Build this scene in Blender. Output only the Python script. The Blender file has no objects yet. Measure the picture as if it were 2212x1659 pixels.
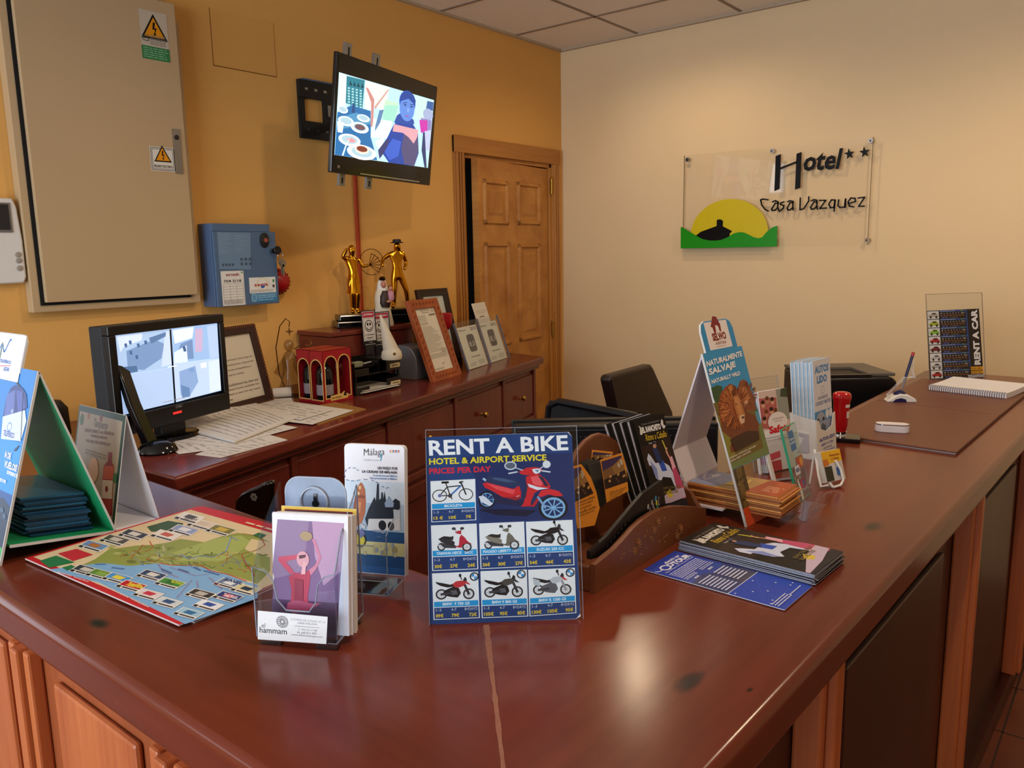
import bpy, math, random
from mathutils import Vector, Matrix
random.seed(7)
D = bpy.data
SC = bpy.context.scene
COL = SC.collection
PI = math.pi

# ---------------------------------------------------------------- camera
H = 1.56                       # eye height
FPX, CX, CY = 1713.36, 1106.0, 829.5
YAW, PITCH, ROLL = 0.680065, 0.163157, 0.018242
_f = Vector((-math.sin(YAW)*math.cos(PITCH), math.cos(YAW)*math.cos(PITCH), -math.sin(PITCH)))
_r0 = Vector((math.cos(YAW), math.sin(YAW), 0))
_d0 = _f.cross(_r0)
_r = _r0*math.cos(ROLL) + _d0*math.sin(ROLL)
_d = _d0*math.cos(ROLL) - _r0*math.sin(ROLL)
cam = D.cameras.new('camera'); cam_o = D.objects.new('camera', cam); COL.objects.link(cam_o)
cam.sensor_fit = 'HORIZONTAL'; cam.sensor_width = 36; cam.lens = FPX/2212*36
cam.clip_start = 0.02; cam.clip_end = 60
EYE = Vector((0, 0, H))
cam_o.matrix_world = Matrix((( _r.x, -_d.x, -_f.x, 0), (_r.y, -_d.y, -_f.y, 0), (_r.z, -_d.z, -_f.z, H), (0, 0, 0, 1)))
SC.camera = cam_o

# ---------------------------------------------------------------- world, view, daylight and lamps
SC.view_settings.view_transform = 'Standard'; SC.view_settings.look = 'None'
SC.view_settings.gamma = 1.0; SC.view_settings.use_curve_mapping = False
SC.view_settings.exposure = 0.0
W = D.worlds.new('world'); SC.world = W; W.use_nodes = True
wb = W.node_tree.nodes['Background']; wb.inputs[0].default_value = (0.72, 0.85, 1.0, 1); wb.inputs[1].default_value = 1.0

def lamp(name, kind, loc, power, col, look=None, **kw):
    l = D.lights.new(name, kind); l.energy = power; l.color = col
    for k, v in kw.items(): setattr(l, k, v)
    o = D.objects.new(name, l); COL.objects.link(o); o.location = loc
    if look is not None:
        o.rotation_euler = (Vector(look)-Vector(loc)).to_track_quat('-Z', 'Y').to_euler()
    return o
# daylight coming in through the glazed front behind the camera
lamp('daylight_front', 'AREA', (-1.2, -2.56, 1.45), 122, (0.80, 0.90, 1.0), (-1.2, 5, 1.25), shape='RECTANGLE', size=2.6, size_y=2.1)
lamp('daylight_transom', 'AREA', (-4.62, -2.56, 2.5), 9, (0.86, 0.93, 1.0), (-4.62, 5, 2.5), shape='RECTANGLE', size=1.2, size_y=.38)
lamp('added_left_light', 'AREA', (-6.12, -1.0, 1.4), 26, (0.84, 0.92, 1.0), (5, -1.0, 1.2), shape='RECTANGLE', size=2.4, size_y=2.0)  # added light at an unseen far-left opening, brings daylight in from the left
WARM = (1.0, 0.76, 0.50)
LAMPS = [(-0.05, 0.8, 44), (-1.95, 3.42, 15), (-0.15, 3.0, 34), (-1.2, 1.9, 30)]
for (x, y, p) in LAMPS:
    lamp('downlight_bulb', 'SPOT', (x, y, 2.735), p, WARM, (x, y, 0), spot_size=math.radians(165), spot_blend=0.6, shadow_soft_size=0.04)

# ---------------------------------------------------------------- pixel helpers (photo frame 2212 x 1659)
def ray(px, py): return _r*((px-CX)/FPX) + _d*((py-CY)/FPX) + _f
def hit(px, py, p0, n):
    v = ray(px, py); n = Vector(n); return EYE + v*(((Vector(p0)-EYE).dot(n))/v.dot(n))
def at(px, py, z): return hit(px, py, (0, 0, z), (0, 0, 1))
def on_x(px, py, x): return hit(px, py, (x, 0, 0), (1, 0, 0))
def on_y(px, py, y): return hit(px, py, (0, y, 0), (0, 1, 0))
def deep(px, py, dist): return EYE + ray(px, py)*dist
def fr(o, u, v):
    u = Vector(u).normalized(); n = u.cross(Vector(v)).normalized(); v = n.cross(u)
    return Matrix(((u.x, v.x, n.x, o[0]), (u.y, v.y, n.y, o[1]), (u.z, v.z, n.z, o[2]), (0, 0, 0, 1)))
def stand(bl, br, z, lean=0.0):
    """frame of a sheet standing on height z: x right, y up the sheet, z towards the viewer"""
    a = at(bl[0], bl[1], z); b = at(br[0], br[1], z); u = (b-a).normalized()
    n0 = u.cross(Vector((0, 0, 1))); L = math.radians(lean)
    M = fr(a, u, Vector((0, 0, math.cos(L)))-n0*math.sin(L))
    return M, (b-a).length
def yawframe(o, deg):
    """upright frame: x along the floor at this angle, y away from the viewer, z up"""
    a = math.radians(deg); return Matrix.Translation(Vector(o)) @ Matrix.Rotation(a, 4, 'Z')
def on(M, px, py, w=0.0):
    n = M.to_3x3() @ Vector((0, 0, 1)); o = M @ Vector((0, 0, w))
    q = M.inverted() @ hit(px, py, o, n); return (q.x, q.y)
def crop(x0, y0, s): return lambda x, y: (x0+x*s, y0+y*s)
cA = crop(0, 0, .42194); cB = crop(600, 80, .3134); cC = crop(200, 540, .31646); cD = crop(700, 520, .26523)
cE = crop(0, 680, .36173); cF = crop(0, 1050, .36708); cG = crop(480, 920, .31335); cH = crop(900, 900, .28941)
cI = crop(1200, 760, .33766); cJ = crop(1420, 660, .30132); cK = crop(1660, 600, .27725); cL = crop(1420, 260, .22604)
cM = crop(1380, 1060, .217)

# ---------------------------------------------------------------- materials
def lin(c):
    if isinstance(c, str):
        c = c.lstrip('#'); c = [int(c[i:i+2], 16)/255 for i in (0, 2, 4)]
        c = [x/12.92 if x <= .04045 else ((x+.055)/1.055)**2.4 for x in c]
    return (c[0], c[1], c[2], 1)
_mats = {}
def mat(key, c=None, rough=.5, metal=0, spec=.5, coat=0, noise=0, nscale=40, bump=0, bscale=120, trans=0, ior=1.45, emit=0, alpha=1):
    if key in _mats: return _mats[key]
    m = D.materials.new(key); m.use_nodes = True; nt = m.node_tree; b = nt.nodes['Principled BSDF']
    col = lin(c)
    b.inputs['Base Color'].default_value = col; b.inputs['Roughness'].default_value = rough
    b.inputs['Metallic'].default_value = metal; b.inputs['Specular IOR Level'].default_value = spec
    b.inputs['Coat Weight'].default_value = coat; b.inputs['Transmission Weight'].default_value = trans
    b.inputs['IOR'].default_value = ior; b.inputs['Alpha'].default_value = alpha
    if emit:
        b.inputs['Emission Color'].default_value = col; b.inputs['Emission Strength'].default_value = emit
    if noise or bump:
        tc = nt.nodes.new('ShaderNodeTexCoord')
    if noise:
        n = nt.nodes.new('ShaderNodeTexNoise'); n.inputs['Scale'].default_value = nscale; n.inputs['Detail'].default_value = 5
        nt.links.new(tc.outputs['Object'], n.inputs['Vector'])
        mx = nt.nodes.new('ShaderNodeMix'); mx.data_type = 'RGBA'
        mx.inputs[6].default_value = (col[0]*(1-noise), col[1]*(1-noise), col[2]*(1-noise), 1)
        mx.inputs[7].default_value = (min(1, col[0]*(1+noise)), min(1, col[1]*(1+noise)), min(1, col[2]*(1+noise)), 1)
        nt.links.new(n.outputs['Fac'], mx.inputs[0]); nt.links.new(mx.outputs[2], b.inputs['Base Color'])
    if bump:
        n2 = nt.nodes.new('ShaderNodeTexNoise'); n2.inputs['Scale'].default_value = bscale; n2.inputs['Detail'].default_value = 4
        nt.links.new(tc.outputs['Object'], n2.inputs['Vector'])
        bp = nt.nodes.new('ShaderNodeBump'); bp.inputs['Strength'].default_value = bump; bp.inputs['Distance'].default_value = .002
        nt.links.new(n2.outputs['Fac'], bp.inputs['Height']); nt.links.new(bp.outputs['Normal'], b.inputs['Normal'])
    _mats[key] = m; return m
def ink(c, rough=.38):
    """printed colour on paper, with the faint mottling of paper"""
    k = 'print_%s_%d' % (c.lstrip('#'), rough*100)
    return mat(k, c, rough=rough, noise=.04, nscale=300, spec=.3)
def glow(c, s):
    return mat('screen_%s_%d' % (c.lstrip('#'), s*100), c, rough=.15, emit=s, noise=.02)
def wood(key, c1, c2, axis='Y', scale=9, rough=.3, stretch=14, coat=.0, bump=.05, knots=(), spec=.5):
    if key in _mats: return _mats[key]
    m = D.materials.new(key); m.use_nodes = True; nt = m.node_tree; b = nt.nodes['Principled BSDF']; N = nt.nodes.new; Lk = nt.links.new
    tc = N('ShaderNodeTexCoord'); mp = N('ShaderNodeMapping')
    sc = {'X': (1/stretch, 1, 1), 'Y': (1, 1/stretch, 1), 'Z': (1, 1, 1/stretch)}[axis]
    mp.inputs['Scale'].default_value = sc; Lk(tc.outputs['Object'], mp.inputs['Vector'])
    n1 = N('ShaderNodeTexNoise'); n1.inputs['Scale'].default_value = scale; n1.inputs['Detail'].default_value = 6; n1.inputs['Distortion'].default_value = .6
    Lk(mp.outputs[0], n1.inputs['Vector'])
    n2 = N('ShaderNodeTexNoise'); n2.inputs['Scale'].default_value = scale*9; n2.inputs['Detail'].default_value = 3
    Lk(mp.outputs[0], n2.inputs['Vector'])
    ad = N('ShaderNodeMath'); ad.operation = 'MULTIPLY_ADD'; ad.inputs[1].default_value = .35; Lk(n2.outputs['Fac'], ad.inputs[0]); Lk(n1.outputs['Fac'], ad.inputs[2])
    rp = N('ShaderNodeValToRGB'); rp.color_ramp.elements[0].position = .42; rp.color_ramp.elements[1].position = .95
    rp.color_ramp.elements[0].color = lin(c1); rp.color_ramp.elements[1].color = lin(c2); Lk(ad.outputs[0], rp.inputs[0])
    out = rp.outputs[0]
    for (kx, ky, kr) in knots:
        sp = N('ShaderNodeVectorMath'); sp.operation = 'SUBTRACT'; sp.inputs[1].default_value = (kx, ky, 0); Lk(tc.outputs['Object'], sp.inputs[0])
        ml = N('ShaderNodeVectorMath'); ml.operation = 'MULTIPLY'
        ml.inputs[1].default_value = (1/kr, .5/kr, 0) if axis == 'Y' else (.5/kr, 1/kr, 0); Lk(sp.outputs[0], ml.inputs[0])
        ln = N('ShaderNodeVectorMath'); ln.operation = 'LENGTH'; Lk(ml.outputs[0], ln.inputs[0])
        a2 = N('ShaderNodeMath'); a2.operation = 'MULTIPLY_ADD'; a2.inputs[1].default_value = 1.2; Lk(n2.outputs['Fac'], a2.inputs[0]); Lk(ln.outputs['Value'], a2.inputs[2])
        mr = N('ShaderNodeMapRange'); mr.inputs['From Min'].default_value = .9; mr.inputs['From Max'].default_value = 1.7; mr.inputs['To Min'].default_value = 1; mr.inputs['To Max'].default_value = 0
        Lk(a2.outputs[0], mr.inputs['Value'])
        mx = N('ShaderNodeMix'); mx.data_type = 'RGBA'; Lk(mr.outputs[0], mx.inputs[0]); Lk(out, mx.inputs[6]); mx.inputs[7].default_value = lin('#160908'); out = mx.outputs[2]
    Lk(out, b.inputs['Base Color'])
    b.inputs['Roughness'].default_value = rough; b.inputs['Coat Weight'].default_value = coat; b.inputs['Coat Roughness'].default_value = .12; b.inputs['Specular IOR Level'].default_value = spec
    if bump:
        bp = N('ShaderNodeBump'); bp.inputs['Strength'].default_value = bump; bp.inputs['Distance'].default_value = .003
        Lk(n2.outputs['Fac'], bp.inputs['Height']); Lk(bp.outputs['Normal'], b.inputs['Normal'])
    _mats[key] = m; return m
def acrylic(key='clear_acrylic', tint=(.97, .99, 1.0), rough=.03, k=.975):
    """thin clear plastic: mostly see-through with a real reflection"""
    if key in _mats: return _mats[key]
    m = D.materials.new(key); m.use_nodes = True; nt = m.node_tree; N = nt.nodes.new; Lk = nt.links.new
    out = nt.nodes['Material Output']; nt.nodes.remove(nt.nodes['Principled BSDF'])
    t = N('ShaderNodeBsdfTransparent'); t.inputs[0].default_value = (tint[0]*k, tint[1]*k, tint[2]*k, 1)
    g = N('ShaderNodeBsdfGlossy'); g.inputs['Roughness'].default_value = rough
    f = N('ShaderNodeFresnel'); f.inputs[0].default_value = 1.49
    no = N('ShaderNodeTexNoise'); no.inputs['Scale'].default_value = 30
    ad = N('ShaderNodeMath'); ad.operation = 'MULTIPLY_ADD'; ad.inputs[1].default_value = .02; Lk(no.outputs['Fac'], ad.inputs[0]); Lk(f.outputs[0], ad.inputs[2])
    ge = N('ShaderNodeNewGeometry'); fr_ = N('ShaderNodeMath'); fr_.operation = 'SUBTRACT'; fr_.inputs[0].default_value = 1; Lk(ge.outputs['Backfacing'], fr_.inputs[1])
    ml = N('ShaderNodeMath'); ml.operation = 'MULTIPLY'; Lk(ad.outputs[0], ml.inputs[0]); Lk(fr_.outputs[0], ml.inputs[1])
    mx = N('ShaderNodeMixShader'); Lk(ml.outputs[0], mx.inputs[0]); Lk(t.outputs[0], mx.inputs[1]); Lk(g.outputs[0], mx.inputs[2]); Lk(mx.outputs[0], out.inputs[0])
    _mats[key] = m; return m

# ---------------------------------------------------------------- mesh builder
class MB:
    def __init__(s): s.v = []; s.f = []; s.m = []; s.mats = []; s.cur = 0
    def use(s, m):
        if m not in s.mats: s.mats.append(m)
        s.cur = s.mats.index(m); return s
    def add(s, vs, fs):
        o = len(s.v); s.v += [tuple(q) for q in vs]; s.f += [tuple(i+o for i in f) for f in fs]; s.m += [s.cur]*len(fs); return s
    def box(s, x0, x1, y0, y1, z0, z1):
        return s.add([(x0, y0, z0), (x1, y0, z0), (x1, y1, z0), (x0, y1, z0), (x0, y0, z1), (x1, y0, z1), (x1, y1, z1), (x0, y1, z1)],
                     [(0, 3, 2, 1), (4, 5, 6, 7), (0, 1, 5, 4), (1, 2, 6, 5), (2, 3, 7, 6), (3, 0, 4, 7)])
    def prism(s, pts, z0, z1, axis='z'):
        """polygon in xy extruded in z; axis 'y': polygon in xz extruded along y; 'x': polygon in yz along x"""
        a = sum(pts[i][0]*pts[(i+1) % len(pts)][1]-pts[(i+1) % len(pts)][0]*pts[i][1] for i in range(len(pts)))
        if a < 0: pts = pts[::-1]
        n = len(pts)
        def w(p, z):
            return (p[0], p[1], z) if axis == 'z' else ((p[0], z, p[1]) if axis == 'y' else (z, p[0], p[1]))
        vs = [w(p, z0) for p in pts]+[w(p, z1) for p in pts]
        fs = [tuple(range(n-1, -1, -1)), tuple(range(n, 2*n))]+[(i, (i+1) % n, n+(i+1) % n, n+i) for i in range(n)]
        if axis == 'y': fs = [f[::-1] for f in fs]
        return s.add(vs, fs)
    def lathe(s, prof, n=24, c=(0, 0, 0), axis='z', sx=1, sy=1):
        vs = []; fs = []; k = len(prof)
        for (r, z) in prof:
            for i in range(n):
                a = 2*PI*i/n; p = (r*math.cos(a)*sx, r*math.sin(a)*sy, z)
                if axis == 'x': p = (p[2], p[0], p[1])
                if axis == 'y': p = (p[0], p[2], -p[1]) if False else (p[1], p[2], p[0])
                vs.append((p[0]+c[0], p[1]+c[1], p[2]+c[2]))
        for j in range(k-1):
            for i in range(n): fs.append((j*n+i, j*n+(i+1) % n, (j+1)*n+(i+1) % n, (j+1)*n+i))
        fs.append(tuple(range(n-1, -1, -1))); fs.append(tuple((k-1)*n+i for i in range(n)))
        return s.add(vs, fs)
    def cyl(s, c, r, h, axis='z', n=20, r2=None): return s.lathe([(r, 0), (r if r2 is None else r2, h)], n, c, axis)
    def ball(s, c, r, n=16, m=10):
        rx, ry, rz = (r, r, r) if not isinstance(r, (tuple, list)) else r
        prof = [(math.sin(PI*j/m), -math.cos(PI*j/m)) for j in range(m+1)]
        prof = [(max(a, 1e-4), b*rz) for a, b in prof]
        return s.lathe(prof, n, c, 'z', rx, ry)
    def tube(s, path, r, n=8, closed=False, flat=1.0):
        P = [Vector(p) for p in path]; k = len(P); rr = r if isinstance(r, (list, tuple)) else [r]*k
        vs = []; fs = []; up = Vector((0, 0, 1)); prev = None
        for i in range(k):
            a = P[(i-1) % k] if (closed or i > 0) else P[i]; b = P[(i+1) % k] if (closed or i < k-1) else P[i]
            t = (b-a).normalized()
            if prev is None:
                e = up if abs(t.dot(up)) < .95 else Vector((1, 0, 0)); x = t.cross(e).normalized()
            else: x = (prev-t*prev.dot(t)).normalized()
            prev = x; y = t.cross(x)
            for j in range(n):
                q = 2*PI*j/n; vs.append(P[i]+x*(rr[i]*math.cos(q))+y*(rr[i]*flat*math.sin(q)))
        for i in range(k if closed else k-1):
            for j in range(n): fs.append((i*n+j, i*n+(j+1) % n, ((i+1) % k)*n+(j+1) % n, ((i+1) % k)*n+j))
        if not closed: fs.append(tuple(range(n-1, -1, -1))); fs.append(tuple((k-1)*n+j for j in range(n)))
        return s.add(vs, fs)
    def sheet(s, fn, nu, nv, t=.0006):
        """surface fn(a,b)->point (a,b in 0..1) with thickness t along local z"""
        vs = []; fs = []
        for k in (0, 1):
            for j in range(nv+1):
                for i in range(nu+1):
                    p = fn(i/nu, j/nv); vs.append((p[0], p[1], p[2]-(t if k == 0 else 0)))
        q = (nu+1)*(nv+1)
        for j in range(nv):
            for i in range(nu):
                a = j*(nu+1)+i; fs.append((q+a, q+a+1, q+a+nu+2, q+a+nu+1)); fs.append((a, a+nu+1, a+nu+2, a+1))
        for i in range(nu):
            fs.append((i, i+1, q+i+1, q+i)); b = nv*(nu+1)+i; fs.append((b+1, b, q+b, q+b+1))
        for j in range(nv):
            a = j*(nu+1); fs.append((a+nu+1, a, q+a, q+a+nu+1)); b = a+nu; fs.append((b, b+nu+1, q+b+nu+1, q+b))
        return s.add(vs, fs)
    def build(s, name, parent=None, M=None, smooth=True, bevel=0, seg=2, ang=35):
        me = D.meshes.new(name); me.from_pydata(s.v, [], s.f); me.update()
        for m in s.mats: me.materials.append(m)
        for p, i in zip(me.polygons, s.m): p.material_index = i
        if smooth and len(me.polygons):
            me.polygons.foreach_set('use_smooth', [True]*len(me.polygons)); me.set_sharp_from_angle(angle=math.radians(ang))
        o = D.objects.new(name, me); COL.objects.link(o)
        if parent is not None: o.parent = parent
        if M is not None:
            if parent is None: o.matrix_world = M
            else: o.matrix_basis = M
        if bevel:
            b = o.modifiers.new('bevel', 'BEVEL'); b.width = bevel; b.segments = seg; b.limit_method = 'ANGLE'; b.angle_limit = math.radians(40)
        return o
def mb(m): return MB().use(m)

_txt = {}
def glyphs(t, bold, slant):
    k = (t, bold, slant)
    if k in _txt: return _txt[k]
    c = D.curves.new('t', 'FONT'); c.body = t; c.size = 1; c.offset = bold; c.shear = slant; c.resolution_u = 2
    o = D.objects.new('t', c); me = D.meshes.new_from_object(o)
    vs = [tuple(v.co) for v in me.vertices]; fs = [tuple(p.vertices) for p in me.polygons]
    D.objects.remove(o); D.curves.remove(c); D.meshes.remove(me)
    if not vs: vs, fs = [(0, 0, 0), (1, 0, 0), (1, 1, 0)], []
    x0 = min(v[0] for v in vs); x1 = max(v[0] for v in vs); y0 = min(v[1] for v in vs); y1 = max(v[1] for v in vs)
    _txt[k] = (vs, fs, x0, x1, y0, y1); return _txt[k]

class Print(MB):
    """flat printed artwork in a frame M; coordinates are local metres, or photo pixels through px()"""
    def __init__(s, M, w=.0006, eps=.00012, map=None):
        super().__init__(); s.M = M; s.w = w; s.e = eps; s.n = 0; s.map = map; s.jit = random.Random(3)
    def z(s): s.n += 1; return s.w+s.e*s.n
    def put(s, vs, fs):
        if s.map: vs = [s.map(*v) for v in vs]
        s.add(vs, fs)
    cap = .0011
    def squeeze(s):
        """keep the whole stack of ink layers about a millimetre thick"""
        top = s.e*s.n
        if top > s.cap:
            k = s.cap/top; s.v = [(a, b, s.w+(c-s.w)*k) if c > s.w+s.e*.5 else (a, b, c) for a, b, c in s.v]
            s.e *= k
    def build(s, *a, **k): s.squeeze(); return super().build(*a, **k)
    def px(s, p): return on(s.M, p[0], p[1], s.w)
    def pxs(s, c, pts): return [s.px(c(*p)) for p in pts]
    def poly(s, pts, c, m=None):
        s.use(m or ink(c)); a = sum(pts[i][0]*pts[(i+1) % len(pts)][1]-pts[(i+1) % len(pts)][0]*pts[i][1] for i in range(len(pts)))
        if a < 0: pts = pts[::-1]
        z = s.z(); s.put([(p[0], p[1], z) for p in pts], [tuple(range(len(pts)))]); return s
    def rect(s, x0, y0, x1, y1, c, m=None): return s.poly([(x0, y0), (x1, y0), (x1, y1), (x0, y1)], c, m)
    def rrect(s, x0, y0, x1, y1, r, c, m=None):
        pts = []
        for (cx, cy, a0) in ((x1-r, y0+r, -90), (x1-r, y1-r, 0), (x0+r, y1-r, 90), (x0+r, y0+r, 180)):
            for k in range(5): a = math.radians(a0+k*22.5); pts.append((cx+r*math.cos(a), cy+r*math.sin(a)))
        return s.poly(pts, c, m)
    def oval(s, cx, cy, rx, ry, c, n=20, m=None, rot=0):
        cr, sr = math.cos(rot), math.sin(rot)
        return s.poly([(cx+rx*math.cos(2*PI*i/n)*cr-ry*math.sin(2*PI*i/n)*sr, cy+rx*math.cos(2*PI*i/n)*sr+ry*math.sin(2*PI*i/n)*cr) for i in range(n)], c, m)
    def ring(s, cx, cy, rx, ry, t, c, n=24, m=None):
        s.use(m or ink(c)); z = s.z(); vs = []; fs = []
        for i in range(n):
            a = 2*PI*i/n; vs += [(cx+rx*math.cos(a), cy+ry*math.sin(a), z), (cx+(rx-t)*math.cos(a), cy+(ry-t)*math.sin(a), z)]
        for i in range(n): j = (i+1) % n; fs.append((2*i, 2*j, 2*j+1, 2*i+1))
        s.put(vs, fs); return s
    def line(s, pts, w, c, m=None):
        s.use(m or ink(c)); z = s.z(); vs = []; fs = []
        for i in range(len(pts)-1):
            a = Vector(pts[i]); b = Vector(pts[i+1]); d = b-a
            if d.length < 1e-7: continue
            d.normalize(); nn = Vector((-d.y, d.x))*w/2; d *= w*.3; o = len(vs)
            for q in (a-d-nn, b+d-nn, b+d+nn, a-d+nn): vs.append((q.x, q.y, z))
            fs.append((o, o+1, o+2, o+3))
        s.put(vs, fs); return s
    def text(s, t, x0, y0, x1, y1, c, bold=0.0, slant=0.0, m=None, keep=False):
        """fit the text into the box; keep=True keeps the letter shape and fits by height"""
        vs, fs, a0, a1, b0, b1 = glyphs(t, bold, slant); s.use(m or ink(c)); z = s.z()
        sy = (y1-y0)/max(b1-b0, 1e-6); sx = sy if keep else (x1-x0)/max(a1-a0, 1e-6)
        s.put([(x0+(v[0]-a0)*sx, y0+(v[1]-b0)*sy, z) for v in vs], fs); return s
    def textq(s, t, c, lb, rb, lt, col, bold=0.0, slant=0.0):
        """text along the direction lb->rb with height lb->lt (all crop pixels)"""
        A = Vector(s.px(c(*lb))); B = Vector(s.px(c(*rb))); T = Vector(s.px(c(*lt)))
        vs, fs, a0, a1, b0, b1 = glyphs(t, bold, slant); s.use(ink(col)); z = s.z(); u = (B-A)/(a1-a0); v = (T-A)/(b1-b0); out = []
        for p in vs:
            q = A+u*(p[0]-a0)+v*(p[1]-b0); out.append((q.x, q.y, z))
        s.put(out, fs); return s
    def lines(s, x0, y0, x1, y1, n, c, fill=.5, ragged=.15):
        """n rows of small illegible print, as dashes the length of words"""
        s.use(ink(c)); z = s.z(); vs = []; fs = []; hgt = (y1-y0)/n
        for i in range(n):
            yy = y1-hgt*(i+.5); x = x0; end = x1-(x1-x0)*ragged*s.jit.random()
            while x < end-hgt*.3:
                wd = min(hgt*s.jit.uniform(.9, 3.2), end-x); o = len(vs)
                vs += [(x, yy-hgt*fill/2, z), (x+wd, yy-hgt*fill/2, z), (x+wd, yy+hgt*fill/2, z), (x, yy+hgt*fill/2, z)]
                fs.append((o, o+1, o+2, o+3)); x += wd+hgt*.45
        s.put(vs, fs); return s

def thing(name, label, cat, M=None, group=None):
    o = D.objects.new(name, None); COL.objects.link(o); o.empty_display_size = .05
    if M is not None: o.matrix_world = M
    o['label'] = label; o['category'] = cat
    if group: o['group'] = group
    return o
def tag(o, label, cat, group=None):
    o['label'] = label; o['category'] = cat
    if group: o['group'] = group
    return o
def struct(o): o['kind'] = 'structure'; return o
def dup(root, M, label=None, group=None):
    r = root.copy(); COL.objects.link(r); r.matrix_world = M
    if label: r['label'] = label
    if group: r['group'] = group
    for ch in list(root.children):
        c = ch.copy(); COL.objects.link(c); c.parent = r; c.matrix_basis = ch.matrix_basis.copy()
        for g in list(ch.children):
            d = g.copy(); COL.objects.link(d); d.parent = c; d.matrix_basis = g.matrix_basis.copy()
    return r
def T(x, y, z): return Matrix.Translation((x, y, z))
def RZ(a): return Matrix.Rotation(math.radians(a), 4, 'Z')
def RX(a): return Matrix.Rotation(math.radians(a), 4, 'X')
def RY(a): return Matrix.Rotation(math.radians(a), 4, 'Y')
# ================================================================ room
XW, YB, ZT = -2.942, 4.167, 2.773       # left wall, back wall, ceiling
ZC, ZK, ZD = 1.05, 1.005, 0.74          # counter top, sideboard top, low desk
m_orange = mat('orange_plaster', '#e0aa5c', rough=.85, noise=.05, nscale=3, bump=.12, bscale=260)
m_cream = mat('cream_plaster', '#e8cda3', rough=.85, noise=.035, nscale=3, bump=.12, bscale=260)
m_ceil = mat('ceiling_tile', '#ece4da', rough=.9, noise=.05, nscale=60, bump=.2, bscale=300)
m_tbar = mat('ceiling_grid', '#8d7c6c', rough=.6, noise=.05)
m_dark = mat('dark_void', '#1a100a', rough=.9, noise=.1)  # darkness behind the ajar door, put into the passage colour
PINE = wood('varnished_pine', '#a4682c', '#cc9146', 'Z', 7, rough=.42, stretch=16, bump=.04)
PINE_H = wood('varnished_pine_rail', '#9c602a', '#c2873e', 'Y', 7, rough=.42, stretch=16, bump=.04)
MAHO = wood('mahogany_red_side', '#5c241d', '#7a3328', 'Y', 6, rough=.2, bump=.03)
MAHO_V = wood('mahogany_red_upright', '#5c241d', '#783227', 'Z', 6, rough=.33, bump=.03)

floor = mb(wood('terracotta_tile', '#5a2a1b', '#7a3a24', 'X', 3, rough=.35, stretch=1, bump=.08)).box(-6.2, 2.6, -2.8, YB+.1, -.1, 0)
gm = mat('tile_grout', '#3a241b', rough=.9, noise=.1); floor.use(gm)
for i in range(28): floor.box(-6.2+i*.33, -6.194+i*.33, -2.8, YB, 0, .0006)
for i in range(22): floor.box(-6.2, 2.6, -2.8+i*.33, -2.794+i*.33, 0, .0006)
struct(floor.build('floor', smooth=False))

ce = mb(m_ceil).box(-6.2, 2.6, -2.8, YB+.1, ZT, ZT+.1).use(m_tbar)
gx = [-2.40+.61*i for i in range(-6, 9)]; gy = [3.708-.61*i for i in range(0, 11)]
for x in gx: ce.box(x-.008, x+.008, -2.8, YB, ZT-.004, ZT)
for y in gy: ce.box(-6.2, 2.6, y-.008, y+.008, ZT-.004, ZT)
struct(ce.build('ceiling', smooth=False))
tr = mb(mat('ceiling_edge_trim', '#b9a790', rough=.7, noise=.05)).box(XW, XW+.022, .8, YB, ZT-.012, ZT).box(XW+.022, 2.5, YB-.022, YB, ZT-.012, ZT)
struct(tr.build('trim_1', smooth=False))

# door opening measured on the left wall
dy0, dy1 = on_x(976.3, 290.9, XW).y, on_x(1204.8, 325.5, XW).y; dz = on_x(1090, 308, XW).z
oy0, oy1, oz = dy0+.075, dy1-.072, dz-.088
wl = mb(m_orange).box(XW-.14, XW, .8, oy0, 0, ZT).box(XW-.14, XW, oy1, YB, 0, ZT).box(XW-.14, XW, oy0, oy1, oz, ZT)
struct(wl.build('wall_left', smooth=False))
struct(mb(m_cream).box(XW-.14, 2.6, YB, YB+.14, 0, ZT).build('wall_back', smooth=False))
struct(mb(m_cream).box(2.5, 2.64, -2.6, YB, 0, ZT).build('wall_right', smooth=False))
struct(mb(m_orange).box(-6.2, XW-.14, .8, .94, 0, ZT).build('wall_return', smooth=False))
struct(mb(m_cream).box(-6.34, -6.2, -2.6, -2.25, 0, ZT).box(-6.34, -6.2, .25, .94, 0, ZT).box(-6.34, -6.2, -2.25, .25, 0, .35).box(-6.34, -6.2, -2.25, .25, 2.45, ZT).build('wall_far_left', smooth=False))
rw = mb(m_cream); xs = [(-6.2, -5.3), (-3.95, -2.55), (.15, 2.5)]
for a, b in xs: rw.box(a, b, -2.74, -2.6, 0, ZT)
for a, b in ((-5.3, -3.95), (-2.55, .15)): rw.box(a, b, -2.74, -2.6, 2.6 if a > -3 else 2.7, ZT)
rw.box(-5.3, -3.95, -2.74, -2.6, 0, 2.3)
struct(rw.build('wall_rear', smooth=False))
alu = mat('white_window_frame', '#d8d6d0', rough=.4, noise=.03)
for k, (a, b, z0) in enumerate(((-5.3, -3.95, 2.3), (-2.55, .15, .1))):
    w = mb(alu); n = 2 if k == 0 else 3
    for i in range(n+1): x = a+(b-a)*i/n; w.box(max(a, x-.03), min(b, x+.03), -2.7, -2.64, z0, 2.6)
    w.box(a, b, -2.7, -2.64, z0, z0+.06).box(a, b, -2.7, -2.64, 2.54, 2.6)
    o = struct(w.build('window_%d' % (k+1), smooth=False))
    g = mb(acrylic('window_glass', k=.98)).box(a, b, -2.672, -2.668, z0, 2.6).build('pane', o, smooth=False)
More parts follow.
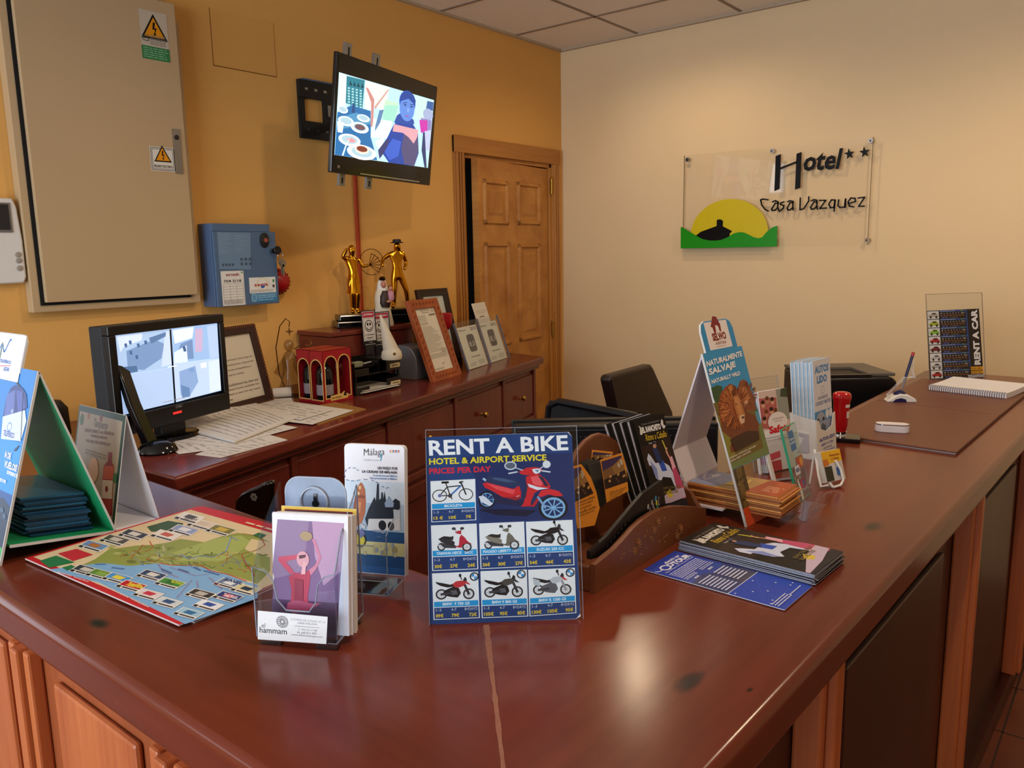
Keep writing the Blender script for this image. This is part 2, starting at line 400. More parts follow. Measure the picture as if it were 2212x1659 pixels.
struct(mb(m_dark).box(XW-1.2, XW-1.1, dy0-.5, dy1+.5, 0, ZT).box(XW-1.1, XW-.14, dy0-.6, dy0-.5, 0, ZT).box(XW-1.1, XW-.14, dy1+.5, dy1+.6, 0, ZT)
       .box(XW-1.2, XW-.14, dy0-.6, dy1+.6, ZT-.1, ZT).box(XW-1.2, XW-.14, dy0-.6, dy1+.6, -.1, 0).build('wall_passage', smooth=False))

# ---- door
do = D.objects.new('door_1', None); COL.objects.link(do); struct(do)
fm = mb(PINE)
def casing(y0, y1):
    w = y1-y0
    for k, (a, b, p) in enumerate(((0, 1, .012), (.12, .36, .02), (.46, .62, .02), (.72, .94, .02))): fm.box(XW, XW+p, y0+w*a, y0+w*b, 0, dz if k == 0 else oz)
casing(dy0, oy0); casing(oy1, dy1)
fm.use(PINE_H).box(XW, XW+.020, dy0, dy1, oz, dz)
fm.use(PINE).box(XW-.14, XW, oy0-.001, oy0+.022, 0, oz).box(XW-.14, XW, oy1-.022, oy1+.001, 0, oz).box(XW-.14, XW, oy0, oy1, oz-.022, oz+.001)
fm.build('door_frame', do, smooth=False, bevel=.002)
lw = oy1-oy0-.05    # hinge at the right jamb, ajar into the passage
ML = fr((XW-.012, oy1-.026, 0), (.0, -1, 0), (0, 0, 1)) @ RY(7)
MLf = ML @ Matrix(((-1, 0, 0, 0), (0, 1, 0, 0), (0, 0, -1, 0), (0, 0, 0, 1)))      # front frame: x runs left->right negative, z to the viewer
def lpx(px, py): return on(MLf, px, py)
lf = mb(PINE).box(-lw, 0, 0.01, oz-.03, -.04, 0)
leaf = lf.build('door_leaf', do, MLf, smooth=False)
pm = mb(PINE)
def panel(q):
    P = [lpx(*p) for p in q]; x0 = (P[0][0]+P[3][0])/2; x1 = (P[1][0]+P[2][0])/2; y1 = (P[0][1]+P[1][1])/2; y0 = (P[2][1]+P[3][1])/2
    t = .028
    for (a, b, c, d) in ((x0, x1, y1-t, y1), (x0, x1, y0, y0+t), (x0, x0+t, y0, y1), (x1-t, x1, y0, y1)):
        pm.add([(a, c, 0), (b, c, 0), (b, d, 0), (a, d, 0), (a+.008, c+.008, .012), (b-.008, c+.008, .012), (b-.008, d-.008, .012), (a+.008, d-.008, .012)],
               [(4, 5, 6, 7), (0, 1, 5, 4), (1, 2, 6, 5), (2, 3, 7, 6), (3, 0, 4, 7)])
    a, b, c, d = x0+t+.02, x1-t-.02, y0+t+.02, y1-t-.02; e = .018
    pm.add([(a, c, 0), (b, c, 0), (b, d, 0), (a, d, 0), (a+e, c+e, .007), (b-e, c+e, .007), (b-e, d-e, .007), (a+e, d-e, .007)], [(4, 5, 6, 7), (0, 1, 5, 4), (1, 2, 6, 5), (2, 3, 7, 6), (3, 0, 4, 7)])
panel(((1043, 386), (1097, 391), (1097, 485), (1044, 486))); panel(((1116, 391), (1165, 398), (1166, 487), (1117, 486)))
panel(((1046, 522), (1099, 524), (1104, 742), (1050, 756))); panel(((1118, 526), (1166, 526), (1167, 729), (1122, 739)))
pm.build('raised_panels', leaf, smooth=False)
brass = mat('brass', '#b08d3e', rough=.3, metal=1, noise=.08)
for p in ((1187, 403), (1190, 712)):
    q = on_x(p[0], p[1], XW+.01); mb(brass).cyl((XW+.012, oy1-.012, q.z-.045), .008, .09, n=12).ball((XW+.012, oy1-.012, q.z+.05), .008, 10, 6).build('hinge', do)

# ================================================================ reception counter
k1 = at(1488, 1472, ZC); k2 = at(1885, 1138, ZC); k3 = at(215, 1347, ZC); k4 = at(1620, 1490, ZC)
TOPR = wood('counter_top_wood', '#572316', '#773420', 'Y', 5, rough=.2, stretch=12, bump=.02, spec=.34, knots=((k1.x, k1.y, .015), (k2.x, k2.y, .018), (k4.x, k4.y, .004)))
TOPL = wood('counter_top_wood_left', '#552215', '#74321f', 'X', 5, rough=.2, stretch=12, bump=.02, spec=.34, knots=((k3.x, k3.y, .012),))
NOSE = .062
def xo(y): return -.306+.0297*(y-.397)
def xi(y): return -.760+.0156*(y-.862)
YE = 3.62
R4 = [(xo(.397), .397), (xo(YE), YE), (xi(YE), YE), (-.760, .862)]
L4 = [(xo(.397), .397), (-.760, .862), (-2.93, .885), (-2.93, .397)]
def round_top(o, keep):
    me = o.data; at_ = me.attributes.new('bevel_weight_edge', 'FLOAT', 'EDGE')
    for e in me.edges:
        a, b = (me.vertices[i].co for i in e.vertices); at_.data[e.index].value = 0.0 if (keep(a) and keep(b)) else 1.0
    o.modifiers['bevel'].limit_method = 'WEIGHT'; return o
mitre = lambda q: min((q.xy-Vector(p)).length for p in ((xo(.397), .397), (-.760, .862))) < 1e-4
tag(round_top(mb(TOPR).prism(R4, ZC-NOSE, ZC).build('counter_worktop', smooth=True, bevel=.013, seg=4), mitre),
    'dark red varnished worktop of the long right counter with brochures on it', 'worktop')
tag(round_top(mb(TOPL).prism(L4, ZC-NOSE, ZC).build('counter_worktop', smooth=True, bevel=.013, seg=4), mitre),
    'dark red varnished worktop of the short left counter under the road map', 'worktop')
cr = mb(mat('worn_bare_joint', '#8a5a48', rough=.9, noise=.3, nscale=200))
pa = at(1050, 1350, ZC); pb = at(1087, 1659, ZC); n = 26; rnd = random.Random(5); rowa = []; rowb = []
dd = (pb-pa); nn = Vector((-dd.y, dd.x, 0)).normalized()
for i in range(n+1):
    q = pa+dd*(i/n*1.03); wd = .0018+.0014*rnd.random()+(.0012 if i < 10 else 0)
    rowa.append(q+nn*(wd+.0006*rnd.random())+Vector((0, 0, .0004))); rowb.append(q-nn*wd+Vector((0, 0, .0004)))
cr.add(rowa+rowb, [(i, i+1, n+2+i, n+1+i) for i in range(n)])
tag(cr.build('mitre_joint', smooth=False), 'worn bare wood joint line across the corner of the worktops', 'joint')

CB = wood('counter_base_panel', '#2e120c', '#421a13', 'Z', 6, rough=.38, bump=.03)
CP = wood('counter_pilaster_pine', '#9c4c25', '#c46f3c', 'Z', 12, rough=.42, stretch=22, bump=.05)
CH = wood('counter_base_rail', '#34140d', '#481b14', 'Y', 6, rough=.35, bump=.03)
zt = ZC-NOSE
# left arm base: its front faces the customer
bl = thing('reception_counter', 'panelled wooden front of the short left counter below the map', 'counter')
yf = .437
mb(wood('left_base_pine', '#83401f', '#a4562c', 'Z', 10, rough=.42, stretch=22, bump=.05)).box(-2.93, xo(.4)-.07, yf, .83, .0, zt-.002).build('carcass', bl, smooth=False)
mo = mb(CP).box(-2.93, xo(.4)-.05, yf-.012, yf, zt-.03, zt-.001).box(-2.93, xo(.4)-.06, yf-.02, yf, zt-.018, zt-.001)
mo.build('cornice_moulding', bl, smooth=False, bevel=.004)
for x in (-1.36, -.9, -.44, -1.82, -2.28):
    mb(CP).box(x-.035, x-.012, yf-.022, yf, .1, zt-.03).box(x-.008, x+.02, yf-.03, yf, .1, zt-.03).box(x+.024, x+.045, yf-.022, yf, .1, zt-.03).build('pilaster', bl, smooth=False, bevel=.004)
for x in (-1.815, -1.355, -.895, -2.275):
    p = mb(CP).box(x+.10, x+.36, yf-.012, yf, .16, zt-.06).build('front_panel', bl, smooth=False, bevel=.006)
mb(CH).box(-2.93, xo(.4)-.06, yf-.02, yf, 0, .1).build('plinth', bl, smooth=False, bevel=.003)
# right arm base
brt = thing('reception_counter', 'dark panelled side of the long right counter with lit pilasters', 'counter')
xf = lambda y: xo(y)-.075
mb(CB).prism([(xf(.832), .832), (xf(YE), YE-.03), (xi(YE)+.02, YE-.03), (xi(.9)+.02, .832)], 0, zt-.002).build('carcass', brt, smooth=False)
mb(CH).prism([(xf(.832), .832), (xf(.832)+.05, .832), (xf(YE)+.05, YE-.03), (xf(YE), YE-.03)], zt-.022, zt-.001).build('cornice_moulding', brt, smooth=False, bevel=.004)
for y in (1.12, 2.14, 3.10):
    x = xf(y); mb(CP).box(x, x+.042, y-.035, y-.012, .08, zt-.022).box(x, x+.054, y-.008, y+.03, .08, zt-.022).box(x, x+.042, y+.034, y+.055, .08, zt-.022).build('pilaster', brt, smooth=False, bevel=.005)
for a, b in ((1.24, 2.02), (2.26, 2.98)):
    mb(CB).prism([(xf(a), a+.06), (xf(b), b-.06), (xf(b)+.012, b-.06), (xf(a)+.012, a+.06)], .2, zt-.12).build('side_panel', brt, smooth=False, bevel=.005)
mb(CH).prism([(xf(.832), .832), (xf(.832)+.03, .832), (xf(YE)+.03, YE-.03), (xf(YE), YE-.03)], 0, .08).build('plinth', brt, smooth=False)
# low desk behind the counter
dk = thing('low_desk', 'low wooden desk hidden behind the right counter carrying the black monitor', 'desk')
mb(MAHO).box(-1.10, xi(1)-.01, .92, 3.55, ZD-.03, ZD).build('desk_top', dk, smooth=False, bevel=.004)
for (x, y) in ((-1.06, .96), (-1.06, 3.5), (-.82, .96), (-.82, 3.5)): mb(MAHO_V).box(x-.03, x+.03, y-.03, y+.03, 0, ZD-.03).build('leg', dk, smooth=False)

# ================================================================ sideboard along the left wall
sb = thing('sideboard', 'long dark red wooden sideboard with drawers along the orange wall', 'sideboard')
N_ = Vector((-1.925, .991)); F_ = Vector((-2.548, 3.43)); su = (F_-N_).normalized(); sn = Vector((su.y, -su.x))   # sn: out of the front
topo = [tuple(N_), tuple(F_), (XW+.004, 3.50), (XW+.004, .935)]
TK = .04
mb(MAHO).prism(topo, ZK-TK, ZK).build('top', sb, bevel=.008, seg=3)
i1 = N_-sn*.045+su*.03; i2 = F_-sn*.045-su*.03
mb(MAHO_V).prism([tuple(i1), tuple(i2), (XW+.006, 3.44), (XW+.006, .99)], .06, ZK-TK).build('carcass', sb, smooth=False)
mb(MAHO).prism([tuple(N_-sn*.02+su*.015), tuple(F_-sn*.02-su*.015), tuple(i2-sn*.01), tuple(i1-sn*.01)], ZK-TK-.022, ZK-TK).build('top_moulding', sb, bevel=.006, seg=3)
mb(MAHO).prism([tuple(i1+sn*.004), tuple(i2+sn*.004), tuple(i2-sn*.05), tuple(i1-sn*.05)], 0, .06).build('plinth', sb, smooth=False)
MS = fr((i1.x, i1.y, 0), (su.x, su.y, 0), (0, 0, 1))     # front frame: x along the front, y up, z outwards
Lf = (i2-i1).length
def spx(px, py): return on(MS, px, py)
ex = [.03, spx(628, 985)[0], spx(835, 925)[0]-.0, spx(980, 880)[0], spx(1084, 840)[0], Lf-.025]
zd0, zd1 = ZK-.30, ZK-.088
mb(MAHO).box(0, Lf, zd0-.045, zd0-.012, 0, .012).build('middle_moulding', sb, MS, smooth=False, bevel=.005)
for i in range(5):
    a, b = ex[i]+.018, ex[i+1]-.018
    d = mb(MAHO).box(a, b, zd0, zd1, 0, .008).build('drawer', sb, MS, smooth=False, bevel=.003)
    if i > 0: 
        mb(brass).lathe([(.006, 0), (.005, .014), (.012, .018), (.015, .026), (.010, .034), (.0, .036)], 16, ((a+b)/2, (zd0+zd1)/2+.006, .008)).build('knob', d)
    dr = mb(MAHO_V).box(a, b, .10, zd0-.06, 0, .006)
    for (p, q, r_, s_) in ((a, b, .10, .16), (a, b, zd0-.12, zd0-.06), (a, a+.06, .10, zd0-.06), (b-.06, b, .10, zd0-.06)): dr.box(p, q, r_, s_, 0, .016)
    dr.build('cupboard_door', sb, MS, smooth=False, bevel=.003)
for i in range(6):
    x = ex[i]; mb(MAHO_V).box(x-.014, x+.014, .06, ZK-TK-.02, 0, .014).build('stile', sb, MS, smooth=False, bevel=.003)
# ================================================================ things on the left wall
def MW(y, z, off=0.0): return fr((XW+off, y, z), (0, 1, 0), (0, 0, 1))     # x along the wall to the right, y up, z out of the wall
BLK = mat('black_plastic', '#0d0d0f', rough=.35, noise=.2)
BLKM = mat('black_matt_plastic', '#121214', rough=.6, noise=.2)
BLKG = mat('black_gloss', '#08080a', rough=.12, noise=.2)
STEEL = mat('brushed_steel', '#8f9092', rough=.32, metal=1, noise=.08)
CHROME = mat('chrome', '#c9cbd0', rough=.08, metal=1, noise=.03)
WHITE = mat('white_plastic', '#dcdad6', rough=.35, noise=.02)
ACR = acrylic()

def warning_triangle(P, cx, cy, h):
    def tri(k): return [(cx-h*.58*k, cy-h*.36*k-h*.02), (cx+h*.58*k, cy-h*.36*k-h*.02), (cx, cy+h*.66*k-h*.02)]
    P.poly(tri(1), '#15100a'); P.poly(tri(.78), '#e0930f')
    P.poly([(cx-.03*h, cy+.30*h), (cx+.07*h, cy+.30*h), (cx+.02*h, cy+.08*h), (cx+.12*h, cy+.08*h), (cx+.04*h, cy-.14*h), (cx+.09*h, cy-.14*h), (cx+.01*h, cy-.27*h), (cx-.04*h, cy-.14*h), (cx, cy-.14*h), (cx+.04*h, cy+.01*h), (cx-.07*h, cy+.01*h)], '#15100a')

# ---- electrical cabinet
CAB = mat('beige_enamel', '#bba07a', rough=.45, noise=.02, nscale=6)
GAP = mat('black_door_gap', '#080706', rough=.8, noise=.1)
d0 = .045
c_bl = on_x(72.5, 679.7, XW+d0); c_br = on_x(434, 650.5, XW+d0); c_tl = on_x(5.2, 90, XW+d0)
y0, y1 = c_bl.y, c_br.y; z0 = (c_bl.z+c_br.z)/2; z1 = z0+1.03
M = MW(y0, z0, .0015); wc, hc = y1-y0, z1-z0
ec = thing('electrical_cabinet', 'tall beige enamelled metal electrical cabinet high on the orange wall', 'cabinet', M)
mb(CAB).box(0, wc, 0, hc, 0, d0).build('body', ec, smooth=False, bevel=.003)
dx0 = on_x(89, 600, XW+d0).y-y0; dyb = on_x(250, 645, XW+d0).z-z0; dx1 = on_x(424, 600, XW+d0+.02).y-y0; dtop = on_x(367, 7, XW+d0+.02).z-z0
mb(GAP).box(dx0-.012, dx1-.02, dyb-.010, dtop+.006, d0-.001, d0+.004).build('door_gap', ec, smooth=False)  # black sheet stands in for the dark gap around the door
cdoor = mb(CAB).box(dx0, dx1, dyb, dtop, d0+.003, d0+.022).build('door', ec, smooth=False, bevel=.002)
MD = M @ T(0, 0, d0+.022)
def cp(px, py): return on(MD, px, py)
q = [cp(371, 278), cp(387, 278), cp(396, 376), cp(379, 376)]
lp = mb(STEEL).box(q[0][0], q[1][0], q[2][1], q[0][1], 0, .003).use(mat('dark_lock_hole', '#2b2119', rough=.7, noise=.2)).cyl(((q[0][0]+q[1][0])/2, q[0][1]-.03, .003), .009, .002).build('latch_plate', cdoor, T(0, 0, d0+.022), smooth=False)
P = Print(MD); a = cp(298, 15); b = cp(357, 30); e = cp(361, 139); f = cp(303, 124)
x0, x1, yb, yt = a[0], b[0]+.003, f[1], a[1]-.004
P.rect(x0, yb, x1, yt, '#c3b6a4'); warning_triangle(P, (x0+x1)/2, yt-.063, .085)
P.rect(x0, yb, x1, yb+(yt-yb)*.27, '#2f7d46'); P.lines(x0+.006, yb+.004, x1-.006, yb+(yt-yb)*.25, 5, '#8fc09b', .35)
P.text('ICSI', x0+.006, yb+(yt-yb)*.36, x0+.03, yb+(yt-yb)*.5, '#4a5a50'); P.lines(x0+.034, yb+(yt-yb)*.3, x1-.004, yb+(yt-yb)*.52, 7, '#7c7f76', .4)
P.build('warning_sticker', cdoor, T(0, 0, d0+.022), smooth=False)['label'] = 'tall white and green sticker with a yellow electric hazard triangle'
P = Print(MD); a = cp(322, 314); b = cp(374, 320); e = cp(379, 372)
x0, x1, yb, yt = a[0], b[0]+.004, e[1], a[1]-.002
P.rect(x0, yb, x1, yt, '#d9d4ca'); P.rect(x0+.003, yb+.003, x1-.003, yt-.003, '#1a1614'); P.rect(x0+.005, yb+.005, x1-.005, yt-.005, '#d9d4ca'); P.rect(x0+.008, yb+.008, x1-.008, yt-.008, '#2a2522'); P.rect(x0+.0095, yb+.0095, x1-.0095, yt-.0095, '#dcd8ce')
warning_triangle(P, (x0+x1)/2, (yb+yt)/2+.012, .058); P.text('PELIGRO ELECTRICO', x0+.012, yb+.013, x1-.012, yb+.022, '#1a1614', .02)
P.build('warning_sticker', cdoor, T(0, 0, d0+.022), smooth=False)['label'] = 'small square white sticker reading PELIGRO ELECTRICO'

# ---- door intercom at the left edge
M = MW(0, 0, 0)
a = on_x(48, 505, XW+.04); zt_ = on_x(20, 428, XW+.04).z; zb_ = on_x(40, 612, XW+.04).z
M = MW(a.y-.105, zb_); hi = zt_-zb_
ic = thing('wall_intercom', 'white plastic intercom on the orange wall left of the cabinet', 'intercom', M)
mb(WHITE).prism([(0, 0), (.095, 0), (.104, .02), (.105, hi*.5), (.098, hi*.9), (.088, hi), (0, hi)], 0, .04).build('housing', ic, bevel=.006, seg=3)
mb(mat('grey_screen_bezel', '#6d6a66', rough=.3, noise=.1)).box(.012, .078, hi*.60, hi*.945, .040, .0425).use(mat('dark_grey_display', '#2a2a2e', rough=.1, noise=.2)).box(.016, .072, hi*.63, hi*.925, .0425, .043).build('screen', ic, smooth=False)
for k, yy in enumerate((.34, .27, .18)): mb(mat('grey_button', '#9a938a', rough=.4, noise=.05)).lathe([(.009, 0), (.009, .003), (.006, .004)], 16, (.085, hi*yy, .04)).build('button', ic)

# ---- fire alarm panel
BLUE = mat('blue_grey_enamel', '#4d6788', rough=.42, noise=.03)
BLUE_D = mat('blue_grey_side', '#4a6080', rough=.45, noise=.03)
dp = .10
a = on_x(457, 482, XW+dp); b = on_x(583, 485, XW+dp); e = on_x(482, 663, XW+dp); g = on_x(600, 652, XW+dp)
M = MW(a.y+.002, e.z); wp, hp = b.y-a.y, a.z-e.z
ap = thing('fire_alarm_box', 'blue-grey metal fire alarm box on the wall right of the beige cabinet', 'fire alarm', M)
mb(BLUE_D).box(-.004, wp, 0, hp, 0, dp-.012).build('housing', ap, smooth=False, bevel=.003)
MA = M @ T(0, 0, dp)
def pa_(px, py): return on(MA, px, py)
c1_ = pa_(594, 501); c2_ = pa_(600, 652)
cv = mb(BLUE).box(.0, c1_[0], .0, pa_(480, 500)[1], dp-.012, dp).box(.0, wp, pa_(480, 500)[1], hp, dp-.014, dp-.006).build('cover', ap, smooth=False, bevel=.002)
P = Print(MA); q = [pa_(468, 501), pa_(541, 503), pa_(542, 582), pa_(474, 581)]
P.poly(q, '#6a86a3'); x0, x1, y0, y1 = q[3][0], q[1][0], q[3][1], q[0][1]
P.lines(x0+.006, y0+(y1-y0)*.42, x0+(x1-x0)*.45, y1-.006, 9, '#829bb3', .25, .5); P.lines(x0+(x1-x0)*.5, y0+(y1-y0)*.45, x1-.004, y1-.01, 7, '#7d97b0', .25, .5)
for i in range(4): P.rect(x0+.012+i*.014, y0+.010, x0+.022+i*.014, y0+.020, '#46586f')
for i in range(3):
    for j in range(2): P.rect(x1-.055+i*.019, y0+.012+j*.018, x1-.044+i*.019, y0+.023+j*.018, '#46586f')
P.build('window_label', cv, T(0, 0, dp), smooth=False)
P = Print(MA); q = [pa_(476, 586), pa_(525, 584), pa_(531, 660), pa_(482, 663)]
x0, x1, y0, y1 = (q[0][0]+q[3][0])/2, (q[1][0]+q[2][0])/2, q[3][1]+.003, q[0][1]
P.rect(x0, y0, x1, y1, '#dedcd6'); P.text('euroestín', x0+.022, y1-.020, x1-.02, y1-.008, '#8b2540', .03); P.rect(x1-.010, y1-.010, x1-.004, y1-.003, '#2c8a52'); P.text('704 5/18', x0+.010, y1-.045, x1-.012, y1-.034, '#25232b', .02)
for i in range(8): P.line([(x0+.006, y1-.05-i*.0105), (x1-.006, y1-.05-i*.0105)], .0009, '#8d8a86')
for i in range(4): P.line([(x0+.006+(x1-x0-.012)*i/3, y1-.05), (x0+.006+(x1-x0-.012)*i/3, y1-.1235)], .0008, '#8d8a86')
P.lines(x0+.006, y0+.005, x1-.006, y0+.022, 4, '#8a8682', .4); P.build('inspection_sticker', cv, T(0, 0, dp), smooth=False)
P = Print(MA); q = [pa_(536, 599), pa_(594, 596), pa_(597, 632), pa_(541, 635)]
x0, x1, y0, y1 = (q[0][0]+q[3][0])/2, q[1][0], q[3][1]+.002, q[0][1]-.002
P.rect(x0, y0, x1, y1, '#e2e2e0'); P.text('EUROESTÍN', x0+.024, y0+(y1-y0)*.42, x1-.035, y0+(y1-y0)*.62, '#a8242e', .06); P.ring((x0+x1)/2, y0+(y1-y0)*.55, .026, .028, .002, '#d9c46a'); P.poly([((x0+x1)/2-.01, y0+.028), ((x0+x1)/2+.012, y0+.030), ((x0+x1)/2+.006, y0+.020), ((x0+x1)/2-.006, y0+.018)], '#2f5fae')
P.lines(x0+.004, y0+.003, x1-.004, y0+.014, 3, '#8a8a8a', .4); P.rect(x1-.014, y1-.022, x1-.006, y1-.010, '#2c8a52'); P.rect(x1-.016, y0+.020, x1-.006, y0+.032, '#55504c')
yb2 = pa_(541, 653)[1]; P.rect(x0+.004, yb2, x1+.002, y0-.001, '#5f93bb'); P.rect(x0+.03, yb2, x1+.002, yb2+.014, '#3d83b4'); P.ring(x0+.018, (yb2+y0)/2, .012, .016, .003, '#8db7d3'); P.lines(x0+.036, yb2+.003, x1-.01, y0-.006, 3, '#9cc3dc', .3)
P.build('company_sticker', cv, T(0, 0, dp), smooth=False)
k = pa_(570, 519)
mb(BLKM).lathe([(.020, 0), (.020, .006), (.012, .010)], 20, (k[0], k[1], dp), sy=1.5).use(mat('copper_red', '#9a4a3a', rough=.4, noise=.2)).cyl((k[0]+.002, k[1], dp+.010), .009, .003).build('lock_escutcheon', cv)
k2_ = pa_(592, 542)
mb(STEEL).cyl((k2_[0]-.012, k2_[1], dp), .010, .016).build('lock_barrel', cv)
ky = thing('key_bunch', 'small bunch of keys hanging from the lock of the blue alarm box', 'keys', MA @ T(k2_[0]-.002, k2_[1], .012))
mb(BLK).lathe([(.016, -.004), (.018, 0), (.016, .004)], 16, (.0, .002, .016)).box(-.006, .006, -.004, .004, .0, .016).build('inserted_key', ky)
mb(STEEL).tube([(.012*math.cos(t*PI/8)+.012, -.018+.016*math.sin(t*PI/8), .016) for t in range(16)], .0012, 6, True).build('ring', ky)
for s_, x_ in ((0, .014), (.3, .020)):
    mb(STEEL).lathe([(.014, -.001), (.014, .001)], 16, (x_, -.046-s_*.02, .016+s_*.01)).box(x_-.004, x_+.004, -.095-s_*.02, -.055, .015+s_*.01, .017+s_*.01).build('key', ky, smooth=False)
# ---- red siren
q = on_x(600, 609, XW+.05); M = MW(q.y+.012, q.z)
si = thing('alarm_siren', 'round red fire siren on the wall behind the blue alarm box', 'siren', M)
RED = mat('red_plastic', '#a5131c', rough=.35, noise=.06)
mb(RED).lathe([(.058, 0), (.058, .022), (.054, .026)], 32).build('base', si)
mb(RED).lathe([(.052, .026), (.050, .045), (.040, .064), (.022, .074), (.002, .077)], 32).build('dome', si)
sl = mb(mat('dark_red_slot', '#45070b', rough=.8, noise=.1))
for i in range(18):
    a_ = 2*PI*i/18; sl.tube([(.052*math.cos(a_), .052*math.sin(a_), .034), (.047*math.cos(a_), .047*math.sin(a_), .056)], .0022, 5)
sl.build('sound_slots', si)
# ---- blanked hatch in the wall
qa, qb = on_x(461.5, 136, XW), on_x(596.5, 169, XW); qc = on_x(457, 25, XW)
ha = mb(mat('orange_hatch_lid', '#dda759', rough=.85, noise=.05, nscale=3, bump=.12, bscale=260)).box(0, qb.y-qa.y, 0, qc.z-qa.z+.02, 0, .0022).use(mat('hatch_joint', '#8a5a1e', rough=.9, noise=.1)).box(-.002, qb.y-qa.y+.002, -.0035, 0, 0, .0015).box(-.003, 0, -.003, qc.z-qa.z+.02, 0, .0015)
tag(ha.build('wall_hatch', M=MW(qa.y, (qa.z+qb.z)/2), smooth=False), 'painted-over square hatch lid in the upper orange wall', 'hatch')

# ---- television on its swivel bracket
tvc = Vector((-2.516, 2.336, H+.527)); ya, pi_ = math.radians(104.1), math.radians(-7.6)
u = Vector((math.cos(ya), math.sin(ya), 0)); n0 = Vector((math.sin(ya), -math.cos(ya), 0)); nn = n0*math.cos(pi_)+Vector((0, 0, math.sin(pi_))); v = nn.cross(u)
WT, HT = .73, .431
MT = fr(tvc-u*WT/2-v*HT/2, u, v)
tv = thing('television', 'wall-mounted flat television showing a woman at a restaurant table', 'television', MT)
mb(BLKG).box(0, WT, 0, HT, -.018, 0).use(BLK).box(.05, WT-.05, .05, HT-.06, -.055, -.018).build('housing', tv, smooth=False, bevel=.004)
mb(BLKG).box(.012, WT-.012, .038, HT-.012, 0, .001).build('glass', tv, smooth=False)
mb(mat('silver_strip', '#b8bcc4', rough=.2, metal=1, noise=.05)).box(.18, WT-.10, .008, .0125, -.002, .003).use(CHROME).box(.035, .05, .020, .030, 0, .001).build('silver_trim', tv, smooth=False)
for px_, top in ((775, 1), (837, 1), (762, 0), (820, 0)):
    x_ = on(MT, px_, 130 if top else 392)[0]
    (mb(STEEL).box(x_-.02, x_+.02, HT-.02, HT+.055, -.062, -.048) if top else mb(STEEL).box(x_-.018, x_+.018, -.045, .05, -.062, -.050)).use(BLKM).box(x_-.005, x_+.005, (HT+.01 if top else -.035), (HT+.04 if top else -.012), -.048 if top else -.050, -.0475 if top else -.0495).build('mounting_rail', tv, smooth=False)
P = Print(MT, w=.001, eps=.00025)
def gp(*pts): return P.pxs(cB, pts)
G = lambda c, s=.9: glow(c, s)
def tp(c, *pts): P.poly(gp(*pts), c, G(c))
def to(c, x, y, rx, ry, rot=0):
    a = gp((x, y))[0]; b = gp((x+rx, y))[0]; d = gp((x, y-ry))[0]; P.oval(a[0], a[1], abs(b[0]-a[0]), abs(d[1]-a[1]), c, 18, G(c), rot)
tp('#b9e6f4', (422, 242), (1077, 435), (1035, 902), (390, 812))
tp('#d9f2f4', (425, 245), (475, 262), (470, 470), (415, 480)); tp('#2b7f97', (475, 268), (600, 298), (583, 500), (468, 455))
for i in range(4):
    for j in range(7): x = 483+i*27; y = 345+j*19+i*6; tp('#9fdbe6', (x, y), (x+15, y+3), (x+14, y+14), (x-1, y+11))
for i in range(4): x = 492+i*27; tp('#12414f', (x, 330+i*6), (x+20, 335+i*6), (x+9, 300+i*6))
tp('#e8f0ee', (605, 300), (770, 350), (740, 520), (660, 470), (640, 500), (600, 490)); tp('#c58c8c', (605, 345), (622, 352), (665, 430), (655, 620), (640, 618), (643, 450)); tp('#c9a6a0', (770, 360), (690, 470), (672, 500), (665, 480), (755, 365))
tp('#bfead0', (740, 430), (830, 455), (815, 560), (720, 540)); tp('#9ee3d5', (735, 470), (830, 470), (800, 590), (720, 570)); tp('#d9f4f8', (660, 560), (790, 580), (760, 700), (640, 690))
tp('#2a6fb0', (410, 520), (505, 470), (640, 510), (640, 690), (685, 850), (392, 812))
tp('#4f95c8', (410, 560), (540, 520), (640, 560), (640, 600), (400, 640))
for (x, y, rx, ry) in ((448, 500, 36, 26), (590, 560, 45, 26), (470, 580, 55, 34), (565, 625, 62, 38), (495, 710, 76, 42), (580, 795, 100, 52)):
    to('#dff0f4', x, y, rx, ry); to('#a9cfe2', x, y-2, rx*.72, ry*.68)
to('#6c5361', 566, 622, 36, 20); to('#e59aa4', 505, 712, 30, 14); to('#efe0dc', 580, 775, 48, 32); to('#7a4030', 580, 772, 38, 20)
tp('#cfe9f2', (440, 815), (470, 730), (490, 700), (494, 706), (478, 735), (452, 818)); tp('#274d86', (515, 455), (528, 455), (532, 525), (508, 520)); tp('#e6f3f8', (408, 580), (455, 590), (445, 660), (412, 655)); tp('#5c86b8', (700, 505), (730, 500), (705, 590), (668, 650), (672, 610)); tp('#dbeef8', (672, 720), (730, 690), (728, 760), (690, 770))
tp('#c4ecec', (955, 405), (1073, 440), (1055, 600), (950, 560)); tp('#3a63a5', (1030, 440), (1073, 450), (1068, 510), (1020, 500)); to('#9fb2dd', 1035, 535, 35, 42); tp('#8a86c9', (985, 555), (1060, 575), (1050, 700), (1000, 690)); tp('#c33bb0', (975, 570), (1030, 575), (1030, 650), (985, 660)); tp('#b8c8f0', (1010, 650), (1056, 640), (1045, 790), (1005, 780)); tp('#34406e', (1000, 660), (1012, 655), (1025, 900), (1010, 898), (990, 780))
tp('#2448a6', (720, 800), (740, 720), (800, 600), (850, 570), (925, 590), (965, 660), (970, 800), (940, 888), (765, 866)); tp('#3d63d0', (735, 790), (790, 700), (850, 720), (830, 820), (770, 850)); tp('#51507a', (870, 650), (962, 655), (968, 790), (940, 885), (870, 875), (850, 770)); tp('#d8a6b6', (800, 600), (968, 640), (960, 690), (935, 735), (900, 690), (860, 660), (790, 650)); tp('#3a3f73', (690, 780), (750, 700), (770, 710), (730, 800), (700, 840))
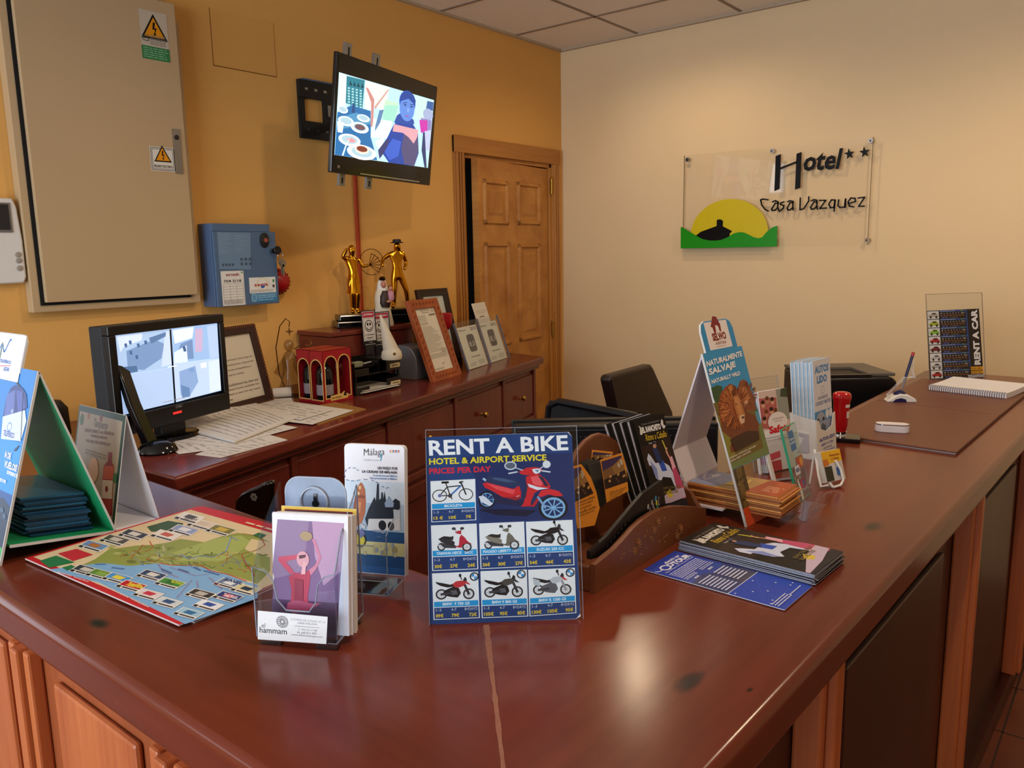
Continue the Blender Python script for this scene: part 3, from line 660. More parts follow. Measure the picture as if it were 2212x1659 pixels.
to('#1f4fae', 893, 452, 56, 84); tp('#2a50a8', (820, 540), (850, 520), (935, 570), (940, 600), (860, 600), (800, 590)); to('#5f8ee6', 890, 495, 51, 88); tp('#2148a0', (840, 430), (850, 395), (890, 378), (935, 400), (950, 440), (945, 470), (900, 425), (850, 440)); to('#26407f', 877, 468, 9, 6); to('#26407f', 921, 480, 9, 6); to('#7fa6ee', 897, 505, 8, 16); to('#8d5fa8', 890, 546, 16, 5); P.line(gp((862, 455), (890, 452)), .003, '#26407f', G('#26407f')); P.line(gp((910, 463), (935, 468)), .003, '#26407f', G('#26407f'))
P.build('picture', tv, smooth=False)

q = [on_x(645, 163, XW+.02), on_x(722, 180, XW+.02), on_x(722, 300, XW+.02), on_x(648, 290, XW+.02)]
M = MW(q[0].y, q[3].z-.012); hb = q[0].z-q[3].z; wb_ = .44
br = thing('television_bracket', 'black steel swivel wall bracket carrying the television', 'bracket', M)
pl = mb(BLKM)
pl.box(0, wb_, hb*.70, hb, 0, .018).box(0, wb_, 0, hb*.30, 0, .018).box(0, .03, hb*.3, hb*.7, 0, .012).box(.13, .20, hb*.3, hb*.7, 0, .018).box(wb_-.1, wb_, hb*.3, hb*.7, 0, .018).use(BLUE_D).box(.02, wb_, hb, hb+.006, 0, .02)
pl.use(STEEL)
for i in range(8): pl.box(.03+i*.05, .045+i*.05, hb*.83, hb*.87, .018, .0195); pl.box(.03+i*.05, .045+i*.05, hb*.13, hb*.17, .018, .0195)
pl.box(.145, .175, hb*.42, hb*.62, .018, .022)
pl.build('wall_plate', br, smooth=False)
Mi = M.inverted(); back = Mi @ (tvc-nn*.063); a0 = Vector((.33, hb*.5, .02)); mid = Vector((.20, hb*.5, .20))
mb(BLKM).tube([a0, mid], .016, 8).tube([mid+Vector((0, .0, 0)), back], .016, 8).cyl((mid.x, mid.y-.03, mid.z), .022, .06, 'y').build('swivel_arm', br)
mb(BLKM).box(-.13, .13, -.10, .10, -.009, 0).build('head_plate', br, Mi @ fr(tvc-nn*.055, u, v), smooth=False)
# ---- red cable trunking below it
ca, cb = on_x(771.5, 396, XW+.01), on_x(783, 700, XW+.01)
o = mb(mat('orange_red_cable', '#a8380f', rough=.4, noise=.06)).box(-.013, .001, cb.z-.1, ca.z+.25, 0, .012).box(.002, .0105, cb.z-.1, ca.z+.25, 0, .009).build('cable_trunking', M=MW((ca.y+cb.y)/2, 0), smooth=False, bevel=.003)
tag(o, 'vertical orange-red cable trunking on the wall below the television', 'cable')

# ================================================================ hotel sign on the back wall
off = .03; MSG = fr((on_y(1474.5, 537, YB-off).x, YB-off, on_y(1474.5, 537, YB-off).z), (1, 0, 0), (0, 0, 1))
q = on(MSG, 1886.5, 294.4); ws, hs = q[0], (on(MSG, 1476.5, 337)[1]+on(MSG, 1892.5, 294.4)[1])/2
sg = thing('hotel_sign', 'clear acrylic hotel sign with black lettering and a green hill logo', 'sign', MSG)
mb(acrylic('sign_acrylic', (1, 1, 1), k=.995)).box(0, ws, 0, hs, -.006, 0).use(mat('acrylic_edge', '#8a7a5c', rough=.3, noise=.05)).box(-.001, .0015, 0, hs, -.006, .0).box(ws-.0015, ws+.001, 0, hs, -.006, 0).build('acrylic_panel', sg, smooth=False)
for p in ((1485, 345), (1668, 326), (1881, 304), (1873, 519), (1480, 529), (1660, 525)):
    q = on(MSG, *p); mb(acrylic('clear_knob', k=.9)).cyl((q[0], q[1], -off), .012, off-.006).use(CHROME).cyl((q[0], q[1], 0), .011, .004, n=18).use(mat('screw_hole', '#3a2412', rough=.8, noise=.1)).cyl((q[0]-.001, q[1], .004), .004, .001).build('standoff', sg)
def spx_(*pts): return [on(MSG, *cL(*p)) for p in pts]
m_let = mat('black_acrylic', '#0b090b', rough=.3, noise=.2, spec=.2)
sunm = mat('yellow_acrylic', '#d3bf12', rough=.3, noise=.03); grn = mat('green_acrylic', '#0f9408', rough=.3, noise=.03)
c0 = spx_((700, 1090))[0]; rx = abs(spx_((1060, 1090))[0][0]-spx_((320, 1090))[0][0])/2; cx_ = (spx_((1060, 1090))[0][0]+spx_((320, 1090))[0][0])/2; ry = spx_((690, 752))[0][1]-c0[1]
mb(sunm).prism([(cx_+rx*math.cos(PI*i/24)*1.0, c0[1]+ry*math.sin(PI*i/24)) for i in range(25)]+[(cx_-rx, c0[1]-.03), (cx_+rx, c0[1]-.03)], .0, .004).build('sun', sg, smooth=False)
mb(m_let).prism(spx_((375, 1100), (420, 1065), (572, 1010), (573, 960), (580, 947), (612, 947), (632, 962), (628, 1012), (718, 1058), (695, 1080), (694, 1110), (640, 1150), (440, 1150)), .004, .008).build('house', sg, smooth=False)
hill = [(233, 1022), (245, 1020), (300, 1055), (375, 1100), (440, 1135), (500, 1148), (560, 1150), (620, 1142), (680, 1118), (740, 1080), (790, 1068), (835, 1072), (880, 1092), (930, 1118), (975, 1126), (1010, 1118), (1050, 1070), (1100, 1025), (1154, 1007), (1147, 1206), (233, 1224)]
mb(grn).prism(spx_(*hill), .008, .013).build('hill', sg, smooth=False)
L_ = mb(m_let)
L_.prism(spx_((1133, 343), (1182, 322), (1168, 655), (1120, 677)), 0, .004).prism(spx_((1332, 320), (1380, 303), (1367, 645), (1317, 663)), 0, .004).prism(spx_((1178, 450), (1335, 388), (1335, 408), (1176, 470)), 0, .004)
def wtext(t, lb, rb, lt, bold=.012, slant=0.0):
    A, B, C_ = (Vector(p) for p in spx_(lb, rb, lt)); vs, fs, a0, a1, b0, b1 = glyphs(t, bold, slant); u_ = (B-A)/(a1-a0); v_ = (C_-A)/(b1-b0)
    L_.add([tuple(A+u_*(p[0]-a0)+v_*(p[1]-b0))+(.004,) for p in vs], fs)
wtext('otel', (1400, 490), (1780, 465), (1398, 296), .028, .25)
def star(cx, cy, r):
    pts = []
    for i in range(10):
        a_ = math.radians(90+36*i+8); k_ = r if i % 2 == 0 else r*.42; pts.append((cx+k_*math.cos(a_), cy-k_*math.sin(a_)*1.05))
    L_.prism(spx_(*pts), 0, .004)
star(1836, 322, 52); star(1982, 305, 53)
Q = Print(MSG, w=.001, eps=.0003)
def stroke(*pts, w=.007):
    P_ = spx_(*pts); L_.use(m_let)
    for i in range(len(P_)-1):
        a = Vector(P_[i]); b = Vector(P_[i+1]); d_ = (b-a).normalized(); n_ = Vector((-d_.y, d_.x))*w/2; e_ = d_*w*.25
        L_.prism([tuple(a-e_-n_), tuple(b+e_-n_), tuple(b+e_+n_), tuple(a-e_+n_)], 0, .004)
stroke((1060, 760), (1010, 752), (988, 760), (1000, 810), (1030, 850), (1062, 868))
wl2 = [((1160, 795), (1130, 790), (1092, 850), (1100, 862), (1125, 860), (1150, 835), (1155, 780), (1130, 768), (1100, 780)), ((1155, 838), (1162, 862)),
 ((1212, 778), (1180, 790), (1182, 805), (1210, 815), (1205, 840), (1165, 872)),
 ((1300, 790), (1270, 785), (1242, 840), (1250, 858), (1272, 856), (1296, 832), (1298, 775), (1270, 768), (1245, 778)), ((1298, 838), (1298, 858)),
 ((1368, 740), (1364, 855), (1400, 845), (1448, 770), (1448, 730)),
 ((1530, 785), (1500, 775), (1466, 830), (1474, 850), (1500, 846), (1526, 820), (1526, 765), (1500, 758), (1470, 770)), ((1526, 826), (1530, 850)),
 ((1548, 765), (1610, 765), (1555, 842), (1618, 838)),
 ((1702, 762), (1665, 760), (1640, 800), (1655, 835), (1690, 832), (1700, 760), (1690, 870)),
 ((1735, 758), (1728, 815), (1745, 832), (1790, 830), (1800, 750), (1798, 832)),
 ((1832, 795), (1895, 775), (1890, 745), (1850, 742), (1825, 780), (1835, 820), (1880, 828)),
 ((1920, 742), (1982, 735), (1925, 822), (1980, 820))]
for s_ in wl2: stroke(*s_)
L_.build('lettering', sg, smooth=False)
# ================================================================ things on the sideboard
PAPER = mat('white_paper', '#d9d4cc', rough=.7, noise=.03, nscale=90)
PAPER_B = mat('cool_white_card', '#e4e4ea', rough=.55, noise=.02, nscale=90)
# ---- CCTV monitor
mc = Vector((-2.353, 1.2396, 1.232)); ym = math.radians(106.8)
um = Vector((math.cos(ym), math.sin(ym), 0)); MM = fr(mc, um, (0, 0, 1))
mo_ = thing('cctv_monitor', 'black monitor on the sideboard showing four security camera pictures', 'monitor', MM)
bz = mb(BLK); sw, sh = .207, .118
for (a, b, c, d) in ((-sw-.026, sw+.021, sh, sh+.028), (-sw-.026, sw+.021, -sh-.058, -sh), (-sw-.026, -sw, -sh, sh), (sw, sw+.021, -sh, sh)): bz.box(a, b, c, d, -.02, .006)
bz.build('bezel', mo_, smooth=False, bevel=.003)
mb(BLKM).box(-sw-.026, sw+.020, -sh-.054, sh+.026, -.070, -.02).box(-.15, .15, -.10, .10, -.11, -.075).build('back_shell', mo_, smooth=False, bevel=.004)
P = Print(MM, w=-.002, eps=.0003)
def sp(c, *pts, s=1.0): P.poly(P.pxs(cC, pts), c, glow(c, s))
sp('#a9c2e6', (155, 582), (850, 500), (877, 960), (203, 1128)); 
sp('#9db9dd', (160, 585), (525, 543), (548, 800), (185, 858)); sp('#6f8cb8', (230, 690), (420, 610), (490, 640), (470, 740), (350, 820), (240, 810)); sp('#c3d5ee', (165, 590), (340, 570), (335, 615), (215, 660), (190, 700)); sp('#b9cce8', (495, 560), (524, 548), (540, 780), (470, 800)); sp('#54719e', (385, 600), (500, 560), (498, 590), (400, 640)); sp('#4d6a92', (190, 800), (300, 790), (310, 830), (200, 850))
for (x, y) in ((215, 640), (250, 690), (290, 720), (245, 620), (300, 640), (350, 620)): sp('#45618f', (x, y), (x+18, y-4), (x+22, y+22), (x+6, y+26))
sp('#8fb0dc', (540, 545), (850, 505), (862, 735), (552, 775)); sp('#cfe0f4', (545, 548), (690, 525), (680, 600), (560, 640)); sp('#b7a4c6', (700, 540), (750, 535), (748, 690), (700, 700)); sp('#6a86b4', (600, 640), (680, 610), (690, 740), (560, 760)); sp('#c9dbf2', (555, 700), (640, 650), (650, 770), (555, 775)); sp('#a6bfe2', (780, 520), (850, 508), (860, 730), (800, 740)); sp('#3f5b88', (612, 660), (630, 655), (640, 690), (622, 696))
sp('#a4bde3', (188, 858), (548, 803), (565, 1040), (204, 1125)); sp('#afc6e9', (550, 775), (862, 738), (876, 955), (567, 1040)); sp('#7f9cc9', (590, 830), (700, 790), (720, 900), (660, 1000), (600, 990)); sp('#d5e3f5', (735, 775), (775, 765), (778, 800), (740, 806)); sp('#c4d6f0', (790, 760), (862, 745), (875, 950), (800, 975)); sp('#5e7dab', (600, 920), (660, 940), (665, 1000), (610, 1010)); sp('#6f8fbf', (660, 810), (690, 806), (690, 828), (660, 832))
sp('#1a1d26', (523, 543), (535, 541), (568, 1040), (556, 1042), s=.2); sp('#f0f4fb', (515, 796), (575, 786), (575, 792), (515, 802)); P.lines(*P.px(cC(480, 1045)), *P.px(cC(640, 1000)), 1, '#dfe8f6', .6)
P.build('screen', mo_, smooth=False)
q = on(MM, *cC(570, 1108)); mb(glow('#e0201c', 2.5)).box(q[0]-.018, q[0]+.016, q[1]-.003, q[1]+.003, .006, .0075).build('power_light', mo_, smooth=False)
P = Print(MM, w=.0061); q = on(MM, *cC(577, 1067)); P.text('CHILI', q[0]-.012, q[1]-.004, q[0]+.014, q[1]+.004, '#8b8b90', .02); P.build('maker_mark', mo_, smooth=False)
zb_ = ZK-mc.z
mb(BLK).box(-.05, .05, zb_+.012, -sh-.04, -.055, -.02).build('neck', mo_, smooth=False, bevel=.004)
mb(BLKG).lathe([(.10, 0), (.10, .006), (.09, .014), (.04, .02)], 36, (0, 0, 0), 'z', 1, .8).build('foot', mo_, fr((0, zb_, -.035), (1, 0, 0), (0, 0, -1)))

def framed(name, label, M, w, h, bw, fm, build_print, relief=None, dpt=.018, cat='picture frame', group=None):
    """leaning picture frame with mouldings, sheet and back strut; frame coordinates of the sheet plane"""
    t = thing(name, label, cat, M, group)
    f_ = mb(fm)
    for q in ([(0, 0), (w, 0), (w-bw, bw), (bw, bw)], [(w, 0), (w, h), (w-bw, h-bw), (w-bw, bw)], [(w, h), (0, h), (bw, h-bw), (w-bw, h-bw)], [(0, h), (0, 0), (bw, bw), (bw, h-bw)]): f_.prism(q, -dpt, 0)
    if relief: relief(f_)
    f_.build('frame', t, smooth=False, bevel=.0025)
    mb(mat('brown_backing_board', '#4a3524', rough=.9, noise=.1)).box(bw*.5, w-bw*.5, bw*.5, h-bw*.5, -dpt, -dpt+.004).build('backing', t, smooth=False)
    P = Print(M, w=-dpt*.55); P.rect(bw, bw, w-bw, h-bw, '#ddd8cc'); build_print(P, bw, bw, w-bw, h-bw); P.build('document', t, smooth=False)
    a = math.radians(28); mb(mat('brown_backing_board')).prism([(w*.4, h*.6), (w*.6, h*.6), (w*.66, .0), (w*.34, .0)], -.004, 0).build('strut', t, T(0, 0, -dpt-.001), smooth=False)
    return t
# ---- framed consumer notice
REED = mat('dark_reed_frame', '#3a2018', rough=.6, noise=.35, nscale=260, bump=.5, bscale=500)
a0 = at(497, 893, ZK); MN = fr(a0, (math.cos(math.radians(107)), math.sin(math.radians(107)), 0), (0, 0, 1)) @ RX(-13)
wN = (on(MN, 550, 698)[0]-on(MN, 497, 893)[0]); hN = on(MN, 550, 698)[1]
MN = MN @ T(-.048, 0, 0); wN += .048
def notice_print(P, x0, y0, x1, y1):
    w = x1-x0; h = y1-y0
    P.rect(x0+.004, y1-h*.22, x0+w*.22, y1-.006, '#2f8a55'); P.ring(x0+w*.12, y1-h*.135, w*.055, w*.06, .004, '#dfe8dc', 18); P.rect(x0+w*.045, y1-h*.175, x0+w*.2, y1-h*.135, '#2f8a55'); P.line([(x0+w*.12, y1-h*.15), (x0+w*.12, y1-h*.125)], .004, '#dfe8dc'); P.text('Junta de Andalucia', x0+.008, y1-h*.205, x0+w*.21, y1-h*.188, '#dfe8dc')
    for i, t in enumerate(('Este establecimiento tiene hojas de', 'quejas y reclamaciones a disposición', 'de las personas consumidoras o', 'usuarias que las solicite.')):
        P.text(t, x0+w*.07, y1-h*(.385+i*.075), x0+w*(.93 if i < 2 else (.85 if i == 2 else .65)), y1-h*(.345+i*.075), '#5d5a56')
    for i, t in enumerate(('This establishment has claim and', 'complaint forms available for', 'consumers or users who may request', 'for one')):
        P.text(t, x0+w*.07, y1-h*(.755+i*.07), x0+w*(.93 if i < 3 else .24), y1-h*(.715+i*.07), '#5d5a56')
def reed_relief(f_):
    f_.use(mat('reed_band', '#70422a', rough=.6, noise=.3, nscale=200))
    n = int(hN/.011)
    for i in range(n):
        y = hN*i/n
        f_.box(0.0, .012, y, y+.006, 0, .003); f_.box(wN-.012, wN, y, y+.006, 0, .003)
    n = int(wN/.011)
    for i in range(n): x = wN*i/n; f_.box(x, x+.006, hN-.012, hN, 0, .003); f_.box(x, x+.006, 0, .012, 0, .003)
framed('framed_notice', 'dark reeded frame with a bilingual complaints notice right of the CCTV monitor', MN, wN, hN, .034, REED, notice_print, reed_relief)

# ---- orange carved frame with a receipt-like form
MO, wO = stand((937, 826), (998, 808), ZK, 19); hO = .378; wO = .257
CARV = wood('carved_orange_wood', '#8a3c16', '#b05a26', 'Y', 10, rough=.4, bump=.08)
def form_print(P, x0, y0, x1, y1):
    w = x1-x0; h = y1-y0
    P.lines(x0+w*.28, y1-h*.05, x1-w*.25, y1-h*.015, 2, '#7c7770', .5); P.lines(x0+w*.35, y1-h*.08, x1-w*.3, y1-h*.055, 1, '#7c7770', .5); P.lines(x1-w*.2, y1-h*.07, x1-w*.03, y1-h*.02, 3, '#9a958e', .5)
    P.lines(x0+w*.1, y1-h*.20, x0+w*.5, y1-h*.10, 4, '#77726b', .35)
    for i in range(24): P.rect(x1-w*.36+i*w*.0125, y1-h*.125, x1-w*.36+i*w*.0125+w*(.008 if i % 3 else .004), y1-h*.095, '#6a655f')
    P.rect(x0+w*.1, y1-h*.26, x0+w*.48, y1-h*.21, '#bdb7ab'); P.lines(x0+w*.04, y0+h*.30, x1-w*.04, y1-h*.28, 22, '#8f8a82', .3, .45)
    P.lines(x0+w*.04, y0+h*.20, x1-w*.04, y0+h*.28, 6, '#9a958d', .35); P.rect(x1-w*.3, y0+h*.28, x1-w*.06, y0+h*.34, '#b9b3a8'); P.line([(x0+w*.5, y0+h*.08), (x0+w*.58, y0+h*.12), (x0+w*.56, y0+h*.085), (x0+w*.7, y0+h*.13)], .0012, '#55504b'); P.lines(x0+w*.04, y0+h*.02, x0+w*.6, y0+h*.05, 2, '#8f8a82', .4)
def carve(f_):
    f_.use(mat('carved_leaf_groove', '#7b3210', rough=.6, noise=.2))
    for i in range(11):
        y = .03+i*(hO-.06)/11
        for x in (.011, wO-.027): f_.prism([(x, y), (x+.013, y+.008), (x+.016, y+.018), (x+.004, y+.012)], 0, .0022)
    for i in range(7):
        x = .03+i*(wO-.06)/7
        for y in (.011, hO-.027): f_.prism([(x, y), (x+.014, y+.004), (x+.018, y+.014), (x+.006, y+.012)], 0, .0022)
framed('framed_certificate', 'orange carved wooden frame leaning with a long printed form inside', MO, wO, hO, .042, CARV, form_print, carve)

# ---- dark frame behind it
q = on_x(985, 740, XW+.18); MB_ = fr((XW+.20, on_x(994, 760, XW+.20).y-.262, ZK), (0, 1, 0), (0, 0, 1)) @ RX(-14)
tl_ = on(MB_, 899.5, 626); tr_ = on(MB_, 966, 621); br_ = on(MB_, 994, 755)
sh_ = tl_[0]; MB_ = MB_ @ T(sh_, 0, 0); wB = max(.22, tr_[0]-tl_[0]); hB = (tl_[1]+tr_[1])/2
def pale_print(P, x0, y0, x1, y1):
    w = x1-x0; h = y1-y0; P.rect(x0, y0, x1, y1, '#c4c9c0'); P.rect(x0+w*.55, y1-h*.5, x1-w*.1, y1-h*.38, '#aeb8ac'); P.lines(x0+w*.58, y1-h*.49, x1-w*.12, y1-h*.39, 4, '#8e988e', .4); P.lines(x0+w*.15, y0+h*.2, x1-w*.1, y0+h*.45, 6, '#a4aba2', .3)
def beads(f_):
    f_.use(mat('beaded_gold_brown', '#4b2c1b', rough=.45, noise=.3, nscale=200))
    n = int(hB/.012)
    for i in range(n): y = hB*i/n; f_.box(.004, .011, y, y+.007, 0, .003); f_.box(wB-.011, wB-.004, y, y+.007, 0, .003)
    n = int(wB/.012)
    for i in range(n): x = wB*i/n; f_.box(x, x+.007, hB-.011, hB-.004, 0, .003)
framed('framed_certificate', 'dark brown beaded frame with a pale sheet behind the orange carved frame', MB_, wB, hB, .036, mat('dark_brown_frame', '#2c1911', rough=.45, noise=.2), pale_print, beads)

# ---- double acrylic award stand
MK, wK = stand((1013, 802), (1104.5, 772), ZK, 18); hK = .242; wK = on(MK, 1103, 772)[0]
bk = thing('award_stand', 'clear double acrylic stand with two grey-badged award sheets scoring 8,0 and 8,1', 'sign', MK)
mb(ACR).box(0, wK*.485, 0, hK, -.004, 0).box(wK*.515, wK, 0, hK, -.004, 0).build('acrylic_cover', bk, smooth=False)
mb(mat('grey_blue_edge', '#6b6c80', rough=.2, noise=.1)).box(wK*.485, wK*.515, 0, hK, -.006, .002).build('spine', bk, smooth=False)
for a, b in ((0, .008), (wK-.007, wK)): mb(mat('grey_blue_edge')).box(a, b, 0, hK, -.007, .001).build('edge_strip', bk, smooth=False)
for i, (yr, sc_) in enumerate((('2013', '8,0'), ('2012', '8,1'))):
    P = Print(MK, w=-.0075); x0 = wK*(.05 if i == 0 else .53); x1 = x0+wK*.42; w = x1-x0; y0, y1 = .006, hK-.026; h = y1-y0
    P.rect(x0, y0, x1, y1, '#e6e3d8'); P.text('Booking.com', x0+w*.06, y1-h*.11, x0+w*.40, y1-h*.055, '#4d4a55', .02); P.text(yr, x1-w*.36, y1-h*.12, x1-w*.06, y1-h*.04, '#4f4b55', .02)
    P.rrect(x0+w*.33, y0+h*.38, x0+w*.70, y1-h*.20, w*.07, '#59565f'); P.text(sc_, x0+w*.38, y0+h*.49, x0+w*.66, y1-h*.37, '#e6e3d8', 0)
    P.text('Hotel Casa Vazquez', x0+w*.28, y0+h*.24, x0+w*.74, y0+h*.285, '#66616a', .02); P.lines(x0+w*.12, y0+h*.05, x0+w*.42, y0+h*.14, 3, '#8c8880', .3); P.lines(x0+w*.56, y0+h*.05, x0+w*.9, y0+h*.17, 4, '#8c8880', .3)
    P.build('award_sheet', bk, smooth=False)
mb(ACR).prism([(wK*.3, 0), (wK*.7, 0), (wK*.7, hK*.6), (wK*.3, hK*.6)], -.003, 0).build('strut', bk, T(0, 0, -.011), smooth=False)
cw = on(MK, 1061, 700)
o = Print(MK @ T(0, 0, -.013)); x0 = on(MK, 1034, 690)[0]; x1 = on(MK, 1061.5, 683)[0]; yt = on(MK, 1047, 651)[1]
o.use(PAPER).box(x0, x1, .0, yt, -.0008, 0); o.lines(x0+(x1-x0)*.3, hK+.004, x1-(x1-x0)*.3, hK+.012, 1, '#5b5650', .7); o.lines(x0+.02, hK+.025, x1-.01, hK+.045, 2, '#b9aa90', .2)
tag(o.build('small_card', M=MK @ T(0, 0, -.013), smooth=False), 'small white card standing up behind the double award stand', 'card')

# ---- dark wooden chest carrying the statues
ct = on_x(715, 717, XW+.24); zc_ = 1.243
yc0, yc1 = ct.y, on_x(891, 703, XW+.24).y; xc0, xc1 = XW+.012, XW+.24
ch = thing('wooden_chest', 'dark red wooden chest under the golden statues against the orange wall', 'chest')
mb(MAHO).box(xc0, xc1, yc0, yc1, ZK, zc_-.022).build('body', ch, smooth=False, bevel=.004)
mb(MAHO).box(xc0, xc1+.008, yc0-.008, yc1+.008, zc_-.02, zc_).build('lid', ch, smooth=False, bevel=.004)
GOLD = mat('polished_gold', '#c98a1e', rough=.16, metal=1, noise=.1, nscale=20)
GOLDD = mat('dark_gold_bronze', '#4a3410', rough=.3, metal=1, noise=.2)
def skin_body(name, bones, parent, m, lvl=2, M=None):
    """bones: {key: (point, radius, parent key)} -> one continuous skinned surface"""
    keys = list(bones); me = D.meshes.new(name)
    me.from_pydata([bones[k][0] for k in keys], [(keys.index(bones[k][2]), i) for i, k in enumerate(keys) if bones[k][2]], []); me.materials.append(m)
    o = D.objects.new(name, me); COL.objects.link(o); o.parent = parent
    if M is not None: o.matrix_basis = M
    sk = o.modifiers.new('skin', 'SKIN'); sk.use_smooth_shade = True
    lay = me.skin_vertices[0].data if me.skin_vertices else None
    if lay is None:
        import bmesh
        bm = bmesh.new(); bm.from_mesh(me); bm.verts.layers.skin.verify(); bm.to_mesh(me); bm.free(); lay = me.skin_vertices[0].data
    for i, k in enumerate(keys):
        r = bones[k][1]; lay[i].radius = r if isinstance(r, tuple) else (r, r); lay[i].use_root = (bones[k][2] is None)
    sb_ = o.modifiers.new('sub', 'SUBSURF'); sb_.levels = lvl; sb_.render_levels = lvl
    return o
def plinth(t, w, d, h1, h2):
    mb(BLKG).box(-w/2, w/2, -d/2, d/2, 0, h1).box(-w/2+.012, w/2-.012, -d/2+.01, d/2-.01, h1, h1+h2).build('plinth', t, smooth=False, bevel=.006)
    return h1+h2
# golden woman dancer: x to the viewer's right, -y to the viewer
pw = on_x(768, 694, XW+.115); MWo = yawframe((XW+.115, pw.y, zc_), 62)
gw = thing('golden_statue', 'golden statuette of a flamenco woman with a raised arm and fan on a black plinth', 'statue', MWo)
z0 = plinth(gw, .19, .13, .03, .028); s = .312
k = lambda x, y, z: (x*s, y*s, z0+z*s)
skin_body('body', {'hip': (k(0, 0, .52), (.044*.62, .036*.62), None), 'waist': (k(.01, 0, .60), .030*.62, 'hip'), 'chest': (k(-.01, 0, .73), (.042*.66, .03*.66), 'waist'), 'neck': (k(-.01, -.01, .83), .014*.62, 'chest'), 'head': (k(-.005, -.02, .90), .030*.62, 'neck'), 'crown': (k(0, -.01, .955), .026*.62, 'head'),
 'shl': (k(-.095, 0, .80), .018*.62, 'chest'), 'ell': (k(-.15, -.03, .82), .015*.62, 'shl'), 'hal': (k(-.075, -.06, .95), .011*.62, 'ell'),
 'shr': (k(.085, 0, .79), .018*.62, 'chest'), 'elr': (k(.145, -.02, .68), .014*.62, 'shr'), 'har': (k(.23, -.06, .70), .010*.62, 'elr'),
 'thl': (k(-.045, 0, .45), .034*.62, 'hip'), 'knl': (k(-.035, -.02, .28), .023*.62, 'thl'), 'anl': (k(-.03, .0, .06), .017*.62, 'knl'), 'tol': (k(-.045, -.06, .015), .014*.62, 'anl'),
 'thr': (k(.04, -.01, .45), .034*.62, 'hip'), 'knr': (k(.045, -.05, .28), .023*.62, 'thr'), 'anr': (k(.03, .0, .07), .017*.62, 'knr'), 'tor': (k(.06, -.05, .015), .014*.62, 'anr')}, gw, GOLD)
h_ = k(-.005, -.02, .93)
mb(GOLD).ball((h_[0], h_[1]+.004, h_[2]+.002), (.0165, .017, .018), 14, 8).ball((h_[0]+.002, h_[1]+.016, h_[2]-.006), .009, 10, 6).build('hair', gw)
mb(GOLD).lathe([(.034, .30*s), (.030, .36*s), (.026, .48*s), (.024, .53*s)], 18, (0, 0, z0)).build('skirt', gw)
f_ = mb(GOLDD); c_ = Vector(k(.23, -.06, .70))
for i in range(7):
    a_ = math.radians(-40+i*20); f_.tube([c_, c_+Vector((.055*math.cos(a_), -.005, .055*math.sin(a_)))], .0014, 5)
f_.tube([c_+Vector((.05*math.cos(math.radians(-40+i*10)), -.005, .05*math.sin(math.radians(-40+i*10)))) for i in range(13)], .0014, 5)
f_.build('fan', gw)
# golden man with hat
pm_ = on_x(862, 688, XW+.12); MMa = yawframe((XW+.12, pm_.y, zc_), 62)
gm_ = thing('golden_statue', 'golden statuette of a man with a dark hat and one hand on his hip', 'statue', MMa)
z0 = plinth(gm_, .24, .14, .045, .024); s = .325
skin_body('body', {'hip': (k(0, 0, .53), (.036*.62, .028*.62), None), 'waist': (k(0, 0, .61), .030*.62, 'hip'), 'chest': (k(0, 0, .73), (.048*.66, .032*.66), 'waist'), 'neck': (k(.005, 0, .83), .015*.62, 'chest'), 'head': (k(.012, -.01, .895), .028*.62, 'neck'), 'crown': (k(.015, -.005, .95), .024*.62, 'head'),
 'shl': (k(-.10, 0, .79), .019*.62, 'chest'), 'ell': (k(-.21, .0, .71), .015*.62, 'shl'), 'hal': (k(-.23, -.05, .60), .012*.62, 'ell'),
 'shr': (k(.10, 0, .79), .019*.62, 'chest'), 'elr': (k(.15, .02, .66), .015*.62, 'shr'), 'har': (k(.10, -.03, .55), .012*.62, 'elr'),
 'thl': (k(-.05, 0, .45), .030*.62, 'hip'), 'knl': (k(-.055, -.01, .26), .022*.62, 'thl'), 'anl': (k(-.07, .01, .05), .017*.62, 'knl'), 'tol': (k(-.10, -.05, .015), .015*.62, 'anl'),
 'thr': (k(.055, 0, .45), .030*.62, 'hip'), 'knr': (k(.12, -.02, .26), .022*.62, 'thr'), 'anr': (k(.15, .01, .05), .017*.62, 'knr'), 'tor': (k(.19, -.04, .015), .015*.62, 'anr')}, gm_, GOLD)
hh = k(.012, -.005, .955)
mb(mat('black_hat', '#15100c', rough=.5, noise=.3)).lathe([(.030, 0), (.031, .003), (.021, .005), (.019, .016), (.016, .018)], 22, (hh[0], hh[1], hh[2]-.004)).build('hat', gm_)
cc = Vector(k(-.22, -.06, .60)); wy = mb(GOLDD); wy.tube([cc+Vector((-.055+.055*math.cos(t*2*PI/26), -.004, .025+.06*math.sin(t*2*PI/26))) for t in range(22)], .0016, 5); wy.build('cape_hoop', gm_)
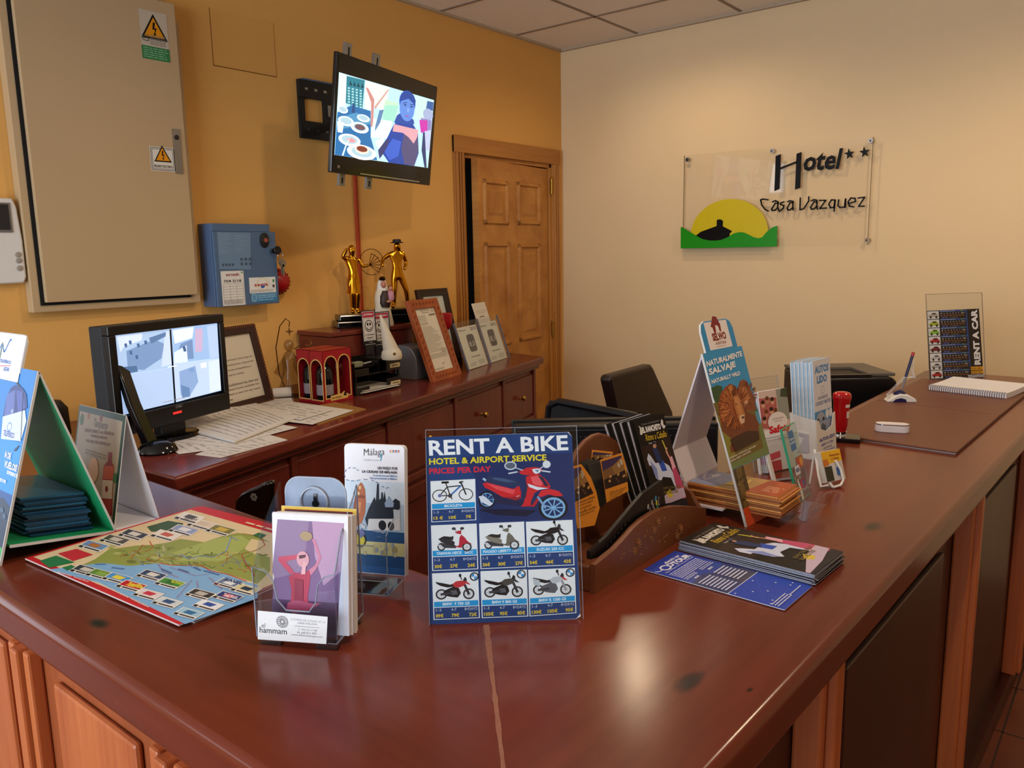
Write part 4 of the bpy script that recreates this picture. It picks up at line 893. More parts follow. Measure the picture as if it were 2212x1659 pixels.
# virgin and child
pv = on_x(828, 692, XW+.195); MV = yawframe((XW+.195, pv.y, zc_), 55)
vg = thing('religious_figurine', 'small crowned robed mother and child figurine in front of the golden man', 'figurine', MV)
CRE = mat('cream_robe', '#d2c8b2', rough=.5, noise=.1, nscale=60); BRN = mat('dark_brown_habit', '#33201a', rough=.5, noise=.2)
SKIN = mat('painted_skin', '#b97a66', rough=.5, noise=.05)
mb(CRE).lathe([(.046, 0), (.048, .012), (.040, .05), (.034, .09), (.036, .125), (.030, .155), (.012, .178)], 24, sy=.75).build('cloak', vg)
mb(BRN).lathe([(.020, 0), (.026, .02), (.024, .05), (.012, .075)], 18, (.010, -.018, .085), sy=.8).build('habit', vg)
he = mb(SKIN).ball((.006, -.012, .188), (.013, .014, .017), 16, 10).use(BRN).ball((.001, -.022, .189), .0016, 6, 4).ball((.010, -.0245, .189), .0016, 6, 4).use(SKIN).ball((.006, -.027, .184), (.002, .003, .003), 8, 5).use(mat('painted_lips', '#9a4640', rough=.5, noise=.1)).ball((.006, -.0245, .178), (.003, .0015, .0012), 8, 4); he.build('head', vg)
mb(mat('white_veil', '#dcdad4', rough=.55, noise=.04)).lathe([(.034, -.06), (.026, -.02), (.020, .015), (.014, .026), (.004, .031)], 20, (.002, .004, .182), sy=.85).build('veil', vg)
mb(mat('dark_crown', '#3d2a12', rough=.35, metal=.8, noise=.2)).lathe([(.012, 0), (.016, .010), (.013, .012), (.008, .018)], 10, (.003, -.002, .206)).build('crown', vg)
PINK = mat('pink_robe', '#bb8290', rough=.55, noise=.08)
bb = mb(PINK).lathe([(.013, 0), (.017, .012), (.015, .034), (.008, .046)], 16, (.036, -.022, .115)).use(SKIN).ball((.036, -.026, .169), (.010, .011, .012), 12, 8).use(BRN).ball((.036, -.021, .174), (.0105, .010, .009), 12, 8); bb.build('child', vg)
mb(SKIN).ball((.022, -.045, .112), (.010, .006, .006), 12, 6).tube([(.018, -.046, .112), (.030, -.048, .110)], .0025, 6).tube([(.018, -.044, .116), (.031, -.046, .116)], .0022, 6).build('hand', vg)

# ---- printer, letter trays, pointed hood figure, camera notices
GREY = mat('silver_grey_plastic', '#7e8088', rough=.32, metal=.3, noise=.06); DGR = mat('dark_grey_plastic', '#26252a', rough=.4, noise=.1)
pp = at(905, 812, ZK); Mp = yawframe((pp.x+.062, pp.y, ZK), 98)
pr = thing('inkjet_printer', 'silver-grey printer behind the letter trays on the sideboard', 'printer', Mp)
wp_ = .36
prof = [(-.005, 0), (-.012, .05), (-.010, .10), (.012, .135), (.04, .15), (.115, .152), (.115, 0)]
mb(GREY).prism([(y, z) for (y, z) in prof], -.10, .02, 'x').use(DGR).prism([(.012, 0), (.006, .12), (.03, .14), (.115, .145), (.115, 0)], .02, .19, 'x').build('casing', pr, bevel=.003)
mb(BLKG).box(.03, .18, -.004, .012, .02, .055).use(DGR).box(.03, .18, -.002, .012, .085, .13).build('paper_slot', pr, smooth=False)
TRAY = mat('smoked_plastic', '#1c1a1b', rough=.18, noise=.15)
ta = at(768, 856, ZK); tb = at(866, 834, ZK); ut = (tb-ta); wt_ = ut.length; Mt = yawframe((ta.x, ta.y, ZK), math.degrees(math.atan2(ut.y, ut.x)))
lt = thing('letter_trays', 'two-tier smoked black plastic letter trays in front of the printer', 'letter tray', Mt)
for i in (0, 1):
    zz = i*.075; tr_m = mb(TRAY).box(0, wt_, 0, .19, zz, zz+.004).box(0, .004, 0, .19, zz, zz+.055).box(wt_-.004, wt_, 0, .19, zz, zz+.055).box(0, wt_, .186, .19, zz, zz+.055).box(0, wt_*.3, -.002, .002, zz, zz+.03).box(wt_*.68, wt_, -.002, .002, zz, zz+.045)
    if i: tr_m.box(.004, .012, .0, .012, 0, zz).box(wt_-.012, wt_-.004, .0, .012, 0, zz).box(.004, .012, .178, .19, 0, zz).box(wt_-.012, wt_-.004, .178, .19, 0, zz)
    if i: tr_m.box(wt_*.60, wt_-.002, .02, .13, .128, .131).box(wt_*.6, wt_*.6+.004, .02, .13, .075, .131)
    tr = tr_m.build('tray', lt, smooth=False, bevel=.002)
    mb(mat('cream_label', '#c9b98f', rough=.6, noise=.05)).box(wt_*.76, wt_*.98, -.0035, -.002, zz+.012, zz+.030).use(ink('#7c705a')).box(wt_*.80, wt_*.94, -.0038, -.0034, zz+.018, zz+.024).build('tray_label', tr, smooth=False)
o = mb(PAPER)
for i in range(5): o.box(.02+.004*i, wt_-.03, .0-.012*(i % 3), .16, .005+i*.0025, .0062+i*.0025)
tag(o.build('paper_sheets', M=Mt, smooth=False), 'loose white sheets lying in the lower letter tray', 'papers')
o = thing('tape_dispenser', 'glossy black boat-shaped tray holding small things on the upper letter tray', 'desk tidy', Mt @ T(0, 0, .08))
mb(BLKG).lathe([(.045, 0), (.075, .028), (.072, .029), (.042, .004)], 28, (wt_*.42, .07, 0), sx=1.55, sy=.7).build('bowl', o)
mb(mat('pale_green_rubber', '#8f927c', rough=.6, noise=.1)).box(wt_*.22, wt_*.40, .055, .085, .024, .045).build('eraser_block', o, smooth=False, bevel=.003)
mb(mat('pen_white', '#b9b6b2', rough=.3, noise=.1)).tube([(wt_*.42, .06, .034), (wt_*.68, .065, .036)], .004, 8).use(mat('pen_magenta', '#8c2b4e', rough=.3, noise=.1)).tube([(wt_*.68, .065, .036), (wt_*.75, .066, .0365)], .0042, 8).build('pen', o)
# pointed-hood penitent figurine, standing on the printer
nz = on_x(842, 772, -2.62); CRM = mat('cream_cloth', '#cfc6b2', rough=.75, noise=.06, nscale=80)
zn = ZK+.131      # on the rim of the upper tray
qn = at(845, 780, zn)+Vector((-.045, .045, 0)); Mn = yawframe((qn.x, qn.y, zn), 55)
ng = thing('hooded_figurine', 'small cream figurine with a tall pointed hood on the letter trays', 'figurine', Mn)
mb(CRM).lathe([(.040, 0), (.044, .012), (.041, .030), (.030, .046)], 26).build('cape', ng)
mb(CRM).tube([(0, 0, .03), (-.008, 0, .06), (-.020, 0, .11), (-.034, 0, .165), (-.040, 0, .185)], [.033, .029, .019, .008, .003], 20).build('hood', ng)
mb(mat('gold_emblem', '#a37b2c', rough=.35, metal=.8, noise=.1)).lathe([(.006, 0), (.006, .002)], 12, (.006, -.043, .026), 'y').build('emblem', ng)
for i, (q4, lab) in enumerate(((((776, 672), (814, 672), (816, 749), (785, 748)), 'left red and white smiley camera notice leaning before the chest'), (((815, 674), (838, 675), (846, 746), (816, 748)), 'right red and white smiley camera notice half behind the pointed hood'))):
    MSn = fr((XW+.262+.012*(1-i), on_x(q4[3][0], q4[3][1], XW+.27).y, on_x(q4[3][0], q4[3][1], XW+.27).z), (.05, 1, 0), (0, 0, 1)) @ RX(-3)
    if i == 1: MSn = fr((XW+.255, on_x(808, 748, XW+.26).y, on_x(814, 748, XW+.26).z), (.05, 1, 0), (0, 0, 1)) @ RX(-3)
    w = on(MSn, *q4[2])[0]; h = on(MSn, *q4[0])[1]
    nt_ = thing('camera_notice', lab, 'sign', MSn, None)
    mb(BLKM).box(0, w, 0, h, -.003, 0).build('card', nt_, smooth=False)
    P = Print(MSn, w=.0003); P.rect(.002, h*.14, w-.006, h-.004, '#d8d4cf'); P.rect(.004, h*.80, w-.008, h*.96, '#b02a45'); P.text('¡SONRIA!', .010, h*.84, w-.014, h*.92, '#e0d5d0', .03)
    P.rrect(.006, h*.16, w-.010, h*.78, .006, '#3a3636'); P.rrect(.0075, h*.168, w-.0115, h*.772, .005, '#d8d4cf'); P.ring(w*.47, h*.56, w*.30, h*.17, .0035, '#1f1c1c'); P.oval(w*.38, h*.61, .0045, .007, '#1f1c1c'); P.oval(w*.56, h*.61, .0045, .007, '#1f1c1c')
    P.line([(w*.47+w*.17*math.cos(a), h*.55+h*.10*math.sin(a)) for a in [math.radians(200+i*14) for i in range(11)]], .0035, '#1f1c1c')
    P.text('LO ESTAMOS', w*.16, h*.285, w*.80, h*.335, '#4a4646', .02); P.text('FILMANDO', w*.24, h*.20, w*.74, h*.25, '#4a4646', .02); P.lines(w*.12, h*.02, w*.85, h*.055, 1, '#b8b3ae', .6); P.lines(w*.38, h*.08, w*.65, h*.11, 1, '#b8b3ae', .6)
    P.build('printed_face', nt_, smooth=False)
    z_ = MSn.translation.z
    mb(DGR).box(w*.15, w*.75, -(z_-ZK)+.0, 0.0, -.006, -.0002).build('support', nt_, smooth=False)
# red cap between the frames
qd = at(958, 700, ZK+.28); 
qd = hit(962, 694, MO @ Vector((0, 0, -.06)), MO.to_3x3() @ Vector((0, 0, 1)))
rc = thing('red_bottle', 'red-capped plastic bottle behind the orange carved frame', 'bottle', yawframe((qd.x, qd.y, ZK), 0))
hz = qd.z-ZK
mb(mat('red_cap', '#a3121b', rough=.35, noise=.08)).lathe([(.016, hz-.04), (.030, hz-.02), (.034, hz), (.034, hz+.035), (.028, hz+.04)], 24).build('cap', rc)
mb(mat('pinkish_bottle', '#b98f8c', rough=.3, noise=.06)).lathe([(.034, 0), (.036, .01), (.036, hz-.12), (.016, hz-.06), (.016, hz-.035)], 24).build('bottle_body', rc)
gd = at(1001, 787, ZK); gl = mb(acrylic('greenish_glass', (.75, .88, .78), k=.9)).lathe([(.022, 0), (.040, .03), (.037, .03), (.020, .004)], 24)
tag(gl.build('glass_dish', M=T(gd.x-.05, gd.y, ZK)), 'small greenish glass dish behind the award stand', 'dish')

# ---- twin red wine gift boxes
def wine_box(lab, M, group):
    w, d, h = .147, .074, .205; t = thing('wine_gift_box', lab, 'gift box', M, group)
    RB = mat('red_cardboard', '#a11620', rough=.4, noise=.04, nscale=50); YB_ = mat('cream_border', '#d8b46a', rough=.5, noise=.04)
    b = mb(RB).box(0, w, 0, d, 0, .003).box(0, w, 0, d, h-.003, h).box(0, w, d-.003, d, 0, h).box(w-.003, w, 0, d, 0, h)
    def arch(cx, r, yb, ys, n=10): return [(cx-r, yb), (cx-r, ys)]+[(cx-r*math.cos(PI*i/n), ys+r*1.1*math.sin(PI*i/n)) for i in range(1, n)]+[(cx+r, ys), (cx+r, yb)]
    def facew(x0, x1, cs, r, yb, ys, place):
        top = lambda cx: [(cx-r-.0, h), ]+[p for p in arch(cx, r, yb, ys)[1:-1]]+[(cx+r, h)]
        xs = [x0]+[v for c in cs for v in (c-r, c+r)]+[x1]
        pcs = [[(xs[j], 0), (xs[j+1], 0), (xs[j+1], h), (xs[j], h)] for j in range(0, len(xs), 2)]
        for c in cs: pcs += [[(c-r, 0), (c+r, 0), (c+r, yb), (c-r, yb)], top(c)]
        for p in pcs: place(b, p, 0)
        b.use(YB_)
        for c in cs:
            o_ = arch(c, r+.004, yb-.004, ys); i_ = arch(c, r, yb, ys)
            for j in range(len(o_)-1): place(b, [o_[j], o_[j+1], i_[j+1], i_[j]], 1)
            place(b, [o_[-1], o_[0], i_[0], i_[-1]], 1)
        b.use(RB)
    def front(b_, p, k_): b_.prism(p, -.0007*k_, .002, 'y')
    def side(b_, p, k_): b_.prism(p, -.0007*k_, .002, 'x')
    facew(0, w, (w*.27, w*.73), .029, .022, h*.72, front); facew(0, d, (d*.5,), .030, .016, h*.66, side)
    b.build('carton', t, smooth=False)
    P = Print(M @ Matrix(((1, 0, 0, 0), (0, 0, -1, 0), (0, 1, 0, 0), (0, 0, 0, 1))), w=.0012); P.poly([(.03, .010), (.118, .010), (.124, .024), (.112, .030), (.10, .040), (.088, .032), (.03, .030)], '#d8b46a'); P.text('Bordalejos', .036, .014, .086, .024, '#3a1512', .02, .15); P.poly([(.096, .022), (.112, .020), (.110, .034), (.102, .036)], '#1e100e'); P.build('maker_label', t, Matrix(((1, 0, 0, 0), (0, 0, -1, 0), (0, 1, 0, 0), (0, 0, 0, 1))), smooth=False)
    return t
def bottle(lab, M, group):
    t = thing('wine_bottle', lab, 'bottle', M, group); GL = mat('dark_bottle_glass', '#0c0f14', rough=.06, noise=.2)
    mb(GL).lathe([(.030, 0), (.0325, .004), (.0325, .112), (.026, .130), (.0125, .146), (.0115, .180), (.0125, .182)], 26).build('glass', t)
    mb(mat('wine_label', '#8f8590', rough=.5, noise=.3, nscale=120)).lathe([(.0328, .028), (.0328, .068)], 26).build('label', t); mb(BLKG).lathe([(.0125, .150), (.0125, .186), (.010, .188)], 18).build('capsule', t)
    return t
bc = at(700, 875, ZK); ang = 94
for i in range(2):
    Mb = yawframe((bc.x-i*.079, bc.y+.004, ZK), ang)
    nm_ = ('front', 'rear')[i]
    wine_box('%s red arched-window wine gift box on the sideboard' % ('nearer' if i == 0 else 'farther, left-hand'), Mb, 'red wine gift boxes')
    for j in range(2):
        if i == 0 and j == 1: continue
        bottle(('dark wine bottle inside the nearer red gift box' if i == 0 else ('dark bottle at the near end of the farther red gift box' if j == 0 else 'dark bottle at the far end of the farther red gift box')), Mb @ T(.147*(.27 if j == 0 else .73), .038, .004), 'bottles in the gift boxes')
Mb = yawframe((bc.x, bc.y+.004, ZK), ang)
mb_ = thing('wine_glass', 'clear plastic insert in the right window of the nearer red gift box', 'glass', Mb @ T(.147*.73, .038, .004))
mb(acrylic('clear_glass', k=.9)).lathe([(.024, 0), (.024, .003), (.004, .008), (.004, .05), (.022, .075), (.026, .105), (.022, .14)], 24).build('glass_body', mb_)

# ---- glass angel with wire hooks
ag = at(628, 858, ZK); Ma = yawframe((ag.x-.02, ag.y+.02, ZK), 62)
an = thing('glass_angel', 'clear glass angel ornament with gilt wire hooks and hanging star', 'ornament', Ma)
GLS = acrylic('ornament_glass', (.93, .88, .78), rough=.08, k=.82)
mb(GLS).lathe([(.060, 0), (.058, .01), (.040, .06), (.028, .11), (.030, .15), (.020, .175), (.008, .185)], 22, (0, 0, 0)).build('gown', an)
mb(GLS).ball((0, 0, .206), (.020, .02, .024), 16, 10).build('head', an)
mb(GLS).prism([(-.065, .10), (-.02, .17), (-.012, .12), (-.03, .07)], -.003, .003, 'y').prism([(.065, .10), (.02, .17), (.012, .12), (.03, .07)], -.003, .003, 'y').build('wings', an)
WIRE = mat('gilt_wire', '#7a4f28', rough=.3, metal=1, noise=.1)
mb(WIRE).tube([(-.020, 0, .02), (-.045, 0, .10), (-.050, 0, .20), (-.030, 0, .285), (-.005, 0, .315), (.010, 0, .300), (.006, 0, .282)], .0022, 7).tube([(.02, 0, .19), (.045, 0, .205), (.060, 0, .225), (.085, 0, .228), (.092, 0, .210), (.078, 0, .198), (.066, 0, .206)], .0022, 7).build('wire_hook', an)
st = mb(mat('gilt_star', '#a57f4a', rough=.3, metal=1, noise=.1)); pts = []
for i in range(8): a_ = PI*i/4; r_ = .018 if i % 2 == 0 else .005; pts.append((.006+r_*math.cos(a_), .262+r_*1.2*math.sin(a_)))
st.prism(pts, -.001, .001, 'y').tube([(.006, 0, .282), (.006, 0, .270)], .0008, 5); st.build('star', an, smooth=False)

# ---- clipboard, papers, receipt roll
def quadsheet(name, c4, c, z, lab, cat='paper', curl=0, rows=12, t=.0006, m=None, bump=0, ink_c='#b3afa8', grid=False):
    P4 = [at(*c(*p), z) for p in c4]; o = P4[0]; u = (P4[1]-o).normalized(); M = fr(o, u, Vector((0, 0, 1)).cross(u)); Mi = M.inverted(); L4_ = [(Mi @ p) for p in P4]
    def fn(a, b):
        p = L4_[0]*(1-a)*(1-b)+L4_[1]*a*(1-b)+L4_[2]*a*b+L4_[3]*(1-a)*b
        zz = bump*math.sin(PI*a)*math.sin(PI*b)+(curl*max(0, (.16-a)/.16)**2 if curl else 0)
        return (p.x, p.y, zz+t)
    s_ = MB(); s_.use(m or PAPER).sheet(fn, 12, 6, t)
    s_.use(ink(ink_c)); rr = random.Random(len(lab))
    for i in range(rows):
        b0 = .10+.8*i/rows; x = .08
        if grid:
            for j in range(10): a0, a1 = .06+j*.088, .06+j*.088+.080; pts = [fn(a0, b0), fn(a1, b0), fn(a1, b0+.006), fn(a0, b0+.006)]; s_.add([(p[0], p[1], p[2]+.0005) for p in pts], [(0, 1, 2, 3)])
        while x < .9:
            wd = min(rr.uniform(.02, .10), .92-x)
            if rr.random() < .72: pts = [fn(x, b0), fn(x+wd, b0), fn(x+wd, b0+.2/rows), fn(x, b0+.2/rows)]; s_.add([(p[0], p[1], p[2]+.0005) for p in pts], [(0, 1, 2, 3)])
            x += wd+.015
    return tag(s_.build(name, M=M, smooth=False), lab, cat)
TAN = wood('clipboard_board', '#8a5f2c', '#a87a3e', 'X', 8, rough=.6, bump=.03)
quadsheet('clipboard', ((1545, 1197), (1866, 1090), (1640, 1040), (1330, 1120)), cC, ZK, 'tan hardboard clipboard sticking out from under papers by the gift boxes', 'clipboard', rows=0, t=.003, m=TAN)
quadsheet('paper_sheet', ((385, 1338), (520, 1388), (1000, 1262), (600, 1240)), cC, ZK, 'leftmost loose paper of the pile before the monitor', rows=8)
quadsheet('paper_sheet', ((700, 1398), (872, 1420), (1330, 1300), (1040, 1262)), cC, ZK+.0008, 'front loose paper of the pile overhanging the sideboard edge', rows=8)
quadsheet('paper_sheet', ((465, 1312), (590, 1394), (1330, 1296), (980, 1200)), cC, ZK+.0018, 'paper with handwriting under the curled sheet', rows=9)
quadsheet('paper_sheet', ((560, 1308), (905, 1342), (1400, 1212), (1060, 1150)), cC, ZK+.003, 'printed paper directly below the curled sheet', rows=10)
quadsheet('paper_bundle', ((590, 1222), (970, 1318), (1400, 1150), (1075, 1040)), cC, ZK+.006, 'curled paper bundle with a printed table on top of the loose papers', rows=11, curl=.018, t=.005, bump=.006, grid=True)
quadsheet('paper_sheet', ((945, 1128), (1500, 1192), (1785, 1095), (1195, 1012)), cC, ZK+.0052, 'wide paper lying on the tan clipboard', rows=6, bump=.003)
quadsheet('paper_sheet', ((1130, 1110), (1420, 1160), (1640, 1095), (1350, 1035)), cC, ZK+.0095, 'smaller paper on top of the clipboard pile', rows=5)
rl = at(603, 862, ZK); Mr = yawframe((rl.x+.02, rl.y, ZK+.028), 60)
rr_ = thing('receipt_roll', 'curled white till receipt lying beside the framed notice', 'receipt', Mr)
mb(PAPER).lathe([(.020, -.035), (.0205, -.035), (.0205, .035), (.020, .035)], 24, (0, 0, 0), 'x').lathe([(.014, -.036), (.0145, -.036), (.0145, .036), (.014, .036)], 20, (0, 0, 0), 'x').build('curl', rr_)
mb(PAPER).sheet(lambda a, b: (-.035+.07*a, -.02-.07*b, -.0195-.006*math.sin(b*2)), 4, 8).build('tail', rr_)

# ---- cordless phone in its cradle, small speaker
ph = at(330, 985, ZK); Mph = yawframe((ph.x-.03, ph.y+.03, ZK), 40)
tp_ = thing('cordless_phone', 'black cordless phone upright in its cradle by the sideboard corner', 'phone', Mph)
mb(BLKG).lathe([(.055, 0), (.058, .006), (.050, .022), (.030, .034), (.012, .036)], 28, sy=.85).build('cradle', tp_)
mb(BLKG).prism([(-.004, .012), (-.055, .145), (-.085, .255), (-.092, .266), (-.099, .262), (-.098, .24), (-.075, .14), (-.030, .012)], -.022, .022, 'y').build('handset', tp_, RZ(-12), bevel=.006, seg=3)
spk = at(203, 905, ZK)
sp_ = thing('small_speaker', 'small dark speaker behind the left edge of the monitor', 'speaker', yawframe((-2.66, .99, ZK), 30))
mb(mat('dark_brown_plastic', '#1e1512', rough=.5, noise=.2)).lathe([(.045, 0), (.05, .02), (.048, .10), (.030, .125), (.004, .13)], 24).build('housing', sp_)
mb(BLKG).lathe([(.026, -.052), (.026, -.044), (.010, -.040)], 20, (0, 0, .07), 'y').build('cone', sp_)
# ================================================================ things on the left counter
# ---- blue cable-car A-frame stand with leaflets
XA = -1.49; yF = at(2, 1226, ZC).y; qa = on_x(82, 802, XA); qb = at(244, 1150, ZC)
LA = .27
BOARD = mat('white_board_edge', '#c9c7c4', rough=.6, noise=.03)
cs = thing('leaflet_stand', 'blue cable-car A-frame stand at the left end with green inside', 'leaflet stand')
va = Vector((0, qa.y-yF, qa.z-ZC)); hA = va.length
MFr = fr((XA-LA, yF, ZC), (1, 0, 0), va)
def fpx(*p): return on(MFr, *p)
th = fpx(41, 826)[0]; tt = fpx(43, 722)[1]; tb_ = fpx(37, 826)[1]
mb(BOARD).box(0, LA, 0, hA, -.004, 0).build('front_panel', cs, MFr, smooth=False)
mb(BOARD).prism([(.05, hA-.01), (th, hA-.01), (th, tt-.012), (th-.012, tt), (.062, tt), (.05, tt-.012)], -.003, .001).build('header_tag', cs, MFr, smooth=False)
P = Print(MFr, w=.0004); fx = lambda *pts: P.pxs(lambda x, y: (x, y), pts)
P.rect(0, 0, LA-.003, hA, '#1d7ac4'); P.rect(0, hA*.30, LA-.003, hA*.62, '#2a8ad2'); P.rect(0, 0, LA-.003, hA*.36, '#1e4f8e'); P.poly([(0, 0), (LA-.003, 0), (LA-.003, hA*.30), (LA*.85, hA*.33), (LA*.7, hA*.29), (LA*.4, hA*.34), (0, hA*.3)], '#26364e'); P.poly([(LA-.05, 0), (LA-.003, 0), (LA-.003, hA*.09), (LA-.05, hA*.10)], '#3aa64a')
for i in range(26): P.oval(LA*.45+P.jit.random()*LA*.5, P.jit.random()*hA*.27, .008, .005, P.jit.choice(('#33465a', '#2b3f38', '#465a72')), 8)
P.line(fx((36, 826), (46, 838)), .004, '#1d2b4a'); P.poly(fx((24, 838), (33, 832), (50, 838), (58, 852), (60, 880), (52, 888), (7, 900), (14, 862)), '#2b3c7a'); P.poly(fx((16, 852), (34, 842), (30, 895), (10, 900)), '#5866a8'); P.poly(fx((36, 843), (50, 846), (55, 880), (40, 892)), '#4a58a0'); P.poly(fx((7, 900), (55, 886), (58, 910), (46, 953), (3, 948)), '#c9cfe0'); P.line(fx((51, 848), (46, 950)), .003, '#11141f')
P.text('48', *fpx(24, 893), *fpx(31, 884), '#aeb6cf', .02); P.text('TELEFÉRICO', *fpx(8, 940), *fpx(34, 933), '#2a4f9c', .03); P.ring(*fpx(22, 922), .010, .008, .0015, '#3a78b8', 14)
P.poly(fx((30, 973), (41, 962), (43, 963), (36, 973), (33, 975)), '#2a3350')
for t, x0, x1, y, h_ in (('N DE', -14, 24, 993, 15), ('VUELOS!', -40, 37, 1020, 17), ('EXPERIENCE!', -62, 39, 1033, 9), ('DISCOVER', -60, 14, 1045, 8)): u1, v1_ = fpx(x1, y); v2_ = fpx(x1, y-h_)[1]; u0 = u1-(v2_-v1_)*.78*len(t)*(.82 if len(t) > 5 else .75); P.text(t, u0, v1_, u1, v2_, '#e6ecf2', .04)
a = fpx(37, 816); P.rect(.052, tb_, th-.002, tt-.002, '#d8d4d8'); cxh = fpx(6, 750)[0]
P.line([(cxh, fpx(6, 775)[1]), (cxh, fpx(6, 742)[1])], .006, '#4c6a5a'); 
for s_ in (-1, 1): P.line([(cxh+s_*(.004+.034*t), fpx(6, 745)[1]-.012*math.sin(t*PI*1.6)*1.0) for t in [i/8 for i in range(9)]], .004, '#3a78b0')
for t, x0, x1, y, h_, c_ in (('TELEFÉRICO', -38, 25, 787, 9, '#1f5fa8'), ('BENALMÁDECAR', -50, 21, 803, 9, '#1f5fa8')):
    u1, v1_ = fpx(x1, y); v2_ = fpx(x1, y-h_)[1]; t = t if t[0] == 'T' else 'LECAR'
    P.text(t, u1-(v2_-v1_)*.72*len(t), v1_, u1, v2_, c_, .05)
P.line([(fpx(-30, 791)[0], fpx(-30, 791)[1]), fpx(25, 790)], .0012, '#c0392b'); P.build('printed_front', cs, MFr, smooth=False)
vb = Vector((0, qa.y-qb.y, qa.z-ZC)); MBk = fr((XA, qb.y, ZC), (-1, 0, 0), vb)
GRN = mat('green_board', '#1f9c63', rough=.4, noise=.03)
mb(BOARD).box(0, LA, 0, vb.length-.003, 0.0, .003).use(GRN).box(.003, LA, 0, vb.length-.003, -.001, 0).build('back_panel', cs, MBk, smooth=False)
q1 = on_x(22, 1184, XA)
mb(GRN).prism([(q1.y, q1.z), (qb.y, ZC+.002), (qb.y, ZC+.007), (q1.y, q1.z+.005)], XA-LA, XA-.002, 'x').use(BOARD).prism([(q1.y, q1.z), (qb.y, ZC+.002), (qb.y, ZC+.007), (q1.y, q1.z+.005)], XA-.002, XA, 'x').build('tray', cs, smooth=False)
rnd = random.Random(2); blues = ('#0d3f66', '#124d78', '#0f3557', '#1a5f8c')
for i in range(16):
    m_ = mat('leaflet_blue_%d' % (i % 4), blues[i % 4], rough=.3, noise=.2, nscale=40); dx = rnd.uniform(-.006, .006); dy = rnd.uniform(-.004, .004)
    yA, yB = .505, .612; k_ = (q1.z-ZC-.002)/(qb.y-q1.y); sl_ = lambda y: q1.z-(y-q1.y)*k_+.006
    zz = .0045*i
    o = mb(m_).prism([(yA+dy, sl_(yA)+zz), (yB+dy, sl_(yB)+zz), (yB+dy, sl_(yB)+zz+.004), (yA+dy, sl_(yA)+zz+.004)], XA-LA+.03+dx, XA-.035+dx, 'x').build('leaflet', smooth=False)
    tag(o, 'blue leaflet in the stack inside the green A-frame stand' if 0 < i < 15 else ('lowest blue leaflet inside the green A-frame stand' if i == 0 else 'topmost blue leaflet of the stack inside the green A-frame stand'), 'leaflet', 'blue leaflets in the cable-car stand')
# ---- gin tent card
XT = -1.503; yT0 = at(246, 1150, ZC).y; yT1 = at(340, 1121, ZC).y; qt = on_x(272, 898, XT); LT = .20
tc_ = thing('tent_card', 'white folded tent card advertising a gin with a red bottle', 'tent card')
v1 = Vector((0, qt.y-yT0, qt.z-ZC)); h1 = v1.length; MTc = fr((XT-LT, yT0, ZC), (1, 0, 0), v1); MT2 = fr((XT, yT1, ZC), (-1, 0, 0), Vector((0, qt.y-yT1, qt.z-ZC)))
mb(PAPER_B).box(0, LT, 0, h1, -.0015, 0).build('front_face', tc_, MTc, smooth=False)
mb(PAPER_B).box(0, LT, 0, Vector((0, qt.y-yT1, qt.z-ZC)).length, 0, .0015).build('back_face', tc_, MT2, smooth=False)
mb(PAPER_B).box(XT-LT, XT, yT0+.003, yT1-.003, ZC+.0005, ZC+.002).build('bottom_flap', tc_, smooth=False)
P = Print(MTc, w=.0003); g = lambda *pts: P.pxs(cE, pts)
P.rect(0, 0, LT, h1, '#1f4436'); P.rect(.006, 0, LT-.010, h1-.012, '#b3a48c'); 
a = on(MTc, *cE(560, 670)); b = on(MTc, *cE(650, 640)); P.text('Tanqueray', a[0], a[1]-.004, b[0], b[1], '#5a2a2a', .02, .3); P.oval(*on(MTc, *cE(605, 618)), .006, .008, '#8a2020', 14); P.oval(*on(MTc, *cE(530, 605)), .005, .006, '#b05a2a', 12); P.oval(*on(MTc, *cE(490, 625)), .008, .012, '#3f6a3a', 12)
for t, c_ in (('DESCUBRE LA NUEVA', ((507, 698), (682, 722), (507, 678))), ('TANQUERAY', ((538, 730), (642, 748), (540, 712))), ('FLOR DE SEVILLA', ((516, 760), (660, 784), (517, 742)))): P.textq(t, cE, *c_, '#7a4a3a', .02)
a = on(MTc, *cE(512, 795)); b = on(MTc, *cE(650, 775)); P.lines(a[0], a[1]-.012, b[0], a[1], 2, '#8d8276', .5)
P.poly(g((648, 820), (670, 822), (668, 880), (682, 905), (672, 1110), (672, 1200), (606, 1195), (612, 1000), (622, 900), (645, 875)), '#8a1f1f'); P.poly(g((614, 985), (676, 990), (670, 1100), (609, 1095)), '#d8c9b4'); P.poly(g((624, 900), (682, 905), (678, 985), (616, 980)), '#c25a3a'); P.oval(*on(MTc, *cE(640, 1040)), .006, .006, '#8a2020', 14); P.poly(g((610, 1100), (670, 1105), (668, 1190), (607, 1185)), '#a83a32'); P.oval(*on(MTc, *cE(560, 930)), .022, .026, '#e0b892', 16); P.oval(*on(MTc, *cE(690, 975)), .008, .010, '#3f7a4a', 12)
P.build('printed_front', tc_, MTc, smooth=False)
